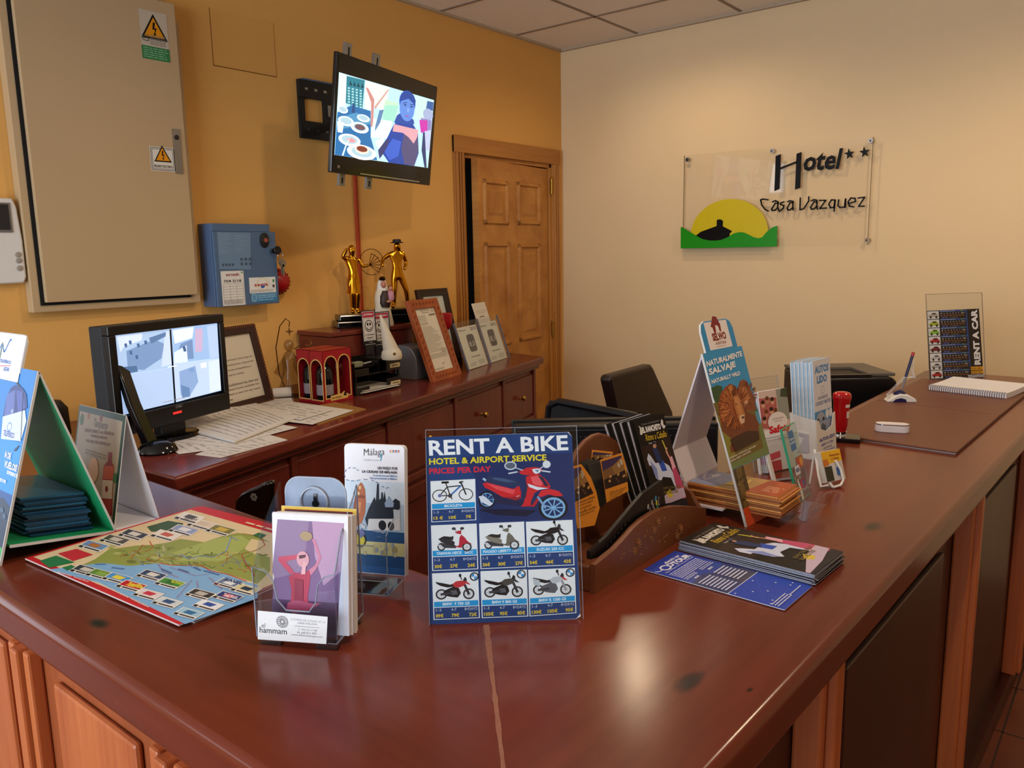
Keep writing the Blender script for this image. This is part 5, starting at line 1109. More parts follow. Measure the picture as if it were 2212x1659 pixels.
# ---- small plant behind the stand
pt = thing('potted_plant', 'small green leafy plant behind the blue A-frame stand', 'plant', T(-2.62, .70, ZC))
mb(mat('clay_pot', '#7d4630', rough=.8, noise=.1)).lathe([(.035, 0), (.045, .06), (.048, .062), (.048, .072), (.042, .072), (.040, .062)], 20).build('pot', pt)
LEAF = mat('leaf_green', '#2f6a34', rough=.5, noise=.25); lf_ = MB().use(LEAF); rnd = random.Random(4)
for i in range(16):
    a_ = i*2.4; r_ = .03+.06*rnd.random(); z_ = .09+.09*rnd.random(); c_ = Vector((r_*math.cos(a_), r_*math.sin(a_), z_)); d_ = Vector((math.cos(a_), math.sin(a_), .25)).normalized(); n_ = Vector((-math.sin(a_), math.cos(a_), 0)); L_2 = .05
    lf_.add([c_-d_*L_2*.5, c_+n_*.016-d_*.008, c_+n_*.010+d_*.014, c_+d_*L_2*.5, c_-n_*.010+d_*.014, c_-n_*.016-d_*.008, c_+Vector((0, 0, .006))], [(0, 6, 1), (1, 6, 2), (2, 6, 3), (3, 6, 4), (4, 6, 5), (5, 6, 0)]); lf_.tube([(0, 0, .06), c_*.5+Vector((0, 0, .03)), c_-d_*L_2*.4], .0015, 5)
lf_.build('foliage', pt)
# ---- road maps
qL, qT, qB = at(55, 1213, ZC), at(437, 1102, ZC), at(387, 1358, ZC)
ux = (qB-qL).normalized(); Mm_ = fr(qL, ux, Vector((0, 0, 1)).cross(ux)); wM = (qB-qL).length; hM = .335
for i in (1, 0):
    Mx = Mm_ @ T(.004, .012, 0) @ RZ(1.2) if i else Mm_ @ T(0, 0, .0035)
    o = MB(); o.use(mat('map_paper_edge', '#d9c3c0', rough=.5, noise=.03)).box(0, wM, 0, hM, 0, .0025)
    P = Print(Mx, w=.0026); P.rect(0, 0, wM, hM, '#c3242f')
    if i: P.rect(.012, .01, wM-.01, hM-.014, '#dccfae')
    else:
        g = lambda *pts: P.pxs(cF, pts); d = .011
        P.rect(d*.6, d, wM-.002, hM-.022, '#dcc9a2')
        P.poly(g((290, 490), (470, 468), (600, 452), (760, 470), (930, 455), (1010, 470), (1120, 468), (1200, 480), (1330, 520), (1440, 560), (1515, 580), (1515, 660), (1090, 812), (885, 712), (580, 568), (330, 505)), '#7fb0dd')
        P.poly(g((480, 466), (560, 430), (640, 372), (700, 365), (800, 350), (900, 345), (1000, 330), (1060, 310), (1130, 320), (1200, 330), (1290, 300), (1400, 275), (1500, 290), (1590, 330), (1590, 500), (1515, 575), (1430, 545), (1330, 515), (1200, 480), (1120, 465), (1010, 468), (930, 455), (760, 470), (600, 452)), '#8f9a4c')
        P.poly(g((990, 400), (1200, 330), (1290, 305), (1420, 290), (1480, 330), (1390, 400), (1300, 440), (1150, 440), (1050, 440)), '#a3b262')
        P.poly(g((1480, 310), (1590, 330), (1595, 420), (1500, 400), (1440, 370)), '#d5c49a')
        rnd = random.Random(11)
        for k_ in range(60):
            x = rnd.uniform(560, 1560); y = rnd.uniform(350, 455); a = on(Mx, *cF(x, y+max(0, (x-1100)*.12)), .0026); P.oval(a[0], a[1], rnd.uniform(.004, .012), rnd.uniform(.002, .006), rnd.choice(('#7d8a3e', '#9aa658', '#6f7a3a', '#adb46e')), 9)
        for k_ in range(26):
            x = rnd.uniform(650, 1500); y = rnd.uniform(370, 460)+max(0, (x-1100)*.13); pts = []
            for j in range(7): pts.append((x, y)); x += rnd.uniform(-6, 38); y += rnd.uniform(-20, 20)
            P.line(g(*pts), .0009, rnd.choice(('#e4e0cf', '#e4e0cf', '#c0392f', '#c0392f', '#6f8fc4', '#3f7a45')))
        P.line(g((1060, 400), (1110, 430), (1180, 410), (1250, 420), (1330, 385), (1360, 300), (1400, 320)), .002, '#7f9ccc'); P.line(g((940, 452), (1000, 465), (1100, 470), (1180, 465), (1240, 500), (1340, 520), (1450, 560)), .0018, '#c23a2e'); P.line(g((880, 325), (900, 360), (870, 380), (790, 400), (770, 430)), .0016, '#c65a2c'); P.line(g((1430, 280), (1490, 290), (1540, 310), (1560, 350), (1500, 380), (1420, 400), (1440, 450), (1470, 490), (1500, 530)), .0012, '#b8342c')
        P.poly(g((235, 440), (330, 410), (440, 450), (290, 482)), '#2d7a4a'); P.poly(g((340, 398), (450, 370), (548, 405), (430, 442)), '#c3303a'); P.poly(g((366, 480), (420, 465), (448, 480), (395, 498)), '#2d7a4a'); P.poly(g((865, 240), (990, 205), (1080, 220), (1060, 240), (950, 272), (890, 268)), '#33552f')
        a = on(Mx, *cF(330, 475), .0026); b = on(Mx, *cF(400, 425), .0026)
        def card(cx, cy, c1, c2, s=1.0, frame='#e9e6e0'):
            q_ = lambda dx, dy: (cx+(dx*64+dy*-34)*s, cy+(dx*17+dy*20)*s)
            P.poly(g(q_(-1, -1), q_(1, -1), q_(1, 1), q_(-1, 1)), frame); P.poly(g(q_(-.92, -.9), q_(.92, -.9), q_(.92, .35), q_(-.92, .35)), c1); P.poly(g(q_(-.4, -.7), q_(.5, -.6), q_(.3, .2), q_(-.5, .1)), c2); P.poly(g(q_(-.95, .45), q_(-.6, .45), q_(-.6, .92), q_(-.95, .92)), '#1b1b1b'); P.poly(g(q_(-.5, .5), q_(.9, .55), q_(.9, .85), q_(-.5, .8)), '#3d3d42')
        for c_ in ((550, 355, '#6a94c8', '#b8743a'), (675, 320, '#55524c', '#c9c4ba'), (785, 288, '#3d4652', '#d9d5ce'), (975, 292, '#e4ded6', '#c45a4a'), (1080, 262, '#8c9cc9', '#e0e0e6'), (1188, 228, '#dccab8', '#cfc0b0'), (1115, 188, '#e6e4e0', '#4a4a50'), (1300, 262, '#7a7a3a', '#c9b04a'), (500, 498, '#3a3f44', '#c9c6bd'), (592, 522, '#5f8a3a', '#86a84a'), (690, 545, '#4d94d0', '#e3d04a'), (772, 590, '#b5222c', '#d98a2c'), (892, 528, '#2e4468', '#d8d4ce'), (872, 640, '#d8d0d4', '#c2334a'), (1000, 575, '#3d8a34', '#2f6a2a'), (1178, 640, '#33302e', '#b8b4ac'), (985, 688, '#c9d2d8', '#2f4f80'), (1110, 752, '#9cc4da', '#2f6fa0'), (1225, 705, '#e0e4ee', '#2c4fa0'), (1340, 655, '#22397a', '#d0455a'), (1345, 578, '#6a7f9c', '#e0e4ea'), (1445, 612, '#d0c89c', '#28384f')): card(*c_)
        for pts in (((930, 460), (960, 505), (1050, 540)), ((1130, 555), (1040, 660)), ((1160, 560), (1165, 600)), ((1000, 480), (1150, 530), (1230, 520)), ((1230, 540), (1310, 610))): P.line(g(*pts), .0008, '#b0305a')
        for t, a_, b_ in (('SEA LIFE', (1320, 570), (1428, 566)), ): P.textq(t, cF, (1318, 558), (1420, 585), (1326, 540), '#23407a', .05)
        P.textq('Tivoli World', cF, (1312, 652), (1392, 672), (1322, 632), '#e8e6ee', .03)
        P.textq('BIOPARC', cF, (1008, 572), (1075, 590), (1014, 556), '#c8d83a', .03); P.textq('AIRWAY', cF, (1084, 196), (1160, 208), (1090, 184), '#55555c', .02)
        P.textq('Sevilla', cF, (752, 592), (838, 608), (760, 566), '#e8d84a', .03, .2)
        for t, lb, rb, lt in (('CÓRDOBA', (1510, 300), (1560, 308), (1514, 290)),): P.poly(g((1488, 292), (1522, 276), (1566, 290), (1540, 310)), '#2d6a44')
        for lb, rb in (((560, 462), (620, 462)), ((660, 482), (730, 490)), ((950, 490), (1010, 515)), ((1050, 490), (1110, 510)), ((1140, 480), (1180, 498)), ((1200, 500), (1290, 525))): P.line(g(lb, rb), .0022, '#3c5c94')
        P.textq('www.turismocostadelsol.com/experiencias  /  www.holidaysclubclub.es', cF, (582, 584), (872, 722), (590, 572), '#ecd9d6', .02)
        P.textq('952 12 31 47 42    www.bajondillo.es', cF, (340, 515), (520, 572), (345, 505), '#ecd9d6', .02)
        P.lines(wM*.38, hM-.018, wM-.03, hM-.006, 1, '#e8c9a8', .5)
    P.squeeze()
    for m_ in P.mats:
        if m_ not in o.mats: o.mats.append(m_)
    base = len(o.v); o.v += P.v; o.f += [tuple(i_+base for i_ in f) for f in P.f]; o.m += [o.mats.index(P.mats[j]) for j in P.m]
    tag(o.build('road_map', M=Mx, smooth=False), ('red-bordered coast map lying open on the left counter, uppermost' if not i else 'second red-bordered map peeking out underneath the open coast map'), 'map', 'red-bordered tourist maps')

# ---- clear holder with spa flyers
hb0 = at(556, 1393, ZC); Mh = yawframe(hb0, 27.5); wH, dH = .116, .088
MhF = Mh @ RX(90)     # front plane: x right, y up, z to the viewer
def hpx(px, py, w=0.0): return on(MhF, px, py, w)
hp = thing('leaflet_holder', 'clear plastic holder with spa flyers and a white address label', 'leaflet holder', Mh)
pl_ = hpx(*cG(250, 985))[1]; pc = hpx(*cG(470, 1275))[1]; x_l = hpx(*cG(360, 1100))[0]; x_r = hpx(*cG(645, 1100))[0]; prr = hpx(*cG(720, 1045))[1]
fz = mb(ACR)
fpoly = [(0, .012), (wH, .012), (wH, prr+.004), (x_r+.012, prr), (x_r+.002, prr-.012), (x_r-.002, pc+.014), (x_r-.012, pc), (x_l+.014, pc), (x_l+.002, pc+.014), (x_l-.002, pl_-.016), (x_l-.012, pl_-.003), (0, pl_+.002)]
fz.prism(fpoly, 0, .0022, 'y'); fz.build('front_wall', hp, smooth=False)
mb(mat('acrylic_rim', '#8d97a8', rough=.15, noise=.05)).tube([(p[0], .001, p[1]) for p in fpoly[2:]]+[(0, .001, .012)], .0010, 5).build('front_rim', hp)
ACH = acrylic('hazy_clear', (.90, .93, .98), .06, .93)
sd = [(0, .012), (dH, .012), (dH, .20), (dH-.01, .19), (.03, pl_+.045), (.004, pl_)]
mb(ACH).prism(sd, 0, .0022, 'x').build('side_wall', hp, smooth=False); mb(ACH).prism(sd, wH-.0022, wH, 'x').build('side_wall', hp, smooth=False)
mb(mat('acrylic_rim')).tube([(wH-.001, p[0], p[1]) for p in sd[1:]], .0011, 5).tube([(wH-.001, 0, .012), (wH-.001, dH, .012)], .0011, 5).build('side_rim', hp)
mb(ACR).box(0, wH, 0, dH, .010, .013).build('floor', hp, smooth=False)
FT = acrylic('frosted_clear', (.85, .90, .97), .08, .9)
for x in (0.002, wH-.034): mb(FT).box(x, x+.032, .002, .012, 0, .010).build('foot', hp, smooth=False, bevel=.001)
for x in (.002, wH-.034): mb(FT).box(x, x+.032, dH-.012, dH-.002, 0, .010).build('foot', hp, smooth=False, bevel=.001)
# back plate with keyhole
zt_b = None; MbP = MhF @ T(0, 0, -dH+.012) @ RX(-2)
tl = on(MbP, *cG(432, 440)); tr = on(MbP, *cG(850, 440)); tp_y = on(MbP, *cG(640, 357))[1]; kc = on(MbP, *cG(635, 520))
bw_ = []
x0, x1, r_ = tl[0], tr[0], .022
bw_ = [(x0, .012), (x1, .012)]+[(x1-r_+r_*math.cos(a), tp_y-r_+r_*math.sin(a)) for a in [i*PI/12 for i in range(7)]]+[(x0+r_+r_*math.cos(a), tp_y-r_+r_*math.sin(a)) for a in [PI/2+i*PI/12 for i in range(7)]]
BP = mat('bluish_clear_plate', '#8fa0bb', rough=.12, noise=.35, nscale=30, alpha=.62)
Lp = Mh.inverted() @ MbP
bpl = mb(BP).prism(bw_, -.002, 0).build('back_plate', hp, Lp, smooth=False)
mb(mat('acrylic_rim')).tube([(p[0], p[1], -.001) for p in bw_], .0012, 6, True).build('plate_rim', bpl)
mb(mat('acrylic_rim')).tube([(kc[0]+.020*math.cos(i*PI/12), kc[1]+.020*math.sin(i*PI/12), .001) for i in range(24)], .002, 6, True).build('keyhole_ring', bpl)
mb(BLKG).lathe([(.0050, 0), (.0050, .0012)], 16, (kc[0]+.002, kc[1]-.003, .0005)).box(kc[0]-.0005, kc[0]+.0045, kc[1], kc[1]+.011, .0005, .0016).build('keyhole', bpl, smooth=False)
# flyers
MfB = Mh @ T(0, .020, .013) @ RX(90) @ RX(-6)
tl = on(MfB, *cG(345, 592)); tr = on(MfB, *cG(868, 632)); wf = tr[0]-tl[0]; hf = (tl[1]+tr[1])/2; x0 = tl[0]
print('FLY', x0, wf, hf, wH)
rnd = random.Random(9)
for i in range(9):
    Mi_ = MfB @ T(x0+rnd.uniform(-.0012, .0012)+.0006*i, rnd.uniform(-.001, .001), -.0019*i)
    P = Print(Mi_, w=.0005); P.use(PAPER_B).box(0, wf, 0, hf, -.0012, .0005)
    if i == 0:
        c_ = lambda x, y: cG(x, y)
        P.M = MfB @ T(x0, 0, 0)
        P.poly(P.pxs(cG, ((382, 642), (840, 670), (790, 1455), (335, 1420))), '#7a5a86'); P.poly(P.pxs(cG, ((382, 642), (600, 655), (560, 1000), (365, 1050), (345, 1000))), '#8d7396'); P.poly(P.pxs(cG, ((620, 655), (838, 670), (820, 1000), (700, 1100), (640, 900))), '#b58fb0'); P.poly(P.pxs(cG, ((345, 1190), (800, 1220), (790, 1455), (335, 1420))), '#4a2550')
        P.poly(P.pxs(cG, ((460, 1040), (500, 1010), (560, 1015), (600, 990), (610, 1030), (600, 1110), (590, 1180), (600, 1240), (470, 1235), (480, 1130))), '#b0324f'); P.poly(P.pxs(cG, ((390, 900), (440, 895), (520, 885), (545, 890), (535, 912), (470, 925), (440, 935), (470, 970), (500, 1010), (470, 1020), (420, 965), (388, 925))), '#c04660')
        P.poly(P.pxs(cG, ((600, 990), (640, 960), (668, 905), (620, 780), (640, 778), (685, 905), (650, 985), (612, 1030))), '#c77a94'); P.oval(*P.px(cG(580, 758)), .009, .0065, '#a58a66', 16); P.oval(*P.px(cG(558, 918)), .009, .011, '#d39aa4', 16); P.poly(P.pxs(cG, ((530, 890), (580, 885), (575, 905), (535, 915))), '#5a1f33'); P.poly(P.pxs(cG, ((562, 930), (582, 940), (575, 1020), (545, 1020))), '#e0a8b0'); P.poly(P.pxs(cG, ((455, 1215), (520, 1195), (570, 1210), (640, 1225), (690, 1215), (600, 1270), (500, 1290), (445, 1265))), '#a84a6a'); P.poly(P.pxs(cG, ((500, 1050), (560, 1060), (560, 1200), (500, 1200))), '#8f2440')
    o = P.build('spa_flyer', M=Mi_, smooth=False)
    tag(o, 'spa flyer of the stack in the clear spa holder' if i else 'front spa flyer with a purple picture of a bather in the clear holder', 'flyer', 'spa flyers in the clear holder')
Mi_ = MfB @ T(x0+.004, 0, -.0185); P = Print(Mi_, w=.0005); P.use(PAPER_B).box(0, wf, 0, hf+.006, -.001, .0005); P.rect(0, 0, wf, hf+.006, '#d6b544'); P.rect(.005, .004, wf-.005, hf+.002, '#7a2420'); P.rect(.007, .006, wf-.007, hf, '#3c4a5c')
tag(P.build('yellow_flyer', M=Mi_, smooth=False), 'yellow-bordered flyer at the back of the clear spa holder', 'flyer')
P = Print(MhF, w=.0004); q = [hpx(*cG(246, 1272)), hpx(*cG(728, 1315)), hpx(*cG(718, 1503)), hpx(*cG(246, 1470))]
q[1] = (min(q[1][0], wH), q[1][1]); q[2] = (min(q[2][0], wH), q[2][1]); P.poly(q, '#e6e6e6')
for t, lb, rb, lt, b_ in (('el', (272, 1390), (296, 1392), (272, 1358), 0), ('hammam', (258, 1424), (446, 1438), (258, 1384), .01)): P.textq(t, cG, lb, rb, lt, '#4c4a4e', b_)
for t, lb, rb, lt in (('C/TOMÁS DE CÓZAR, Nº 13', (470, 1340), (708, 1362), (470, 1322)), ('29008 MÁLAGA', (518, 1364), (655, 1374), (518, 1348)), ('info@elhammamspa.com', (500, 1384), (668, 1396), (500, 1374)), ('T. 952 22 11 08', (523, 1408), (652, 1416), (523, 1396)), ('M. 649 011 855', (518, 1430), (650, 1438), (518, 1416)), ('www.elhammamspa.com', (478, 1446), (690, 1464), (478, 1430))): P.textq(t, cG, lb, rb, lt, '#9a9aa2')
rc_ = hpx(*cG(415, 1348))
for i in range(12): a_ = i*PI/6; P.ring(rc_[0]+.0052*math.cos(a_), rc_[1]+.0052*math.sin(a_), .0032, .0032, .0005, '#77757e', 12)
P.build('front_label', hp, Mh.inverted() @ MhF, smooth=False)

# ---- clear holder with city leaflet
gb = at(840, 1288, ZC); Mg = yawframe(gb, 25.5) @ T(-.104, 0, 0); wG, dG = .104, .064
MgF = Mg @ RX(90)
gh = thing('leaflet_holder', 'clear plastic holder with the tall Málaga city leaflet', 'leaflet holder', Mg)
pz = on(MgF, *cG(1165, 660))[1]; fzt = on(MgF, *cG(1120, 835))[1]
mb(ACR).prism([(0, 0), (wG, 0), (wG, pz*.80), (wG-.016, pz*.78), (wG-.022, fzt), (.022, fzt), (.016, pz*.78), (0, pz*.80)], 0, .002, 'y').build('front_wall', gh, smooth=False)
sdg = [(0, 0), (dG, 0), (dG-.004, .02), (dG-.006, pz+.005), (.002, pz*.80)]
mb(ACR).prism(sdg, wG-.002, wG, 'x').build('side_wall', gh, smooth=False); mb(ACR).prism(sdg, 0, .002, 'x').build('side_wall', gh, smooth=False)
mb(mat('acrylic_rim')).tube([(wG-.001, p[0], p[1]) for p in sdg], .0009, 5, True).tube([(.002, .001, .0), (wG, .001, 0)], .0009, 5).tube([(wG-.022, .001, fzt), (.022, .001, fzt)], .0009, 5).tube([(0, .001, .022), (wG, .001, .022)], .0007, 5).build('rim', gh)
mb(ACR).box(0, wG, 0, dG, 0, .002).box(0, wG, dG-.002, dG, 0, pz).box(.002, wG-.002, .004, .006, .0, .02).build('floor', gh, smooth=False)
MgB = Mg @ T(0, .028, .022) @ RX(90) @ RX(-5)
tl = on(MgB, *cG(842, 120)); tr = on(MgB, *cG(1256, 138)); wl_ = tr[0]-tl[0]; hl = (tl[1]+tr[1])/2; x0 = tl[0]
MgB = MgB @ T(x0, 0, 0)
for i in range(4):
    Mi_ = MgB @ T(.0007*i, 0, -.002*i); P = Print(Mi_, w=.0005)
    r_ = .006; P.use(PAPER_B).prism([(0, 0), (wl_, 0), (wl_, hl-r_), (wl_-r_*.3, hl-r_*.3), (wl_-r_, hl), (r_, hl), (r_*.3, hl-r_*.3), (0, hl-r_)], -.0012, .0005)
    if i == 0:
        g = lambda *pts: P.pxs(cG, pts)
        P.rect(.001, hl*.30, wl_-.001, hl*.72, '#c9d8e6'); P.rect(.001, hl*.30, wl_-.001, hl*.55, '#a8bccf')
        P.rect(.001, .001, wl_-.001, hl*.335, '#27507f'); P.rect(.001, .03, wl_-.001, hl*.25, '#d0c98e'); P.rect(.001, .001, wl_-.001, .012, '#2f5f96')
        for j in range(24): P.oval(.008+P.jit.random()*(wl_-.016), .032+P.jit.random()*(hl*.25-.036), .003, .004, P.jit.choice(('#a89a6a', '#8f9aa0', '#b5a87a', '#c9b98a')), 9)
        P.poly(g((870, 640), (905, 570), (915, 500), (930, 430), (945, 400), (957, 388), (970, 402), (985, 440), (990, 520), (985, 600), (960, 670), (930, 690), (870, 690)), '#b5653c'); P.poly(g((920, 470), (985, 480), (985, 500), (920, 495)), '#8a4526'); P.poly(g((925, 520), (960, 525), (950, 600), (920, 590)), '#d08a5a'); P.oval(*P.px(cG(940, 465)), .0022, .003, '#e0c080', 10); P.oval(*P.px(cG(950, 425)), .002, .003, '#e0c080', 10)
        P.poly(g((985, 640), (1010, 570), (1050, 490), (1060, 520), (1068, 400), (1080, 400), (1082, 510), (1095, 500), (1098, 455), (1108, 460), (1110, 510), (1120, 450), (1130, 520), (1150, 485), (1175, 520), (1195, 500), (1225, 520), (1228, 660), (1000, 690)), '#1f2430'); P.poly(g((1120, 530), (1150, 490), (1185, 530), (1180, 560), (1125, 560)), '#8fa3c0'); P.poly(g((1010, 640), (1185, 640), (1225, 570), (1228, 720), (1000, 720)), '#d4d6d8'); P.oval(*P.px(cG(1105, 685)), .0065, .008, '#16181f', 14); P.oval(*P.px(cG(1165, 690)), .0055, .007, '#16181f', 14); P.poly(g((1180, 575), (1222, 580), (1222, 640), (1185, 640)), '#b9c2c9')
        P.textq('Málaga', cG, (978, 220), (1120, 215), (972, 158), '#2b2c30', -.01, .15); P.line(g((1088, 195), (1100, 205), (1092, 240)), .0014, '#35a8c8'); P.textq('Ciudad Genial', cG, (975, 238), (1078, 242), (975, 226), '#a8a8aa')
        P.textq('UN PASEO POR', cG, (1072, 300), (1210, 304), (1072, 280), '#4a4a55', .03); P.textq('LA CIUDAD DE MÁLAGA', cG, (965, 322), (1208, 330), (965, 300), '#33333d', .04); P.textq('A stroll around Málaga', cG, (1040, 350), (1208, 356), (1040, 334), '#4f84b8', .03); P.textq('Une promenade à Málaga', cG, (1018, 368), (1206, 376), (1018, 352), '#4f84b8', .03)
        pts = [(940, 308), (920, 292), (885, 285), (855, 300), (842, 335), (855, 370), (890, 380), (930, 375), (975, 368), (1030, 372), (1060, 385), (1100, 415), (1130, 430), (1165, 415)]
        for a_, b_ in zip(pts[::1], pts[1::1]): m_ = ((a_[0]+b_[0])/2, (a_[1]+b_[1])/2); P.line(g(a_, m_), .0009, '#44618f')
        for x, c1, c2 in ((1165, '#c8343a', '#e2c23a'), (1188, '#2f3f8f', '#c8343a'), (1212, '#3350a0', '#c8343a')): a = P.px(cG(x, 174)); P.rect(a[0]-.002, a[1]-.002, a[0]+.002, a[1]+.002, '#e2dcd8'); P.rect(a[0]-.002, a[1]-.002, a[0]-.0007, a[1]+.002, c1); P.rect(a[0]+.0007, a[1]-.002, a[0]+.002, a[1]+.002, c2)
        P.oval(*P.px(cG(950, 785)), .0105, .011, '#cfc23a', 18); P.ring(*P.px(cG(950, 785)), .0105, .011, .002, '#3b3b20', 18); P.poly(g((930, 740), (960, 705), (990, 740), (960, 775)), '#6a6f9c'); P.poly(g((955, 670), (990, 690), (985, 710), (960, 695)), '#c8ccd2'); P.textq('Málaga', cG, (1045, 735), (1130, 742), (1045, 712), '#aab4c6', .02)
    o = P.build('city_leaflet', M=Mi_, smooth=False)
    tag(o, 'leaflet of the Málaga city stack in the rear clear holder' if i else 'front Málaga city leaflet with a tower picture in the clear holder', 'leaflet', 'city leaflets in the rear clear holder')
# ================================================================ RENT A BIKE sign
MR, wR = stand((928, 1350), (1260, 1337), ZC, 14); hR = .272
rb = thing('bike_rental_sign', 'RENT A BIKE price poster in a clear sleeve standing on the counter corner', 'sign', MR)
mb(ACR).box(0, wR, 0, hR, .0014, .0022).build('clear_sleeve', rb, smooth=False)
mb(mat('acrylic_rim', '#aab4c4', rough=.15, noise=.05)).box(-.0002, .0003, 0, hR, .001, .0024).box(wR-.0003, wR+.0002, 0, hR, .001, .0024).box(0, wR, hR-.0003, hR+.0003, .001, .0024).build('sleeve_edge', rb, smooth=False)
mb(ACR).prism([(0, 0), (.075, 0), (0, .21)], wR*.35, wR*.37, 'x').prism([(0, 0), (.075, 0), (0, .21)], wR*.63, wR*.65, 'x').build('easel_foot', rb, T(0, 0, -.003) @ Matrix(((1, 0, 0, 0), (0, -.242, 1, 0), (0, -.970, 0, 0), (0, 0, 0, 1))), smooth=False)
P = Print(MR, w=-.0002, eps=.00006); g = lambda *pts: P.pxs(cH, pts)
NAVY = '#1c3f78'
P.use(PAPER_B); e_ = g((70, 152), (1135, 115), (1160, 150), (1224, 1492), (1190, 1510), (97, 1552)); P.prism(e_, -.0012, -.0003); P.poly(g((70, 152), (1128, 117), (1160, 150), (1222, 1470), (1190, 1508), (330, 1545), (97, 1552)), NAVY)
P.poly(g((330, 300), (1160, 270), (1180, 760), (480, 790), (440, 460)), '#1a2f63')
P.textq('RENT A BIKE', cH, (94, 292), (1133, 250), (88, 178), '#eef1f4', .028)
P.textq('HOTEL & AIRPORT SERVICE', cH, (93, 360), (970, 328), (92, 312), '#e6d52e', .028)
P.textq('PRICES PER DAY', cH, (94, 430), (556, 412), (93, 386), '#d8293c', .03)
WB = '#e8ecef'; CYN = '#1c97d6'
def wheel(cx, cy, rx, ry, col='#14161c', rim=None, t=.26, spokes=0, inner=None):
    c_ = P.px(cH(cx, cy)); a = P.px(cH(cx+rx, cy)); b = P.px(cH(cx, cy-ry)); Rx = a[0]-c_[0]; Ry = b[1]-c_[1]
    if inner: P.oval(c_[0], c_[1], Rx, Ry, inner)
    P.ring(c_[0], c_[1], Rx, Ry, Rx*t, col)
    if rim: P.ring(c_[0], c_[1], Rx*(1-t), Ry*(1-t), Rx*.10, rim)
    for i in range(spokes): an_ = 2*PI*i/spokes; P.line([c_, (c_[0]+Rx*(1-t)*math.cos(an_), c_[1]+Ry*(1-t)*math.sin(an_))], Rx*.08, rim or col)
def pg(c, *pts): P.poly(g(*pts), c)
def ln(c, w, *pts): P.line(g(*pts), w, c)
# hero scooter
pg('#131a36', (480, 690), (700, 690), (900, 700), (820, 745), (600, 735), (470, 700))
wheel(525, 620, 66, 66, '#15182a', '#6ea7d4', .22, 7); wheel(1020, 680, 112, 92, '#151826', '#7fb4dd', .22, 9); P.ring(*P.px(cH(1020, 680)), *(lambda a: (a, a*.86))(abs(P.px(cH(1110, 680))[0]-P.px(cH(1020, 680))[0])), .003, '#7fb4dd')
pg('#20264a', (560, 590), (640, 575), (760, 620), (800, 640), (905, 640), (890, 672), (760, 668), (600, 650)); pg('#d3dae8', (462, 595), (500, 590), (570, 650), (545, 668), (480, 635))
pg('#c92630', (492, 500), (520, 490), (720, 540), (765, 515), (780, 560), (778, 610), (740, 625), (640, 600), (575, 560), (510, 530)); pg('#e05058', (520, 497), (640, 525), (735, 548), (720, 580), (600, 545)); pg('#99202c', (640, 600), (740, 625), (778, 610), (770, 590), (700, 600))
pg('#25375c', (490, 468), (545, 445), (640, 450), (760, 480), (783, 500), (760, 520), (640, 515), (520, 488)); pg('#41587f', (560, 455), (640, 460), (740, 485), (680, 492), (580, 470)); pg('#a9c6e2', (490, 468), (500, 455), (520, 470), (515, 484))
pg('#c92630', (815, 450), (870, 430), (920, 432), (965, 470), (1000, 520), (990, 540), (930, 540), (880, 570), (850, 640), (855, 665), (780, 672), (800, 640), (822, 540)); pg('#2a2f4c', (812, 480), (830, 520), (815, 600), (795, 640), (790, 600), (808, 540)); pg('#e35a62', (850, 450), (905, 440), (950, 480), (930, 520), (870, 505)); pg('#d8e2ee', (828, 500), (905, 525), (985, 535), (900, 548), (840, 525)); pg('#262a44', (905, 440), (940, 450), (985, 515), (960, 520))
pg('#d22a35', (905, 590), (930, 550), (1000, 540), (1060, 555), (1095, 590), (1040, 595), (985, 580), (930, 600)); pg('#b3222c', (780, 672), (855, 668), (905, 600), (915, 620), (880, 672))
pg('#c92630', (760, 412), (820, 382), (880, 376), (935, 385), (930, 410), (900, 432), (830, 438), (780, 430)); pg('#d9e4f2', (862, 392), (905, 386), (930, 398), (918, 420), (890, 428), (870, 415)); pg('#6f86a8', (880, 398), (912, 396), (905, 418))
ln('#aebccc', .0016, (720, 375), (790, 400)); ln('#aebccc', .0016, (965, 358), (920, 388)); P.oval(*P.px(cH(700, 366)), .0088, .0062, '#c9d3dc', 16); P.oval(*P.px(cH(700, 366)), .007, .0045, '#59657a', 16); P.oval(*P.px(cH(970, 356)), .0058, .0054, '#d8e0e8', 16); ln('#c9d3dc', .002, (688, 424), (750, 412)); ln('#c9d3dc', .002, (935, 404), (996, 413)); ln('#7fa3c9', .003, (905, 600), (960, 680)); ln('#e6d0d0', .0008, (745, 598), (765, 590))
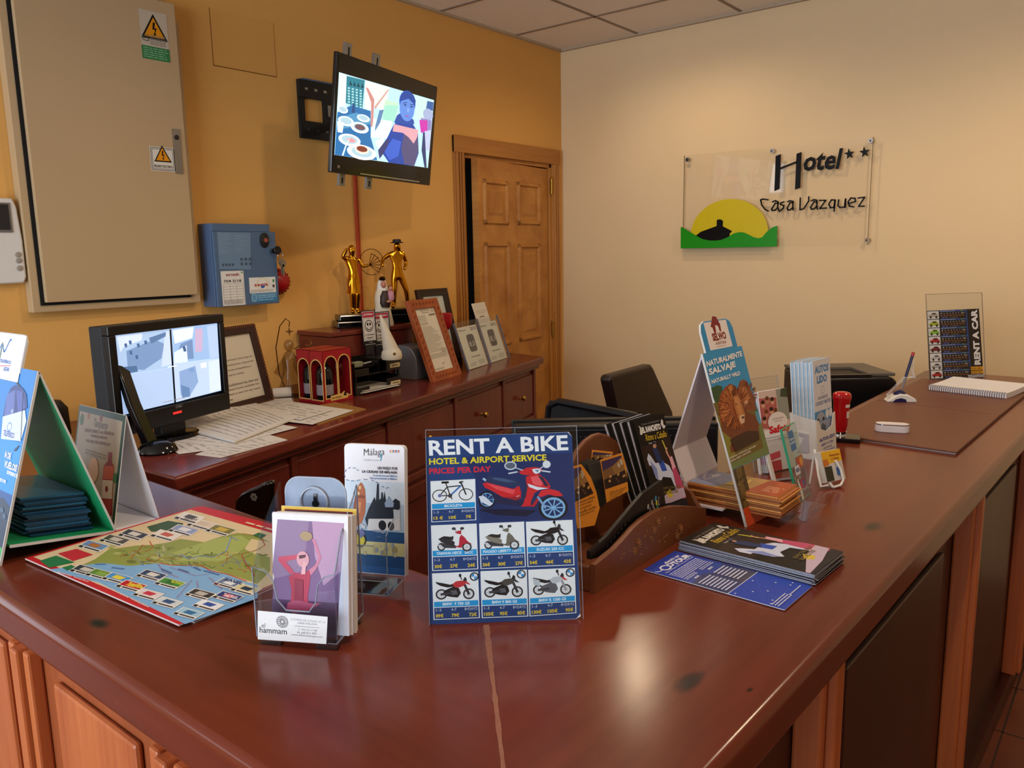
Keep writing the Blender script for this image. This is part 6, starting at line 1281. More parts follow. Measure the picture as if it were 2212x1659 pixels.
def card(q, name, p, o=0.0):
    """price card: corner pixels TL TR BR BL"""
    Q_ = g(*q); TLq, TRq, BRq, BLq = (Vector(v) for v in Q_)
    L = lambda a, b: tuple((TLq*(1-a)+TRq*a)*(1-b)+(BLq*(1-a)+BRq*a)*b)
    P.poly([L(0, 0), L(1, 0), L(1, 1), L(0, 1)], WB); P.poly([L(.02, .70+o*.8), L(.98, .70+o*.8), L(.98, .985), L(.02, .985)], NAVY); P.poly([L(.02, .56+o), L(.98, .56+o), L(.98, .685+o*.8), L(.02, .685+o*.8)], CYN)
    def tx(t, x0, x1, yb, yt, c, b=.03):
        A, B, C_ = Vector(L(x0, yb)), Vector(L(x1, yb)), Vector(L(x0, yt)); vs, fs, a0, a1, b0, b1 = glyphs(t, b, 0); u_ = (B-A)/(a1-a0); v_ = (C_-A)/(b1-b0); z = P.z(); P.use(ink(c)); P.add([(*(A+u_*(k_[0]-a0)+v_*(k_[1]-b0)), z) for k_ in vs], fs)
    n = len(name); w_ = min(.86, .045*n); tx(name, .5-w_/2, .5+w_/2, .655+o*.9, .59+o*.9, '#dfeaf2', .03)
    for t, x0, x1 in (('1-3', .06, .17), ('4-7', .39, .50), ('8+DAYS', .68, .95)): tx(t, x0, x1, .795+o*.5, .735+o*.5, '#c9d4e2', 0)
    for t, x0 in zip(p, (.05, .39, .77)): tx(t, x0, x0+.045*len(t)+.03, .945+o*.2, .865+o*.2, '#e3c42a', .03)
    return L
card(((103, 482), (437, 465), (445, 772), (110, 788)), 'BICICLETA', ('15 €', '10€', '7€'))
wheel(172, 590, 56, 46, '#1b1d22', None, .12); wheel(368, 580, 54, 45, '#1b1d22', None, .12)
ln('#23252b', .0016, (172, 590), (228, 525), (330, 515), (250, 590), (228, 525)); ln('#2f6fb8', .0022, (250, 590), (330, 515)); ln('#23252b', .0014, (172, 590), (250, 590)); ln('#23252b', .002, (368, 580), (335, 500), (320, 490), (345, 485)); ln('#23252b', .0016, (228, 525), (215, 492)); ln('#15171b', .003, (190, 492), (235, 490)); ln('#23252b', .0014, (250, 590), (265, 615)); P.oval(*P.px(cH(172, 590)), .0025, .0025, '#6a6fb0'); P.oval(*P.px(cH(250, 590)), .003, .003, '#3a3c42')
def scooter(ox, oy, s, c, c2, seat):
    q = lambda *pts: [(ox+x*s, oy+y*s) for x, y in pts]
    wheel(ox+30*s, oy+130*s, 30*s, 30*s, '#26282e', '#9a9ca4', .3, 6); wheel(ox+220*s, oy+130*s, 36*s, 34*s, '#26282e', '#9a9ca4', .28, 6)
    pg('#3a3c44', *q((20, 110), (60, 100), (140, 120), (140, 140), (50, 138))); pg('#cfd2d8', *q((2, 120), (14, 112), (50, 135), (30, 142)))
    pg(c2, *q((5, 70), (30, 62), (110, 80), (130, 95), (125, 125), (70, 112), (30, 95))); pg(c, *q((130, 130), (160, 118), (165, 60), (178, 38), (205, 60), (225, 88), (262, 112), (225, 100), (190, 112), (178, 138))); pg(seat, *q((20, 62), (50, 50), (100, 55), (120, 48), (118, 78), (70, 76)))
    pg(c, *q((128, 22), (160, 8), (180, 12), (176, 36), (150, 32))); ln('#4a4c52', .001, *q((140, 10), (125, -4))); ln('#4a4c52', .001, *q((172, 10), (182, -4))); P.oval(*P.px(cH(ox+122*s, oy-6*s)), .003, .002, '#3c3e44', 10); P.oval(*P.px(cH(ox+184*s, oy-8*s)), .003, .002, '#3c3e44', 10)
def moto(ox, oy, s, c, c2, frame, rack=False):
    q = lambda *pts: [(ox+x*s, oy+y*s) for x, y in pts]
    wheel(ox+48*s, oy+140*s, 46*s, 42*s, '#17181c', '#8a8c94', .22, 8); wheel(ox+268*s, oy+135*s, 46*s, 44*s, '#17181c', '#8a8c94', .22, 8)
    pg(frame, *q((70, 110), (150, 75), (190, 90), (205, 130), (180, 165), (120, 160), (60, 145))); pg('#5a5d66', *q((120, 110), (170, 105), (180, 140), (130, 145)))
    ln('#3a3c42', .003, *q((48, 140), (130, 130))); ln('#9a9ca4' if rack else '#30323a', .0035, *q((268, 135), (225, 40)))
    pg('#1c1d22', *q((10, 55), (0, 40), (60, 50), (120, 62), (150, 50), (160, 75), (100, 85), (40, 72))); pg(c, *q((135, 60), (165, 35), (215, 28), (250, 40), (230, 70), (190, 85), (160, 85))); pg(c2, *q((225, 30), (255, 38), (285, 62), (255, 58))); pg('#2a2c33', *q((220, 30), (235, 0), (250, 10), (252, 36))); ln('#26282e', .0014, *q((210, 20), (200, -8))); P.oval(*P.px(cH(ox+198*s, oy-12*s)), .002, .0025, '#26282e', 10)
    if rack: pg('#b8c4cc', *q((0, 45), (55, 60), (60, 110), (10, 100)))
def badge(x, y):
    a = P.px(cH(x, y)); P.oval(a[0], a[1], .0064, .006, '#1e2026'); P.oval(a[0], a[1], .0046, .0044, '#e6eaee')
    for k_ in (0, 1): P.poly([a]+[(a[0]+.0044*math.cos(t), a[1]+.0042*math.sin(t)) for t in [PI*k_+PI/2+i*PI/12 for i in range(7)]], '#2f8fd0')
card(((107, 812), (448, 798), (460, 1138), (117, 1152)), 'YAMAHA NEOS   50CC', ('30€', '27€', '24€')); scooter(155, 842, 1.0, '#b92a3e', '#2b2d34', '#23252b')
card(((466, 798), (802, 783), (815, 1122), (477, 1138)), 'PIAGGIO LIBERTY 125CC', ('36€', '30€', '27€')); scooter(505, 825, 1.02, '#6f6b62', '#857f74', '#2c2a28')
card(((815, 785), (1163, 770), (1178, 1108), (827, 1122)), 'SUZUKI 250 CC', ('54€', '46€', '42€')); moto(848, 798, .90, '#1b1c22', '#2a2b32', '#1d1e24')
card(((115, 1170), (458, 1155), (472, 1502), (127, 1517)), 'BMW  F 700 GS', ('89€', '79€', '72€'), .055); moto(140, 1196, .93, '#c0343c', '#c0343c', '#1d1e24'); badge(430, 1193)
card(((476, 1153), (822, 1140), (833, 1490), (486, 1503)), 'BMW F 800 GS', ('105€', '95€', '85€'), .055); moto(502, 1180, .93, '#4a4742', '#2a2b30', '#1d1e24'); badge(780, 1175)
card(((832, 1142), (1180, 1127), (1192, 1465), (842, 1490)), 'BMW R 1200 GS', ('130€', '105€', '95€'), .055); moto(866, 1164, .92, '#b9c2c9', '#c8343c', '#5c6068', True); badge(1145, 1163)
P.build('price_poster', rb, MR.inverted() @ MR, smooth=False)

# ================================================================ carved wooden letter rack
XR = -.618; cyv = lambda *pts: [(lambda q: (q.y, q.z))(on_x(*cI(*p), XR)) for p in pts]
RK = wood('carved_brown_wood', '#5f331b', '#834a28', 'Y', 8, rough=.42, bump=.1)
rk = thing('letter_rack', 'carved brown wooden letter rack full of dark leaflets', 'letter rack')
y0r, y1r = .953, 1.338
ftop = cyv((255, 1365), (300, 1330), (380, 1265), (440, 1200), (500, 1130), (560, 1075), (620, 1035), (680, 1005), (750, 990), (820, 988), (880, 992), (930, 997), (962, 1000))
ftop = [(max(y0r, min(y1r, a)), b) for a, b in ftop]
rkf = mb(RK).prism([(y0r, ZC)]+ftop+[(y1r, ZC)], XR-.010, XR, 'x')
zl = ftop[0][1]
mb(RK).box(XR-.118, XR-.010, y0r, y0r+.010, ZC, zl-.004).build('end_panel', rk, smooth=False, bevel=.003)
mb(RK).prism([(XR-.118, ZC), (XR-.010, ZC), (XR-.010, ftop[-1][1]), (XR-.03, ftop[-1][1]+.03), (XR-.118, ftop[-1][1]+.06)], y1r-.010, y1r, 'y').build('end_panel', rk, smooth=False, bevel=.003)
XRb = XR-.118; cyb = lambda *pts: [(lambda q: (q.y, q.z))(on_x(*cI(*p), XRb)) for p in pts]
bt = cyb((120, 690), (150, 625), (200, 565), (250, 530), (290, 520), (340, 532), (390, 565), (430, 620), (455, 690), (470, 780))
bt = [(max(y0r, min(y1r, a)), b) for a, b in bt]
mb(RK).prism([(y0r, ZC), (y0r, bt[0][1]-.07)]+bt+[(y1r, ftop[-1][1]+.06), (y1r, ZC)], XRb-.010, XRb, 'x').build('back_panel', rk, smooth=False, bevel=.004)
mb(RK).box(XRb, XR-.010, y0r+.01, y1r-.01, ZC, ZC+.010).build('floor', rk, smooth=False)
cv = rkf; cv.use(mat('carving_groove', '#8c5a30', rough=.6, noise=.3)); rnd = random.Random(8)
for (cx, cy) in ((520, 1245), (645, 1110), (790, 1150)):
    c_ = on_x(*cI(cx, cy), XR)
    for i in range(14):
        a_ = 2*PI*i/14; cv.tube([(XR+.0002, c_.y+.005*math.cos(a_), c_.z+.005*math.sin(a_)), (XR+.0002, c_.y+.014*math.cos(a_), c_.z+.014*math.sin(a_))], .0011, 5)
for i in range(70):
    x = rnd.uniform(360, 930); y = rnd.uniform(1010, 1420); c_ = on_x(*cI(x, y), XR)
    if y0r+.01 < c_.y < y1r-.01 and ZC+.01 < c_.z < min(b for a, b in ftop if abs(a-c_.y) < .07)-.008: a_ = rnd.uniform(0, 6.3); cv.tube([(XR+.0002, c_.y, c_.z), (XR+.0002, c_.y+.005*math.cos(a_), c_.z+.005*math.sin(a_))], .0008, 5)
cv.build('front_panel', rk, smooth=False)
# contents
def facing(anchor, deg, lean): return fr(anchor, (math.cos(math.radians(deg)), math.sin(math.radians(deg)), 0), (0, 0, 1)) @ RX(-lean)
def orange_card(anchor, deg, lean, poly, pic, lab, txt=True, M=None):
    M = M or facing(anchor, deg, lean); q = [on(M, *cI(*p)) for p in poly]; P = Print(M, w=.0004); P.use(mat('card_edge', '#4a3a2c', rough=.6, noise=.1)).prism(q, -.0010, .0004); P.poly(q, '#d58a2a')
    pq = [on(M, *cI(*p)) for p in pic]; P.poly(pq, '#3c2c52'); c_ = Vector(pq[0])*.5+Vector(pq[2])*.5
    lerp = lambda a, b: tuple((Vector(pq[0])*(1-a)+Vector(pq[1])*a)*(1-b)+(Vector(pq[3])*(1-a)+Vector(pq[2])*a)*b)
    P.poly([lerp(.0, .35), lerp(.55, .25), lerp(.6, .62), lerp(0, .72)], '#7a5636'); P.poly([lerp(.45, .3), lerp(1, .05), lerp(1, .6), lerp(.5, .6)], '#8f6a3e'); P.poly([lerp(0, .66), lerp(1, .55), lerp(1, 1), lerp(0, 1)], '#2a1a18'); P.poly([lerp(.72, .25), lerp(.82, .22), lerp(.83, .38), lerp(.74, .4)], '#b9b2a4'); P.poly([lerp(.86, .15), lerp(.97, .12), lerp(.98, .32), lerp(.88, .34)], '#b9b2a4')
    for i in range(9): a_ = P.jit.random(); P.oval(*lerp(a_, .6+.3*P.jit.random()), .0022, .0022, P.jit.choice(('#b58a4a', '#7a5a3a', '#c9a05a', '#5a3a2c')), 8)
    if txt:
        lq = [on(M, *cI(*p)) for p in txt]; A, B, C_ = (Vector(v) for v in lq)
        for i, t in enumerate(('Disfruta de la tradicional', 'gastronomía malagueña', 'y de la guitarra', 'sencilla cocina.', 'Calidad al mejor precio')):
            o_ = A+(C_-A)*(i/5); u_ = (B-A)*(1-.12*(i % 3)); vs, fs, a0, a1, b0, b1 = glyphs(t, .01, .2); z = P.z(); P.use(ink('#5a2f12')); P.add([(*(o_+u_*((k_[0]-a0)/(a1-a0))-(C_-A)*.13*((k_[1]-b0)/(b1-b0))), z) for k_ in vs], fs)
    return tag(P.build('menu_card', M=M, smooth=False), lab, 'card', 'orange menu cards in the letter rack')
orange_card((-.70, 1.10, ZC+.02), 62, 10, ((232, 626), (366, 640), (352, 760), (222, 760)), ((240, 640), (360, 652), (345, 700), (228, 695)), 'rear orange menu card against the rack back, only its top showing', None)
orange_card((-.672, 1.07, ZC+.02), 58, 8, ((284, 692), (426, 645), (450, 730), (466, 890), (326, 965), (312, 850)), ((292, 702), (420, 662), (462, 830), (318, 880)), 'middle orange menu card with a night street picture in the letter rack', ((345, 905), (450, 870), (345, 975)))
orange_card((-.66, .985, ZC+.02), 55, 8, ((100, 735), (165, 718), (225, 800), (262, 900), (282, 1000), (250, 1110), (140, 1130), (95, 900)), ((104, 750), (160, 735), (242, 905), (125, 960)), 'nearest orange menu card behind the RENT A BIKE sign', ((136, 975), (250, 930), (150, 1080)))
DK = mat('dark_leaflet', '#16130f', rough=.35, noise=.2)
Mv = facing((-.69, 1.085, ZC+.018), 58, 9)
for i in range(6):
    q = [on(Mv, *cI(*p)) for p in ((208, 722), (286, 700), (322, 960), (300, 1000), (255, 900))]
    o = mb(DK).use(mat('dark_leaflet_edge', '#3a352e', rough=.6, noise=.3)).prism(q, -.0042*i-.003, -.0042*i); tag(o.build('dark_card', M=Mv @ T(-.002*i, .003*(i % 2), 0), smooth=False), 'dark menu card of the bunch between the orange cards', 'card', 'dark menu cards in the letter rack')
# ranch leaflets standing
Mrl = facing((-.668, 1.225, ZC+.018), 62, 12)
def ranch_print(P, S):
    """S(a,b): a across 0..1, b down 0..1"""
    pl = lambda c, *pts: P.poly([S(*p) for p in pts], c)
    pl('#17110f', (0, 0), (1, 0), (1, 1), (0, 1)); pl('#2b1d18', (0, .3), (1, .25), (1, .6), (0, .55))
    def tx(t, x0, x1, yb, yt, c, b=.02, sl=0):
        A, B, C_ = Vector(S(x0, yb)), Vector(S(x1, yb)), Vector(S(x0, yt)); vs, fs, a0, a1, b0, b1 = glyphs(t, b, sl); z = P.z(); P.use(ink(c)); P.add([(*(A+(B-A)*((k_[0]-a0)/(a1-a0))+(C_-A)*((k_[1]-b0)/(b1-b0))), z) for k_ in vs], fs)
    tx('Centro de Equitación', .22, .80, .075, .045, '#8f8a84', -.005, .2); tx('EL RANCHITO', .20, .80, .155, .085, '#d6d2cc', .06); tx('Ritmo a Caballo', .24, .92, .245, .170, '#d9b62a', .0, .25); tx('Desde 1972', .30, .52, .285, .265, '#b8b2aa')
    pl('#c9c5be', (.10, .16), (.14, .09), (.12, .06), (.18, .08), (.20, .14), (.16, .17)); pl('#c9c5be', (.82, .10), (.88, .05), (.92, .07), (.90, .11), (.96, .13), (.88, .16))
    pl('#d8cf4a', (.72, .27), (.745, .27), (.90, .62), (.86, .62)); pl('#c5cde6', (.12, .44), (.20, .38), (.26, .42), (.34, .50), (.58, .50), (.74, .55), (.82, .66), (.84, .80), (.76, .82), (.70, .68), (.46, .66), (.34, .72), (.24, .66), (.20, .52), (.14, .52)); pl('#7f8cc9', (.20, .46), (.34, .56), (.30, .70), (.22, .62)); pl('#2f4fb0', (.44, .50), (.60, .48), (.64, .60), (.48, .60)); pl('#27345e', (.36, .34), (.46, .31), (.54, .38), (.56, .50), (.46, .52), (.40, .46)); pl('#1c2442', (.40, .27), (.50, .27), (.50, .31), (.40, .31)); P.oval(*S(.45, .315), .004, .004, '#b58a72', 10)
    pl('#b5476a', (.80, .56), (.92, .54), (1, .74), (1, .96), (.86, .90), (.78, .80)); pl('#d8a0b0', (.80, .46), (.90, .45), (.93, .57), (.82, .60)); pl('#3a201c', (.80, .42), (.88, .41), (.88, .46), (.80, .46)); P.line([S(.82, .47), S(.76, .40), S(.80, .36)], .003, '#c98f7c')
    pl('#b9a7bd', (.0, .94), (.6, .82), (1, .80), (1, .90), (.5, .95), (0, 1)); pl('#c9b23a', (.42, .84), (.58, .80), (.62, .88), (.48, .90)); tx('ESPECTÁCULO', .36, .92, .80, .765, '#6e5f33', .03); tx('ECUESTRE', .36, .80, .85, .815, '#6e5f33', .03); pl('#1c1a22', (0, .97), (.5, .95), (1, .91), (1, 1), (0, 1)); P.lines(*S(.12, .99), *S(.8, .965), 2, '#a9a4a0', .3)
q = [on(Mrl, *cI(*p)) for p in ((497, 445), (690, 395), (848, 985), (640, 1000))]; q0, q1_, q2_, q3 = (Vector(v) for v in q)
for i in range(16):
    P = Print(Mrl, w=.0004, eps=.00008); P.use(mat('leaflet_white_edge', '#b5b2bd', rough=.6, noise=.3, nscale=200) if i % 4 == 3 else DK).prism([tuple(v) for v in (q0, q1_, q2_, q3)], -.0009, .0004)
    if i == 0: ranch_print(P, lambda a, b: tuple((q0*(1-a)+q1_*a)*(1-b)+(q3*(1-a)+q2_*a)*b))
    Mi_ = Mrl @ T(-.0016*i, .0006*(i % 3), -.0024*i) @ Matrix.Rotation(.0055*i, 4, 'Z')
    tag(P.build('ranch_leaflet', M=Mi_, smooth=False), 'front riding show leaflet standing up in the letter rack' if i == 0 else 'riding show leaflet of the fanned row standing in the letter rack', 'leaflet', 'standing riding show leaflets')
Mbl = fr((XR-.016, y0r+.012, ZC+.011), (0, 1, 0), (0, 0, 1)); q = [on(Mbl, *cI(*p)) for p in ((178, 1300), (330, 1180), (470, 1010), (560, 905), (680, 822), (706, 985), (600, 1075), (480, 1180), (330, 1300), (200, 1340))]
q = [(max(.0, a), max(.0, b)) for a, b in q]
P = Print(Mbl, w=.0004); P.use(mat('black_folder', '#0e0e10', rough=.4, noise=.2)).prism(q, -.006, .0003)
for (x, y, c_) in ((640, 938, '#3f9fd0'), (645, 965, '#c9c23a'), (650, 990, '#3aa08a'), (615, 962, '#9a9aa0'), (622, 985, '#8a8a90'), (590, 990, '#b0b0b6'), (602, 1010, '#7a7a80'), (628, 1008, '#8a8a90')): a = on(Mbl, *cI(x, y)); P.oval(a[0], a[1], .003, .005, c_, 10)
P.textq('JITE', cI, (664, 985), (664, 925), (655, 985), '#a9a9ae', .02)
for i in range(7): a = on(Mbl, *cI(330+i*22, 1240-i*27)); P.oval(a[0], a[1], .003, .003, '#2c2c30', 8)
tag(P.build('black_folder', M=Mbl, smooth=False), 'black folder with coloured dots slanting inside the letter rack front', 'folder')

# ================================================================ flat leaflets
c4 = [at(*cM(*p), ZC+.019) for p in ((410, 492), (800, 322), (2055, 640), (1780, 808))]
uR = ((c4[3]-c4[0]).normalized()+(c4[2]-c4[1]).normalized()).normalized(); MF = fr((c4[0]+c4[0])/2-Vector((0, 0, .019)), uR, Vector((0, 0, 1)).cross(uR))
lw_ = (c4[3]-c4[0]).length; lh_ = (c4[1]-c4[0]).length; rnd = random.Random(21)
for i in range(13):
    zz = .0014*i+.0012; Mi_ = MF @ T(rnd.uniform(-.004, .004) if i < 12 else 0, rnd.uniform(-.003, .003) if i < 12 else 0, zz) @ RZ(rnd.uniform(-1.2, 1.2) if i < 12 else 0)
    P = Print(Mi_, w=.0002, eps=.00006); P.use(mat('leaflet_silver_edge', '#9d9fae', rough=.5, noise=.5, nscale=400)).box(0, lw_, 0, lh_, -.0011, .0002); P.rect(0, 0, lw_, lh_, '#17110f')
    if i == 12: P.n = 1; ranch_print(P, lambda a, b: (lw_*b, lh_*a))
    tag(P.build('ranch_leaflet', M=Mi_, smooth=False), 'top riding show leaflet of the flat stack on the right counter' if i == 12 else 'riding show leaflet within the flat stack on the right counter', 'leaflet', 'flat stacked riding show leaflets')
c4 = [at(*cM(*p), ZC+.002) for p in ((68, 797), (405, 585), (1745, 935), (1452, 1192))]
uT = (c4[3]-c4[0]).normalized(); MTt = fr(c4[0]-Vector((0, 0, .002)), uT, Vector((0, 0, 1)).cross(uT)); lw2 = (c4[3]-c4[0]).length; lh2 = .104
for i in range(3):
    Mi_ = MTt @ T(-.003*(2-i), .002*(2-i), .0009*i+.0008) @ RZ(.6*(2-i)); P = Print(Mi_, w=.0002, eps=.00008); P.use(PAPER_B).box(0, lw2, 0, lh2, -.0007, .0002); P.rect(0, 0, lw2, lh2, '#2a3fa6')
    if i == 2:
        w, h = lw2, lh2; R = lambda a0, b0, a1, b1: (w*a0, h*(1-b1) if False else h*b0, w*a1, h*b1)
        P.rect(w*.30, 0, w*.62, h, '#3a3f6a'); P.poly([(w*.28, 0), (w*.36, 0), (w*.34, h*.4), (w*.40, h*.62), (w*.36, h), (w*.26, h)], '#34479a'); P.poly([(w*.45, h*.6), (w*.62, h*.5), (w*.62, h), (w*.5, h)], '#4a4658'); P.rect(w*.62, 0, w, h, '#2b45ad')
        for j in range(14): P.line([(w*(.64+.34*P.jit.random()), h*P.jit.random()), (w*(.64+.34*P.jit.random()), h*P.jit.random())], .0006, '#3d58bd')
        P.line([(w*.62, 0), (w*.62, h)], .0012, '#c9cde6')
        # text runs across the short side
        def vt(t, a, b0, b1, hh, c, bold=.03):
            A, B, C_ = Vector((w*a, h*b0)), Vector((w*a, h*b1)), Vector((w*(a-hh), h*b0)); vs, fs, a0, a1, e0, e1 = glyphs(t, bold, 0); z = P.z(); P.use(ink(c)); P.add([(*(A+(B-A)*((k_[0]-a0)/(a1-a0))+(C_-A)*((k_[1]-e0)/(e1-e0))), z) for k_ in vs], fs)
        vt('electric car', .055, .42, .86, .030, '#dfe2f2'); vt('TOUR', .120, .48, .98, .055, '#dfe2f2', .05); P.ring(w*.085, h*.28, .009, .012, .003, '#dfe2f2', 16); P.ring(w*.085, h*.42, .006, .007, .003, '#dfe2f2', 14); P.line([(w*.07, h*.03), (w*.09, h*.10), (w*.085, h*.2)], .002, '#dfe2f2')
        vt('Enjoy a Málaga electric car tour of Málaga!', .145, .10, .95, .018, '#cdd2ea', .01)
        def vlines(a0, a1, b0, b1, n):
            for j in range(n):
                x = w*(a0+(a1-a0)*(j+.5)/n); y = h*b0
                while y < h*b1: ln_ = min(h*P.jit.uniform(.03, .1), h*b1-y); P.line([(x, y), (x, y+ln_)], w*(a1-a0)/n*.45, '#b9bfe0'); y += ln_+h*.02
        vlines(.16, .27, .08, .92, 6); vlines(.275, .31, .08, .40, 2); vlines(.275, .31, .55, .92, 2); vt('40€', .345, .18, .32, .02, '#dfe2f2'); vt('80€', .345, .62, .76, .02, '#dfe2f2'); vlines(.38, .60, .08, .44, 8); vlines(.38, .58, .56, .9, 7); vlines(.90, .96, .04, .5, 3); vlines(.93, .95, .5, .9, 1)
        for j in range(9): P.oval(w*(.66+.28*P.jit.random()), h*P.jit.random(), .0016, .0016, '#c9cde6', 8)
    tag(P.build('tour_leaflet', M=Mi_, smooth=False), 'blue electric car tour leaflet lying uppermost by the counter edge' if i == 2 else 'blue tour leaflet underneath the top one by the counter edge', 'leaflet', 'blue tour leaflets')

# ================================================================ zoo A-frame stand with lions
MSl, wS = stand((1612.8, 1139), (1692.7, 1095), ZC, 17.5); tl = on(MSl, 1513.4, 765); hS = tl[1]; wS = .155
zs = thing('leaflet_stand', 'tall zoo leaflet stand with two lions and white back leg', 'leaflet stand', MSl)
LIN = mat('zoo_orange', '#c34a22', rough=.4, noise=.05)
oy = on(MSl, *cJ(650, 1130))[1]; ox = .042; lipz = .045
fp = mb(BOARD).box(0, wS, oy, hS, -.004, 0).box(0, ox, 0, oy, -.004, 0).box(wS-.012, wS, .03, oy, -.004, 0).box(ox, wS, 0, .034, -.004, 0)
fp.build('front_panel', zs, smooth=False)
ht = on(MSl, *cJ(335, 112))[1]; hx0 = .014; hx1 = wS-.016
htab = mb(BOARD).prism([(hx0, hS-.006), (hx1, hS-.006), (hx1, ht-.02), (hx1-.006, ht-.006), (hx1-.02, ht), (hx0+.02, ht), (hx0+.006, ht-.006), (hx0, ht-.02)], -.0035, .0001).build('header_tab', zs, smooth=False)
P = Print(MSl, w=.0002, eps=.0001); g = lambda *pts: P.pxs(cJ, pts)
lr = lambda a, b: (wS*a, b)
P.poly([(hx0+.001, hS-.005), (hx1-.001, hS-.005), (hx1-.001, ht-.02), (hx1-.007, ht-.007), (hx1-.02, ht-.001), (hx0+.02, ht-.001), (hx0+.007, ht-.007), (hx0+.001, ht-.02)], '#2a86c0'); P.rect(hx0+.018, hS+.003, hx1-.020, ht-.003, '#ddd6d8')
cx_ = (hx0+hx1)/2; P.poly([(cx_-.022, hS+.048), (cx_-.006, hS+.068), (cx_+.008, hS+.066), (cx_+.016, hS+.050), (cx_+.014, hS+.036), (cx_+.008, hS+.036), (cx_+.006, hS+.048), (cx_-.004, hS+.050), (cx_-.006, hS+.036), (cx_-.014, hS+.034), (cx_-.016, hS+.046)], '#7a1f2a'); P.text('SELWO', cx_-.026, hS+.019, cx_+.028, hS+.035, '#7a2a22', .06); P.text('AVENTURA', cx_-.020, hS+.011, cx_+.022, hS+.017, '#7a2a22', .03); P.lines(cx_-.018, hS+.006, cx_+.020, hS+.009, 1, '#a88a86', .5)
P.rect(0.002, oy, wS, hS, '#2f8cc4')
P.rect(.002, hS*.33, wS, hS*.60, '#6a7a4a'); P.rect(.002, hS*.52, wS, hS*.64, '#4f93b8'); P.poly(g((385, 590), (430, 570), (465, 580), (470, 680), (430, 730), (400, 660)), '#2f4f30'); P.poly(g((640, 560), (665, 600), (720, 760), (690, 760), (650, 640)), '#4a5f3a'); P.poly(g((400, 700), (470, 690), (700, 760), (740, 930), (760, 1020), (530, 1130)), '#6a5a26'); P.poly(g((430, 790), (480, 770), (540, 930), (560, 1080), (520, 1110)), '#7d7a2f')
P.poly(g((465, 900), (450, 830), (437, 740), (445, 650), (480, 590), (520, 560), (545, 570), (580, 600), (625, 690), (640, 760), (700, 790), (730, 850), (720, 930), (640, 1000), (560, 1050), (530, 1055), (520, 1020), (540, 960), (500, 930)), '#6e3a22'); P.poly(g((440, 700), (460, 620), (500, 575), (530, 565), (560, 590), (600, 690), (625, 770), (610, 830), (570, 800), (520, 780), (480, 800), (455, 850)), '#8f4a28'); P.poly(g((575, 600), (590, 540), (620, 528), (650, 555), (690, 650), (710, 740), (680, 760), (640, 750), (600, 700)), '#7d4428'); P.poly(g((470, 640), (500, 610), (515, 640), (500, 740), (475, 760)), '#b06a3c'); P.poly(g((560, 690), (590, 700), (620, 790), (600, 835), (575, 800)), '#b9794a'); P.poly(g((600, 590), (625, 580), (650, 640), (640, 700), (610, 670)), '#a8683c'); P.poly(g((595, 800), (620, 795), (618, 838), (603, 830)), '#c9a894'); P.oval(*P.px(cJ(580, 720)), .002, .003, '#2a1510', 10); P.oval(*P.px(cJ(632, 630)), .002, .003, '#2a1510', 10)
def mane(cx, cy, r0, r1, a0, a1, n, pal, sq=1.25):
    for i in range(n):
        an = math.radians(a0+(a1-a0)*P.jit.random()); ra = r0+(r1-r0)*.5*P.jit.random(); rb = ra+(r1-ra)*(.5+.5*P.jit.random()); bend = P.jit.uniform(-.25, .25)
        pts = [(cx+r*math.cos(an+bend*(r-ra)/(r1-r0)), cy+r*sq*math.sin(an+bend*(r-ra)/(r1-r0))) for r in (ra, (ra+rb)/2, rb)]
        P.line(g(*pts), P.jit.uniform(.0008, .002), P.jit.choice(pal))
mane(640, 640, 38, 78, -120, 100, 60, ('#6f3a20', '#8a4a28', '#a05c32', '#5a2e1a'))
P.poly(g((608, 596), (632, 584), (656, 640), (650, 700), (628, 716), (612, 680)), '#a56a3e'); P.poly(g((622, 680), (646, 676), (642, 712), (628, 718)), '#c49a78'); P.poly(g((628, 706), (642, 703), (637, 716)), '#2a1610'); P.oval(*P.px(cJ(622, 640)), .0016, .0012, '#1c0f0a', 8); P.oval(*P.px(cJ(645, 634)), .0014, .0012, '#1c0f0a', 8)
mane(560, 730, 46, 128, 60, 330, 170, ('#7a3c20', '#a5582e', '#5f2f1a', '#b86a38', '#8c4826', '#c98048'))
P.poly(g((540, 650), (575, 640), (600, 690), (625, 780), (618, 838), (596, 850), (570, 800), (548, 730)), '#a8683a'); P.poly(g((548, 660), (572, 650), (590, 700), (606, 770), (590, 790), (566, 740)), '#bb7f4c'); P.poly(g((585, 790), (622, 778), (622, 836), (602, 852), (588, 830)), '#cfae90'); P.poly(g((596, 800), (622, 792), (614, 816)), '#3a1d16'); P.oval(*P.px(cJ(562, 708)), .0024, .0016, '#1c0f0a', 10); P.oval(*P.px(cJ(598, 700)), .0018, .0014, '#1c0f0a', 10); P.line(g((604, 816), (606, 838)), .0008, '#4a2a1c'); P.poly(g((500, 590), (525, 566), (540, 600), (520, 622)), '#b5743f')
P.poly(g((520, 960), (640, 900), (720, 900), (730, 960), (560, 1050)), '#3a2416')
for t, lb, rb, lt in (('NATURALMENTE', (352, 442), (606, 364), (346, 400)), ('SALVAJE', (372, 514), (562, 452), (362, 456)), ('NATURALLY WILD', (388, 564), (592, 498), (383, 534))): P.textq(t, cJ, lb, rb, lt, '#e3e3e6', .04)
P.textq('APRENDE, DIVIÉRTETE, DESCUBRE', cJ, (516, 1104), (704, 1012), (513, 1088), '#d8d4ca', .02); P.textq('LEARN, ENJOY, DISCOVER', cJ, (522, 1130), (668, 1054), (518, 1112), '#d8d4ca', .02)
P.rect(.002, .034, ox, oy, '#4a3a22'); P.poly([(.008, .034), (.030, .034), (.026, oy*.6), (.034, oy), (.012, oy)], '#6a5630')
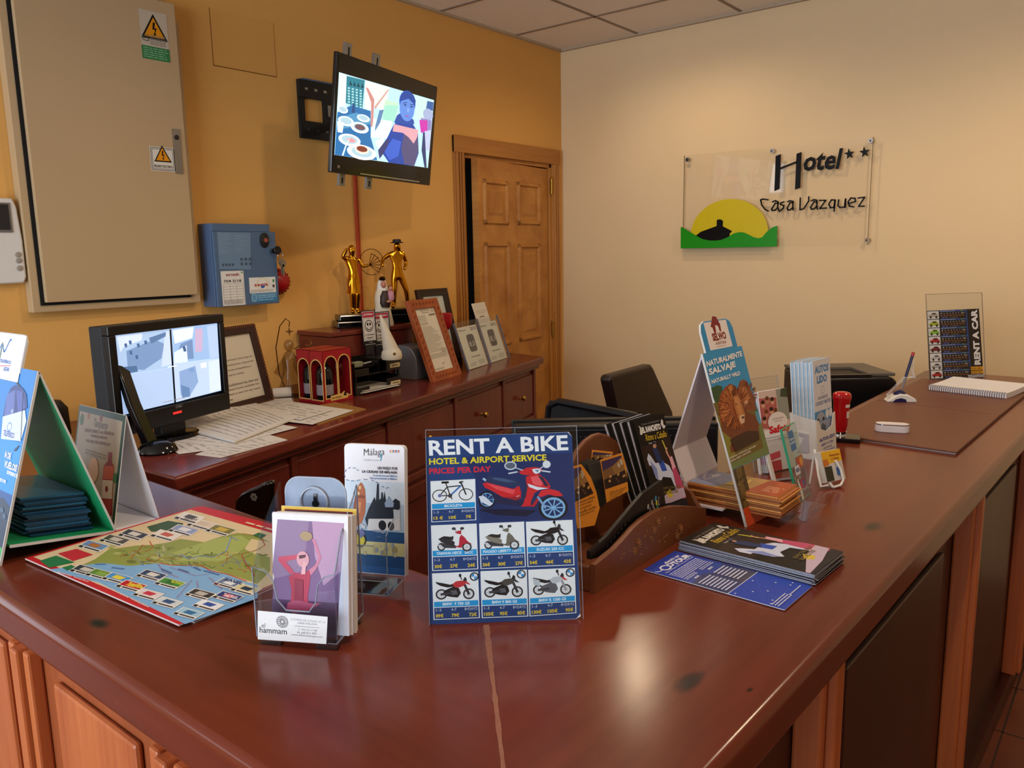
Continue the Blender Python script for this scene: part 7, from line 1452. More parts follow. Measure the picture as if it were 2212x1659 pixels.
for i in range(16): P.oval(.006+.032*P.jit.random(), .04+P.jit.random()*(oy-.05), .004, .003, P.jit.choice(('#7d6a30', '#3a2e1c', '#5c4a28')), 8)
P.rect(.002, 0, wS, .034, '#c8451f'); P.text('952 57', .04, .012, .068, .022, '#d8836a', .05); P.text('www.selwo.es', wS*.62, .012, wS*.95, .021, '#dfa08a', .02)
P.build('printed_front', zs, Matrix.Identity(4), smooth=False)
P2 = None
# back leg, tray
yn = 1.376+.004; yA_ = yn+.150
ap = MSl @ Vector((0, hS, -.004)); kn = on_y(1450, 973, yn); ft = on_y(1476, 1041, yn)
kx, kz, fx_, fz_ = kn.x, kn.z, ft.x, ft.z
W_ = Matrix.Identity(4); Mi_ = MSl.inverted()
bl_ = mb(mat('white_board_inside', '#cfc6cf', rough=.6, noise=.02)).prism([(ap.x, ap.z), (kx, kz), (fx_, fz_), (fx_+.004, fz_), (kx+.004, kz), (ap.x+.003, ap.z)], yn, yA_, 'y').build('back_leg', zs, Mi_, smooth=False)
tx0 = fx_; tz = ZC+.020
mb(mat('white_board_inside')).box(tx0, ap.x+.05, yn, yA_, tz-.003, tz).use(mat('white_board_inside')).box(fx_, fx_+.004, yn, yA_, ZC, fz_).build('tray', zs, Mi_, smooth=False)
mb(ACR).box(-.497, -.455, yn+.02, yA_-.01, tz, tz+.002).prism([(-.457, tz), (-.455, tz), (-.450, tz+.03), (-.452, tz+.03)], yn+.02, yA_-.01, 'y').build('clear_lip', zs, Mi_, smooth=False)
rnd = random.Random(33); pal = ('#b8733a', '#8f4f26', '#c98a4a', '#a5602f', '#d9a25a')
for i in range(15):
    z_ = tz+.0026*i; dx = rnd.uniform(-.006, .006)
    P = Print(T(-.715+dx, yn+.012+rnd.uniform(-.003, .003), z_), w=.0024, eps=.0001); P.use(mat('zoo_leaflet_edge_%d' % (i % 5), pal[i % 5], rough=.5, noise=.3, nscale=80)).box(0, .215, 0, .10, 0, .0022)
    if i == 14:
        P.rect(0, 0, .215, .10, '#b08a4e'); P.poly([(0, 0), (.09, 0), (.12, .06), (.10, .10), (0, .10)], '#8a8fb0'); P.poly([(.0, .02), (.06, .03), (.07, .08), (0, .09)], '#c3bcc8'); P.lines(.008, .025, .06, .085, 5, '#5a5f9a', .4); P.poly([(.15, .0), (.215, .0), (.215, .10), (.165, .10)], '#a8502a'); P.lines(.175, .02, .208, .06, 4, '#d9a080', .4); P.poly([(.10, .02), (.14, .03), (.135, .08), (.11, .09)], '#d9b45a')
    tag(P.build('zoo_leaflet', M=P.M, smooth=False), 'top leaflet of the pile lying in the lion stand' if i == 14 else 'leaflet within the pile lying in the lion stand', 'leaflet', 'leaflets in the lion stand')

# ================================================================ safety leaflet holder
Msf, ws_ = stand((1640, 1032), (1704, 1016), ZC, 11); 
tl = on(Msf, 1625, 820); tr = on(Msf, 1685, 799); bl2 = on(Msf, 1634.5, 846.8)
sfh = thing('leaflet_holder', 'clear plastic holder with red and white Safety leaflets behind the lion stand', 'leaflet holder', Msf)
hw = .118; x0 = tl[0]+.01
mb(ACR).box(x0, x0+hw, 0, tl[1], -.036, -.034).build('back_wall', sfh, smooth=False)
pt_ = on(Msf, 1690, 940)[1]
mb(ACR).box(x0, x0+hw, 0, pt_, .0, .002).box(x0, x0+.002, 0, pt_, -.034, 0).box(x0+hw-.002, x0+hw, 0, pt_, -.034, 0).box(x0, x0+hw, 0, .002, -.034, 0).build('pocket', sfh, smooth=False)
mb(mat('acrylic_rim')).tube([(x0, pt_, .001), (x0+hw, pt_, .001)], .0009, 5).tube([(x0, 0, -.035), (x0, tl[1], -.035), (x0+hw, tl[1], -.035), (x0+hw, 0, -.035)], .0009, 5).build('rim', sfh)
mb(WHITE).box(x0-.004, x0, .0, .05, -.02, -.014).build('white_strip', sfh, smooth=False)
hl = on(Msf, 1634.5, 848)[1]-.004
for i in range(5):
    Mi_ = Msf @ T(x0+.010-.0015*i, .004, -.006-.004*i); P = Print(Mi_, w=.0004, eps=.0001); w, h = .100, hl
    P.use(PAPER_B).box(0, w, 0, h, -.0022, .0004)
    if i == 0:
        P.rect(0, h*.52, w, h, '#cfb9b4'); P.poly([(0, h*.55), (w*.55, h*.50), (w*.6, h*.9), (0, h*.92)], '#b05f5c'); P.poly([(w*.6, h*.62), (w, h*.60), (w, h), (w*.62, h)], '#8f938a'); P.poly([(w*.74, h*.9), (w, h*.88), (w, h), (w*.8, h)], '#3f4a36')
        for j, (a, b) in enumerate(((.12, .84), (.28, .88), (.45, .86), (.20, .72), (.38, .74), (.52, .72), (.10, .64), (.30, .62))): P.oval(w*a, h*b, .0065, .008, ('#d0a088', '#b98268')[j % 2], 12); P.oval(w*a, h*b+.005, .0068, .005, ('#3a2018', '#6a3a20')[j % 2], 10)
        P.oval(w*.55, h*.60, w*.34, h*.12, '#e2dcdc', 24); P.text('Safety', w*.22, h*.44, w*.98, h*.56, '#c4202a', .05); P.text('and what does it', w*.36, h*.63, w*.78, h*.655, '#5a5555'); P.text('mean to us?', w*.42, h*.60, w*.70, h*.62, '#5a5555'); P.rect(0, 0, w, h*.38, '#dcd8dc'); P.lines(w*.5, h*.36, w*.9, h*.40, 2, '#8a8588', .4); P.rect(w*.02, h*.0, w*.5, h*.13, '#b9283c'); P.poly([(w*.02, h*.13), (w*.5, h*.16), (w*.5, h*.24), (w*.02, h*.22)], '#d0405a')
    else: P.rect(0, 0, w, h, '#d9d6da'); P.rect(0, h*.1, w*.3, h*.2, '#c05a8a')
    tag(P.build('safety_leaflet', M=Mi_, smooth=False), 'front Safety leaflet with a crowd of faces' if i == 0 else 'leaflet behind the front Safety leaflet in its holder', 'leaflet', 'leaflets in the Safety holder')

# ================================================================ glass payment-card sign
Mgc, wg_ = stand((1727, 1086), (1757, 1061), ZC, 15.5); tl = on(Mgc, *cJ(887, 893)); hg = tl[1]; wg_ = .084
gs = thing('card_sign', 'small green-edged glass sign with payment card logos on chrome feet', 'sign', Mgc)
mb(acrylic('green_glass', (.86, .95, .90), k=.95)).box(0, wg_, 0, hg, -.005, 0).build('glass_plate', gs, smooth=False)
mb(mat('green_glass_edge', '#2f9a78', rough=.15, noise=.1)).box(-.0008, .0005, 0, hg, -.005, 0).box(0, wg_, -.0005, .0006, -.005, 0).box(0, wg_, hg-.0006, hg+.0004, -.005, 0).build('polished_edge', gs, smooth=False)
for y_ in (.022, .048): mb(CHROME).cyl((.008, y_, -.055), .0042, .055, n=14).build('chrome_foot', gs)
P = Print(Mgc, w=.0004)
P.rect(wg_*.30, hg*.66, wg_*.66, hg*.93, '#2f6fae'); P.text('AMERICAN', wg_*.33, hg*.80, wg_*.63, hg*.83, '#d0dcea', .03); P.text('EXPRESS', wg_*.33, hg*.75, wg_*.63, hg*.78, '#d0dcea', .03)
P.rect(wg_*.42, hg*.40, wg_*.90, hg*.56, '#a05a3c'); P.oval(wg_*.58, hg*.48, .009, .009, '#b8402a', 16); P.oval(wg_*.74, hg*.48, .009, .009, '#d0933a', 16); P.rect(wg_*.18, hg*.34, wg_*.52, hg*.46, '#cfd4e2'); P.text('VISA', wg_*.22, hg*.37, wg_*.49, hg*.43, '#27387a', .06, .2); P.rect(wg_*.30, hg*.14, wg_*.66, hg*.26, '#8f3a5a'); P.oval(wg_*.42, hg*.20, .006, .006, '#c0323a', 14); P.oval(wg_*.54, hg*.20, .006, .006, '#3f63b0', 14); P.poly([(wg_*.2, 0), (wg_*.3, 0), (wg_*.34, hg*.12), (wg_*.22, hg*.30), (wg_*.16, hg*.28)], '#cfd6d6')
P.build('card_stickers', gs, Matrix.Identity(4), smooth=False)
# ---- business cards on a white easel
a = at(*cJ(1180, 1318), ZC); MBc = facing((a.x, a.y, ZC+.0), 68, 18)
q = [on(MBc, *cJ(*p)) for p in ((1165, 1122), (1287, 1062), (1352, 1272), (1258, 1318))]
be = thing('card_easel', 'small white wire easel in front of the white car rental holder', 'easel', MBc)
xs_ = sum(v[0] for v in q)/4; cwd = .060; ch_ = .066; x0 = q[0][0]+.0; 
mb(WHITE).tube([(x0+.004, .006, .006), (x0-.010, .006, -.002), (x0-.006, .030, -.006), (x0+.006, .085, -.012)], .0028, 8).tube([(x0+.006, .085, -.012), (x0+.004, .03, -.035), (x0-.002, .002, -.045), (x0+.03, .002, -.03)], .0024, 8).build('rear_loop', be)
mb(WHITE).tube([(x0+.012, .0, .010), (x0+.030, .002, .016), (x0+.040, .012, .017), (x0+.042, .035, .014), (x0+.034, .055, .012)], .0028, 8).tube([(x0+.012, .0, .010), (x0+.010, .012, .004)], .0028, 8).build('front_hook', be)
P = Print(MBc @ T(x0, .012, .002), w=.0052); P.use(mat('card_stack_edge', '#cfc9bf', rough=.6, noise=.1)).box(0, cwd, 0, ch_, -.012, .005); P.rect(0, 0, cwd, ch_, '#c9c3c0'); P.poly([(0, ch_*.55), (cwd, ch_*.62), (cwd, ch_), (0, ch_)], '#dba92a'); P.text('Restaurante', cwd*.40, ch_*.80, cwd*.92, ch_*.88, '#8a2a1a', .03, .2); P.text('La Terraza', cwd*.45, ch_*.68, cwd*.85, ch_*.76, '#8a2a1a', .03, .2); P.poly([(0, ch_*.5), (cwd*.3, ch_*.55), (cwd*.25, ch_*.75), (0, ch_*.72)], '#c0702a'); P.rect(cwd*.02, ch_*.02, cwd*.4, ch_*.5, '#3a3a2c'); P.rect(cwd*.6, ch_*.15, cwd*.82, ch_*.42, '#3f6aa8')
o = P.build('business_cards', M=P.M, smooth=False); tag(o, 'stack of yellow and grey business cards on the small white easel', 'cards')

# ================================================================ white holder with car rental leaflets
Mld, wl_ = stand((1766.5, 996), (1802.7, 979.4), ZC, 5); wl_ = .112
tr = on(Mld, *cJ(1208, 385)); ptop = on(Mld, *cJ(1230, 775))[1]
ld = thing('leaflet_holder', 'white plastic holder packed with blue and white car rental leaflets', 'leaflet holder', Mld)
dh = .068; nb = ptop*.62
mb(WHITE).prism([(0, .004), (wl_, .004), (wl_, ptop), (wl_-.012, ptop*.98), (wl_-.024, ptop*.70), (wl_*.5, nb), (.028, ptop*.70), (.016, ptop*.92), (0, ptop*.95)], -.002, 0).build('front_wall', ld, smooth=False, bevel=.001)
sdl = [(-dh, .004), (-.002, .004), (-.002, ptop*.95), (-dh*.4, ptop*1.0), (-dh, ptop*1.10)]
for x in (0, wl_-.002): mb(WHITE).prism([(z, y) for z, y in sdl], x, x+.002, 'x').build('side_wall', ld, Matrix(((1, 0, 0, 0), (0, 0, 1, 0), (0, 1, 0, 0), (0, 0, 0, 1))) @ Matrix.Identity(4), smooth=False)
mb(WHITE).box(0, wl_, .004, ptop*1.1, -dh, -dh+.002).box(0, wl_, .002, .005, -dh, 0).build('back_wall', ld, smooth=False)
mb(mat('pale_grey_plastic', '#b9b7c0', rough=.35, noise=.03)).prism([(-.05, .02), (-.02, .02), (-.02, ptop*.62), (-.044, ptop*.66), (-.044, ptop*.60), (-.03, ptop*.56)], -.003, 0, 'x').build('side_clip', ld, Matrix(((1, 0, 0, 0), (0, 0, 1, 0), (0, 1, 0, 0), (0, 0, 0, 1))), smooth=False)
P = Print(Mld, w=.0003); P.text('AUTOS LIDO', wl_*.12, nb*.66, wl_*.92, nb*.80, '#4a4fa0', .04); P.text('RENT A CAR', wl_*.22, nb*.48, wl_*.82, nb*.58, '#5a5fae', .02); P.text('952 37 20 60', wl_*.30, nb*.34, wl_*.74, nb*.41, '#5a5fae', .02); P.lines(wl_*.3, nb*.2, wl_*.94, nb*.3, 2, '#6a6fc0', .4); P.build('front_print', ld, Matrix.Identity(4), smooth=False)
hld = tr[1]-.008
for i in range(18):
    Mi_ = Mld @ T(.006+.0004*(i % 3), .006, -.006-.0032*i); w, h = .100, hld+(.004 if i % 4 == 0 else 0)
    P = Print(Mi_, w=.0003, eps=.0001); P.use(mat('car_leaflet_edge_%d' % (i % 3), ('#b9cfe2', '#8fb8d8', '#dfe6ee')[i % 3], rough=.5, noise=.15, nscale=60)).box(0, w, 0, h, -.0022, .0003)
    if i == 0:
        P.rect(0, 0, w, h, '#d3d6e2'); P.text('AUTOS', w*.10, h*.86, w*.90, h*.94, '#2f7fc4', .05); P.text('LIDO', w*.20, h*.755, w*.78, h*.835, '#2f7fc4', .05); P.ring(w*.5, h*.68, .010, .010, .001, '#8a90a8', 18); P.text('ALQUILER DE', w*.22, h*.585, w*.78, h*.62, '#7a80a0', .02); P.text('COCHES Y MOTOS', w*.08, h*.53, w*.95, h*.57, '#5f7fb8', .02)
        P.rect(0, h*.36, w, h*.47, '#3f8cc8'); P.poly([(w*.06, h*.37), (w*.10, h*.41), (w*.20, h*.45), (w*.40, h*.46), (w*.56, h*.41), (w*.58, h*.365)], '#9aa4b8'); P.oval(w*.18, h*.37, .007, .007, '#2a2f3c', 14); P.oval(w*.48, h*.37, .007, .007, '#2a2f3c', 14); P.oval(w*.70, h*.42, .010, .012, '#d8dde8', 16); P.oval(w*.90, h*.42, .010, .012, '#d8dde8', 16); P.rect(0, 0, w, h*.36, '#8f9cb8'); P.poly([(w*.2, h*.10), (w*.5, h*.12), (w*.6, h*.30), (w*.4, h*.34), (w*.25, h*.26)], '#4a5264'); P.oval(w*.35, h*.12, .010, .014, '#2c303a', 16); P.oval(w*.7, h*.16, .010, .014, '#2c303a', 16)
    else: P.rect(0, 0, w, h, '#c9d3e4')
    tag(P.build('car_leaflet', M=Mi_, smooth=False), 'front blue and white car rental leaflet in the white holder' if i == 0 else 'car rental leaflet packed behind the front one in the white holder', 'leaflet', 'leaflets in the white holder')

# ================================================================ red container, writing pads, small things
rp = at(1832, 952, ZC); ptop_z = deep(1822, 842, rp.x*_f.x+rp.y*_f.y+(ZC-H)*_f.z).z
rd = thing('red_container', 'tapered red lidded container on a black square base', 'container', yawframe((rp.x-.020, rp.y-.004, ZC), 15))
hr = on_y(1810, 845, rp.y).z-ZC
RDG = mat('glossy_red', '#b0121a', rough=.18, noise=.05)
mb(BLKG).box(-.020, .050, -.034, .034, 0, .012).build('base', rd, smooth=False, bevel=.002)
mb(CHROME).lathe([(.016, .012), (.014, .018), (.016, .024)], 20).build('stem', rd)
mb(RDG).lathe([(.013, .022), (.017, hr*.30), (.0195, hr*.60), (.021, hr*.80), (.0235, hr*.86), (.0235, hr*.90)], 28).build('body', rd)
mb(RDG).lathe([(.0235, hr*.90), (.0228, hr*.955), (.019, hr*.985), (.013, hr), (.002, hr*1.005)], 28).build('lid', rd)
lb_ = mb(ink('#d8d2d0'))
for (z0_, z1_, a0) in ((hr*.70, hr*.76, -.7), (hr*.48, hr*.62, -.45)):
    n = 6; rr_1 = .0206 if z0_ > hr*.65 else .0194
    vs = [(rr_1*math.cos(a0+.9*i/n)*(1.01), rr_1*math.sin(a0+.9*i/n)*1.01, z) for z in (z0_, z1_) for i in range(n+1)]
    lb_.add(vs, [(i, i+1, n+2+i, n+1+i) for i in range(n)])
lb_.build('label', rd, RZ(-20), smooth=False)
LEA = mat('tan_leather', '#6b3d28', rough=.42, noise=.08, nscale=30, bump=.25, bscale=900)
def pad(name, pts, lab):
    o_ = Vector(pts[0]); t = thing(name, lab, 'desk pad', None, 'brown leather desk pads'); z_ = ZC
    mb(LEA).prism(pts, z_+.003, z_+.009).build('leather_cover', t, smooth=False, bevel=.002)
    c_ = sum((Vector(p) for p in pts), Vector((0, 0)))/4; mb(PAPER).prism([tuple(c_+(Vector(p)-c_)*.985) for p in pts], z_+.0005, z_+.003).build('paper_edge', t, smooth=False); return t
A1, A2, A3, A4 = (at(1800, 942, ZC), at(2066, 983, ZC), at(2159, 903, ZC), at(1890, 871, ZC))
A1 = A2+Vector((-.36, .03, 0)); A4 = A3+Vector((-.362, .05, 0))
pad('desk_pad', [tuple(v.xy) for v in (A1, A2, A3, A4)], 'nearer brown leather desk pad with the small white oval tin')
B1, B2 = A4+Vector((.0, .004, 0)), A3+Vector((0, .004, 0)); pad('desk_pad', [tuple(v.xy) for v in (B1, B2, B2+Vector((.022, .56, 0)), B1+Vector((.022, .56, 0)))], 'farther brown leather desk pad under the notebook and pen stand')
ov = at(1924, 934, ZC+.009); Mo = yawframe((ov.x, ov.y+.012, ZC+.009), 18)
tn = thing('oval_tin', 'small white oval box with shiny rim on the nearer brown desk pad', 'box', Mo)
def stadium(a, b, n=10): return [(a-b+b*math.cos(-PI/2+PI*i/n), b*math.sin(-PI/2+PI*i/n)) for i in range(n+1)]+[(-a+b+b*math.cos(PI/2+PI*i/n), b*math.sin(PI/2+PI*i/n)) for i in range(n+1)]
mb(mat('lilac_white_plastic', '#dedbe4', rough=.3, noise=.02)).prism(stadium(.043, .019), 0, .020).build('body', tn, bevel=.002)
mb(CHROME).prism(stadium(.0432, .0192), .020, .0225).build('rim', tn); mb(mat('lilac_white_plastic')).prism(stadium(.041, .017), .0225, .0232).build('lid', tn)
pb_ = at(1944, 866, ZC+.009); Mp_ = yawframe((pb_.x, pb_.y, ZC+.009), 28)
ps = thing('pen_stand', 'white and blue pen stand with a coiled-cord pen on the farther pad', 'pen stand', Mp_)
NVY = mat('navy_plastic', '#1d1b4a', rough=.3, noise=.1)
mb(WHITE).prism([(-.046, 0), (.046, 0), (.040, .012), (.018, .024), (-.004, .027), (-.022, .020)], -.026, .026, 'y').build('base', ps, bevel=.003)
mb(NVY).prism([(-.030, .0), (.014, .0), (.010, .010), (-.004, .014), (-.020, .010)], -.0275, -.026, 'y').lathe([(.020, .022), (.017, .030), (.008, .036)], 18, (-.002, 0, 0)).build('blue_inlay', ps)
pv_ = [Vector((.002, 0, .03)), Vector((.014, .004, .078)), Vector((.032, .010, .148))]
mb(mat('pen_grey', '#77757c', rough=.3, noise=.1)).tube([pv_[0], pv_[1]], [.002, .0042], 10).build('pen_tip', ps)
mb(NVY).tube([pv_[1], pv_[2]], .0046, 10).use(mat('pen_red', '#b0252a', rough=.3, noise=.1)).tube([pv_[2], pv_[2]+Vector((.003, .001, .012))], .005, 10).build('pen', ps)
co = []
path = [Vector((-.030, -.012, .006)), Vector((-.040, .0, .020)), Vector((-.012, .004, .052)), Vector((.012, .004, .080)), Vector((.040, .004, .078)), Vector((.032, .006, .100)), Vector((.034, .010, .135))]
def pt_at(t):
    k_ = min(len(path)-2, int(t*(len(path)-1))); f_ = t*(len(path)-1)-k_; return path[k_]*(1-f_)+path[k_+1]*f_
for i in range(520): t = i/519; a_ = t*2*PI*46; co.append(pt_at(t)+Vector((.0042*math.cos(a_), .0042*math.sin(a_), .0012*math.sin(a_))))
mb(mat('white_cord', '#d4cfcf', rough=.4, noise=.03)).tube(co, .0008, 4).build('coiled_cord', ps)
na, nb_, nc = at(2004, 842, ZC+.011), at(2172, 861, ZC+.011), at(2212, 838, ZC+.011)
un = (nb_-na).normalized(); Mnb = fr((na.x, na.y, ZC+.009), un, Vector((0, 0, 1)).cross(un)); wn = (nb_-na).length
nbk = thing('spiral_notebook', 'open white spiral-bound notebook on the farther desk pad', 'notebook', Mnb)
mb(PAPER_B).sheet(lambda a, b: (wn*a, .006+.21*b, .019+.010*b*b-.004*b), 6, 8, .018).build('pages', nbk, smooth=True)
wr = mb(mat('spiral_wire', '#9a96a8', rough=.25, metal=.9, noise=.05)); n = 34
for i in range(n): x = wn*(i+.5)/n; wr.tube([(x, .004+.009*math.cos(t*PI/5), .0105+.0105*math.sin(t*PI/5)) for t in range(10)], .0011, 5, True)
wr.build('spiral', nbk)

# ================================================================ RENT A CAR sign
MC, wC = stand((2008, 822), (2135, 815), ZC, 9); hC = on(MC, 1998, 636)[1]; wC = on(MC, 2118, 700)[0]+.012
rcs = thing('car_rental_sign', 'clear acrylic sign with the RENT A CAR price poster at the counter end', 'sign', MC)
mb(ACR).box(0, wC, 0, hC, -.001, .0012).build('acrylic_sheet', rcs, smooth=False)
mb(mat('acrylic_brown_edge', '#8a7a70', rough=.2, noise=.05)).box(-.0008, .0006, 0, hC, -.001, .0014).box(wC-.0006, wC+.0008, 0, hC, -.001, .0014).box(0, wC, hC-.0008, hC+.0008, -.001, .0014).build('edge', rcs, smooth=False)
CT = Matrix(((1, 0, 0, 0), (0, -.156, 1, 0), (0, -.988, 0, 0), (0, 0, 0, 1)))
mb(ACR).prism([(.004, 0), (.10, 0), (.012, .16)], wC*.96, wC, 'x').build('rear_foot', rcs, T(0, 0, -.002) @ CT, smooth=False)
P = Print(MC, w=-.0016, eps=.0002); q = [on(MC, *cK(*p)) for p in ((1230, 258), (1640, 240), (1678, 785), (1262, 802))]; A, B, C_, D_ = (Vector(v) for v in q)
S = lambda a, b: tuple((A*(1-a)+B*a)*(1-b)+(D_*(1-a)+C_*a)*b)
pl = lambda c, *pts: P.poly([S(*p) for p in pts], c)
pl('#1b1a20', (0, 0), (1, 0), (1, 1), (0, 1)); pl('#2f4f9c', (.75, 0), (.77, 0), (.77, .82), (.75, .82))
cols = ('#b5a898', '#a8b02a', '#8fbf3a', '#b8242a', '#7a1f2a', '#b9b9bd', '#a9a9ad', '#b02028')
def ctx(t, x0, x1, yb, yt, c, b=.02):
    a_, b_, c__ = Vector(S(x0, yb)), Vector(S(x1, yb)), Vector(S(x0, yt)); vs, fs, a0, a1, b0, b1 = glyphs(t, b, 0); z = P.z(); P.use(ink(c)); P.add([(*(a_+(b_-a_)*((k_[0]-a0)/(a1-a0))+(c__-a_)*((k_[1]-b0)/(b1-b0))), z) for k_ in vs], fs)
for i in range(8):
    t = i/8*.97+.005; h_ = .97/8
    pl('#dcdadc', (.02, t+.005), (.235, t+.005), (.235, t+h_-.005), (.02, t+h_-.005)); f_ = lambda x, y: (.03+x*.20, t+.01+y*(h_-.02))
    pl(cols[i], f_(.02, .75), f_(.05, .50), f_(.28, .38), f_(.42, .15), f_(.72, .15), f_(.88, .42), f_(.98, .55), f_(.96, .80)); pl('#23262c', f_(.34, .38), f_(.46, .22), f_(.70, .22), f_(.80, .40)); P.oval(*S(*f_(.25, .80)), .0045, .005, '#17181c', 12); P.oval(*S(*f_(.78, .80)), .0045, .005, '#17181c', 12)
    pl('#33539c', (.25, t), (.745, t), (.745, t+h_*.16), (.25, t+h_*.16)); P.lines(*S(.26, t+h_*.14), *S(.55, t+.003), 1, '#aebce0', .5); pl('#5a8a4a', (.64, t+.002), (.70, t+.002), (.70, t+h_*.13), (.64, t+h_*.13))
    for j in range(8): ctx(str(j+1) if j < 7 else 'EXTRA', .275+j*.055, .275+j*.055+(.016 if j < 7 else .06), t+h_*.42, t+h_*.28, '#d8d4d0'); ctx(str((20, 25, 27, 29, 33, 39, 44, 37)[i]*(j+1) if j < 7 else (18, 22, 24, 26, 29, 34, 38, 31)[i]), .268+j*.058, .268+j*.058+.036, t+h_*.68, t+h_*.54, '#c9742a')
    pl('#4a55a0', (.29, t+h_*.76), (.33, t+h_*.76), (.33, t+h_*.94), (.29, t+h_*.94)); pl('#4a55a0', (.35, t+h_*.76), (.39, t+h_*.76), (.39, t+h_*.94), (.35, t+h_*.94)); P.lines(*S(.44, t+h_*.92), *S(.6, t+h_*.8), 1, '#8a8a92', .4)
pl('#0e0d12', (.79, 0), (1, 0), (1, .815), (.79, .815))
a_, b_, c__ = Vector(S(.965, .80)), Vector(S(.965, .01)), Vector(S(.845, .80)); vs, fs, a0, a1, b0, b1 = glyphs('RENT A CAR', .05, 0); z = P.z(); P.use(ink('#e3e1e4')); P.add([(*(a_+(b_-a_)*((k_[0]-a0)/(a1-a0))+(c__-a_)*((k_[1]-b0)/(b1-b0))), z) for k_ in vs], fs)
pl('#d99a1e', (.77, .825), (1, .825), (1, .875), (.77, .875)); ctx('BOOK HERE', .785, .965, .865, .838, '#5a3a10', .02); pl('#d99a1e', (.77, .885), (1, .885), (1, .925), (.77, .925)); ctx('RESERVE AQUI', .785, .965, .917, .893, '#5a3a10', .02)
pl('#b9b7bd', (.70, .94), (1, .935), (1, .975), (.72, .985)); P.line([S(.72, .975), S(.8, .95), S(.9, .965), S(.98, .945)], .0018, '#3a3a40'); P.lines(*S(.03, .995), *S(.5, .975), 1, '#8a8a92', .4)
P.build('price_poster', rcs, Matrix.Identity(4), smooth=False)

# ================================================================ behind the counter
def P_(px, py, d): return deep(px, py, d)
a, b = P_(1108, 917, 2.0), P_(1553, 917, 2.0); zt_m = (a.z+b.z)/2; b.z = a.z = zt_m; um_ = (b-a).normalized(); Mk = fr((a.x, a.y, ZD), um_, (0, 0, 1)); wk = (b-a).length; hk = zt_m-ZD
mk = thing('desk_monitor', 'black vented back of a computer monitor behind the counter', 'monitor', Mk)
mb(BLK).box(0, wk, .09, hk, -.045, 0).build('back_shell', mk, bevel=.006)
mb(BLK).box(-.004, wk+.004, .085, hk+.006, -.066, -.045).build('bezel', mk, smooth=False, bevel=.003)
vt_ = mb(mat('vent_slot', '#33343a', rough=.6, noise=.2))
for j, n in ((0, 40), (1, 40)):
    for i in range(n): x = wk*(.06+.88*i/n); vt_.box(x, x+.004, hk-.032-j*.022, hk-.029-j*.022, -.001, .0006)
vt_.box(.01, wk-.01, hk-.014, hk-.012, -.001, .0012).build('vents', mk, smooth=False)
mb(BLK).box(wk*.42, wk*.58, .01, .12, -.05, -.02).box(wk*.3, wk*.7, 0, .012, -.15, .05).build('stand', mk, smooth=False, bevel=.004)
# office chair
a, b = P_(1160, 874, 2.6), P_(1338, 909, 2.32); b.z = a.z = (a.z+b.z)/2; uo = (b-a).normalized(); Moc = fr(((a.x+b.x)/2, (a.y+b.y)/2, 0), uo, (0, 0, 1)); zt_c = a.z
oc = thing('office_chair', 'black mesh office chair partly seen behind the desk monitor', 'chair', Moc)
MESH = mat('black_mesh', '#15161a', rough=.75, noise=.4, nscale=400)
wo = (b-a).length+.10
mb(MESH).sheet(lambda s_, t_: ((s_-.5)*wo*(1-.12*t_*t_), .58+(zt_c-.58)*t_, -.05*math.cos((s_-.5)*2.2)-.05*t_), 14, 14, .018).build('backrest', oc)
fr_pts = [(-wo*.5, .58, -.03), (-wo*.48, (.58+zt_c)/2, -.06), (-wo*.44, zt_c-.02, -.075), (-wo*.36, zt_c, -.085), (wo*.36, zt_c, -.085), (wo*.44, zt_c-.02, -.075), (wo*.48, (.58+zt_c)/2, -.06), (wo*.5, .58, -.03)]
mb(BLK).tube(fr_pts, .013, 10).build('back_frame', oc)
mb(MESH).lathe([(.05, 0), (.23, .01), (.245, .04), (.22, .065), (.03, .07)], 28, (0, 0, 0), 'z', 1, .95).build('seat', oc, T(0, .44, -.26) @ RX(-90))
mb(BLK).tube([(0, .08, -.26), (0, .44, -.26)], .025, 12).build('gas_lift', oc)
for i in range(5): a_ = 2*PI*i/5; mb(BLK).tube([(0, .09, -.26), (.28*math.cos(a_), .065, -.26+.28*math.sin(a_))], .016, 8).ball((.28*math.cos(a_), .035, -.26+.28*math.sin(a_)), .032, 10, 6).build('leg', oc)
mb(BLK).tube([(0, .46, -.24), (0, .5, -.08), (0, .62, -.09)], .016, 8).build('back_bracket', oc)
# leather chair
a, b = P_(1319, 812, 3.0), P_(1412, 800, 3.3); b.z = a.z; ul = (b-a).normalized(); 
Mlc = fr((a.x, a.y, 0), ul, (0, 0, 1)); wc_ = max(.30, (b-a).length); zt_l = a.z
lc = thing('leather_chair', 'high-backed dark brown leather chair against the cream wall', 'chair', Mlc)
LBR = mat('dark_brown_leather', '#22130e', rough=.42, noise=.15, nscale=40, bump=.2, bscale=500)
rT = on(Mlc, 1412, 801)[0]; rB = on(Mlc, 1456, 912); lB = on(Mlc, 1338, 905)
sl_ = (lB[0])/(zt_l-lB[1])
bk_ = mb(LBR).prism([(0, zt_l-.015), (.015, zt_l), (rT-.02, zt_l), (rT, zt_l-.015), (rB[0]-.012, rB[1]+.05), (rB[0], rB[1]), (rB[0]+.03, .48), (lB[0]+.07, .48), (lB[0], lB[1])], -.05, 0).build('backrest', lc, bevel=.012, seg=3)
st_ = mb(mat('leather_stitching', '#4a352a', rough=.7, noise=.2))
for i in range(26): f_ = i/26; x = lB[0]*f_; y = zt_l+(lB[1]-zt_l)*f_; st_.box(x+.008, x+.011, y-.010, y-.004, 0, .0012)
st_.build('stitching', lc, smooth=False)
mx_ = (lB[0]+rB[0])/2+.03
mb(LBR).box(mx_-.22, mx_+.22, .42, .50, -.05, .38).build('seat', lc, bevel=.02, seg=3)
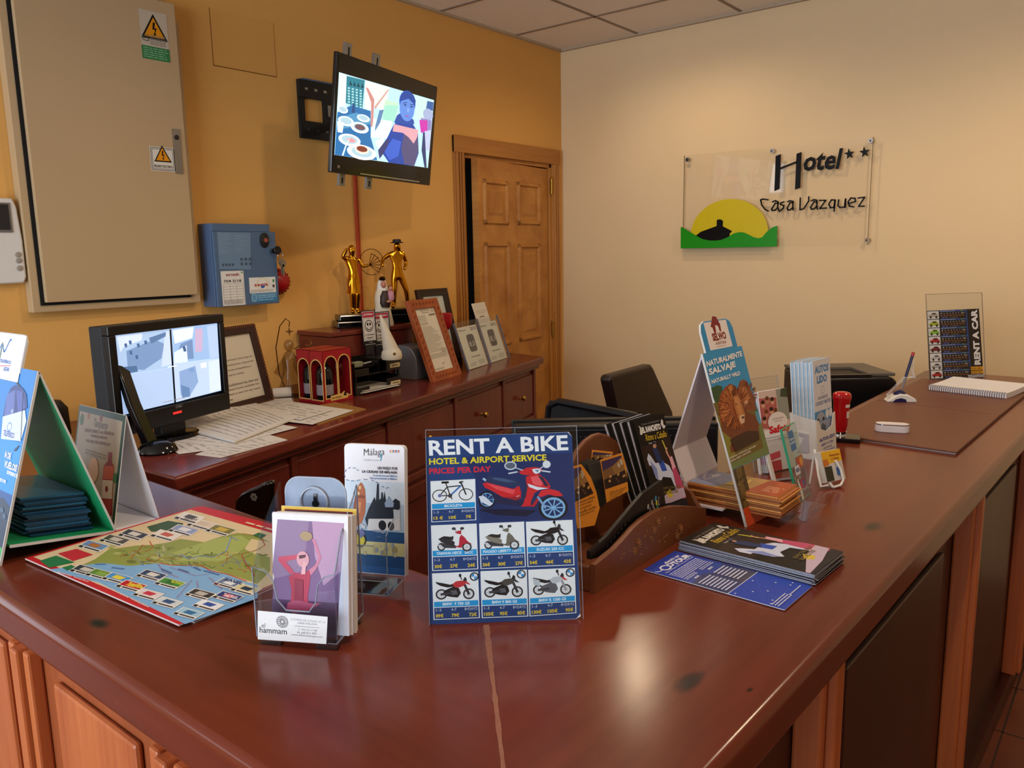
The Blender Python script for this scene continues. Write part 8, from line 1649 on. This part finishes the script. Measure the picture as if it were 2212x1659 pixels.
for x in (mx_-.19, mx_+.19):
    for z in (-.02, .34): mb(mat('dark_wood_leg', '#1f120c', rough=.4, noise=.2)).box(x-.018, x+.018, 0, .42, z-.018, z+.018).build('leg', lc, smooth=False)
# laser printer
a, b = P_(1752, 806, 2.95), P_(1940, 812, 2.95); b.z = a.z = (a.z+b.z)/2; up = (b-a).normalized(); Mlp = fr((a.x, a.y, ZD), up, (0, 0, 1)); wp2 = (b-a).length; hp2 = a.z-ZD
lp_ = thing('laser_printer', 'black laser printer with a grey top on the low desk', 'printer', Mlp)
GTOP = mat('grey_printer_top', '#5e5852', rough=.45, noise=.06)
mb(BLK).prism([(0, 0), (wp2, 0), (wp2, hp2-.03), (wp2-.02, hp2-.012), (0, hp2-.012)], -.30, 0).build('casing', lp_, bevel=.01, seg=3)
mb(GTOP).box(0, wp2, hp2-.012, hp2, -.30, -.20).box(wp2*.70, wp2, hp2-.012, hp2, -.20, -.02).box(0, wp2*.10, hp2-.012, hp2, -.20, -.02).build('grey_cover', lp_, smooth=False, bevel=.003)
mb(mat('black_tray_well', '#0a0a0b', rough=.5, noise=.1)).box(wp2*.10, wp2*.70, hp2-.0125, hp2-.010, -.20, -.02).use(BLK).box(wp2*.10, wp2*.70, hp2-.012, hp2-.002, -.03, -.004).build('output_tray', lp_, smooth=False)
mb(mat('grey_badge', '#8a837a', rough=.3, noise=.05)).lathe([(.012, 0), (.012, .001)], 18, (wp2*.45, hp2, -.25), 'y').build('badge', lp_)
# carved dark chair back between the counter and the sideboard
dcp = P_(540, 1075, 1.84); uc = Vector((.9, .25, 0)).normalized(); Mdc = fr((dcp.x, dcp.y, 0), uc, (0, 0, 1))
dc = thing('carved_chair', 'glossy dark carved chair back rising behind the left counter', 'chair', Mdc)
DCW = mat('black_lacquer_wood', '#120b09', rough=.14, noise=.3)
cr_ = [on(Mdc, *p) for p in ((503, 1110), (508, 1082), (520, 1066), (536, 1058), (552, 1052), (566, 1044), (578, 1040), (581, 1048), (578, 1062), (580, 1080), (578, 1125), (505, 1135))]
zb_c = min(p[1] for p in cr_)
mb(DCW).prism(cr_, -.028, 0).build('crest_rail', dc, bevel=.008, seg=3)
xm = (cr_[0][0]+cr_[9][0])/2; wd_ = cr_[9][0]-cr_[0][0]
fl = on(Mdc, 549, 1074); rs = mb(mat('carved_rosette', '#6a655c', rough=.4, noise=.2))
for i in range(6): a_ = 2*PI*i/6; rs.ball((fl[0]+.006*math.cos(a_), fl[1]+.006*math.sin(a_), .001), (.0045, .0045, .0015), 8, 5)
rs.build('rosette', dc)
mb(DCW).box(xm-wd_*.5+.005, xm-wd_*.5+.035, 0, zb_c+.06, -.026, -.004).box(xm+wd_*.5-.035, xm+wd_*.5-.005, 0, zb_c+.06, -.026, -.004).box(xm-.03, xm+.03, .45, zb_c+.04, -.022, -.008).box(xm-wd_*.5+.02, xm+wd_*.5-.02, .52, .56, -.024, -.006).build('back_frame', dc, smooth=False, bevel=.004)
mb(DCW).box(xm-.2, xm+.2, .42, .46, -.38, -.03).build('seat', dc, smooth=False, bevel=.01)
for x in (xm-.18, xm+.18): mb(DCW).box(x-.018, x+.018, 0, .42, -.38, -.35).build('leg', dc, smooth=False)
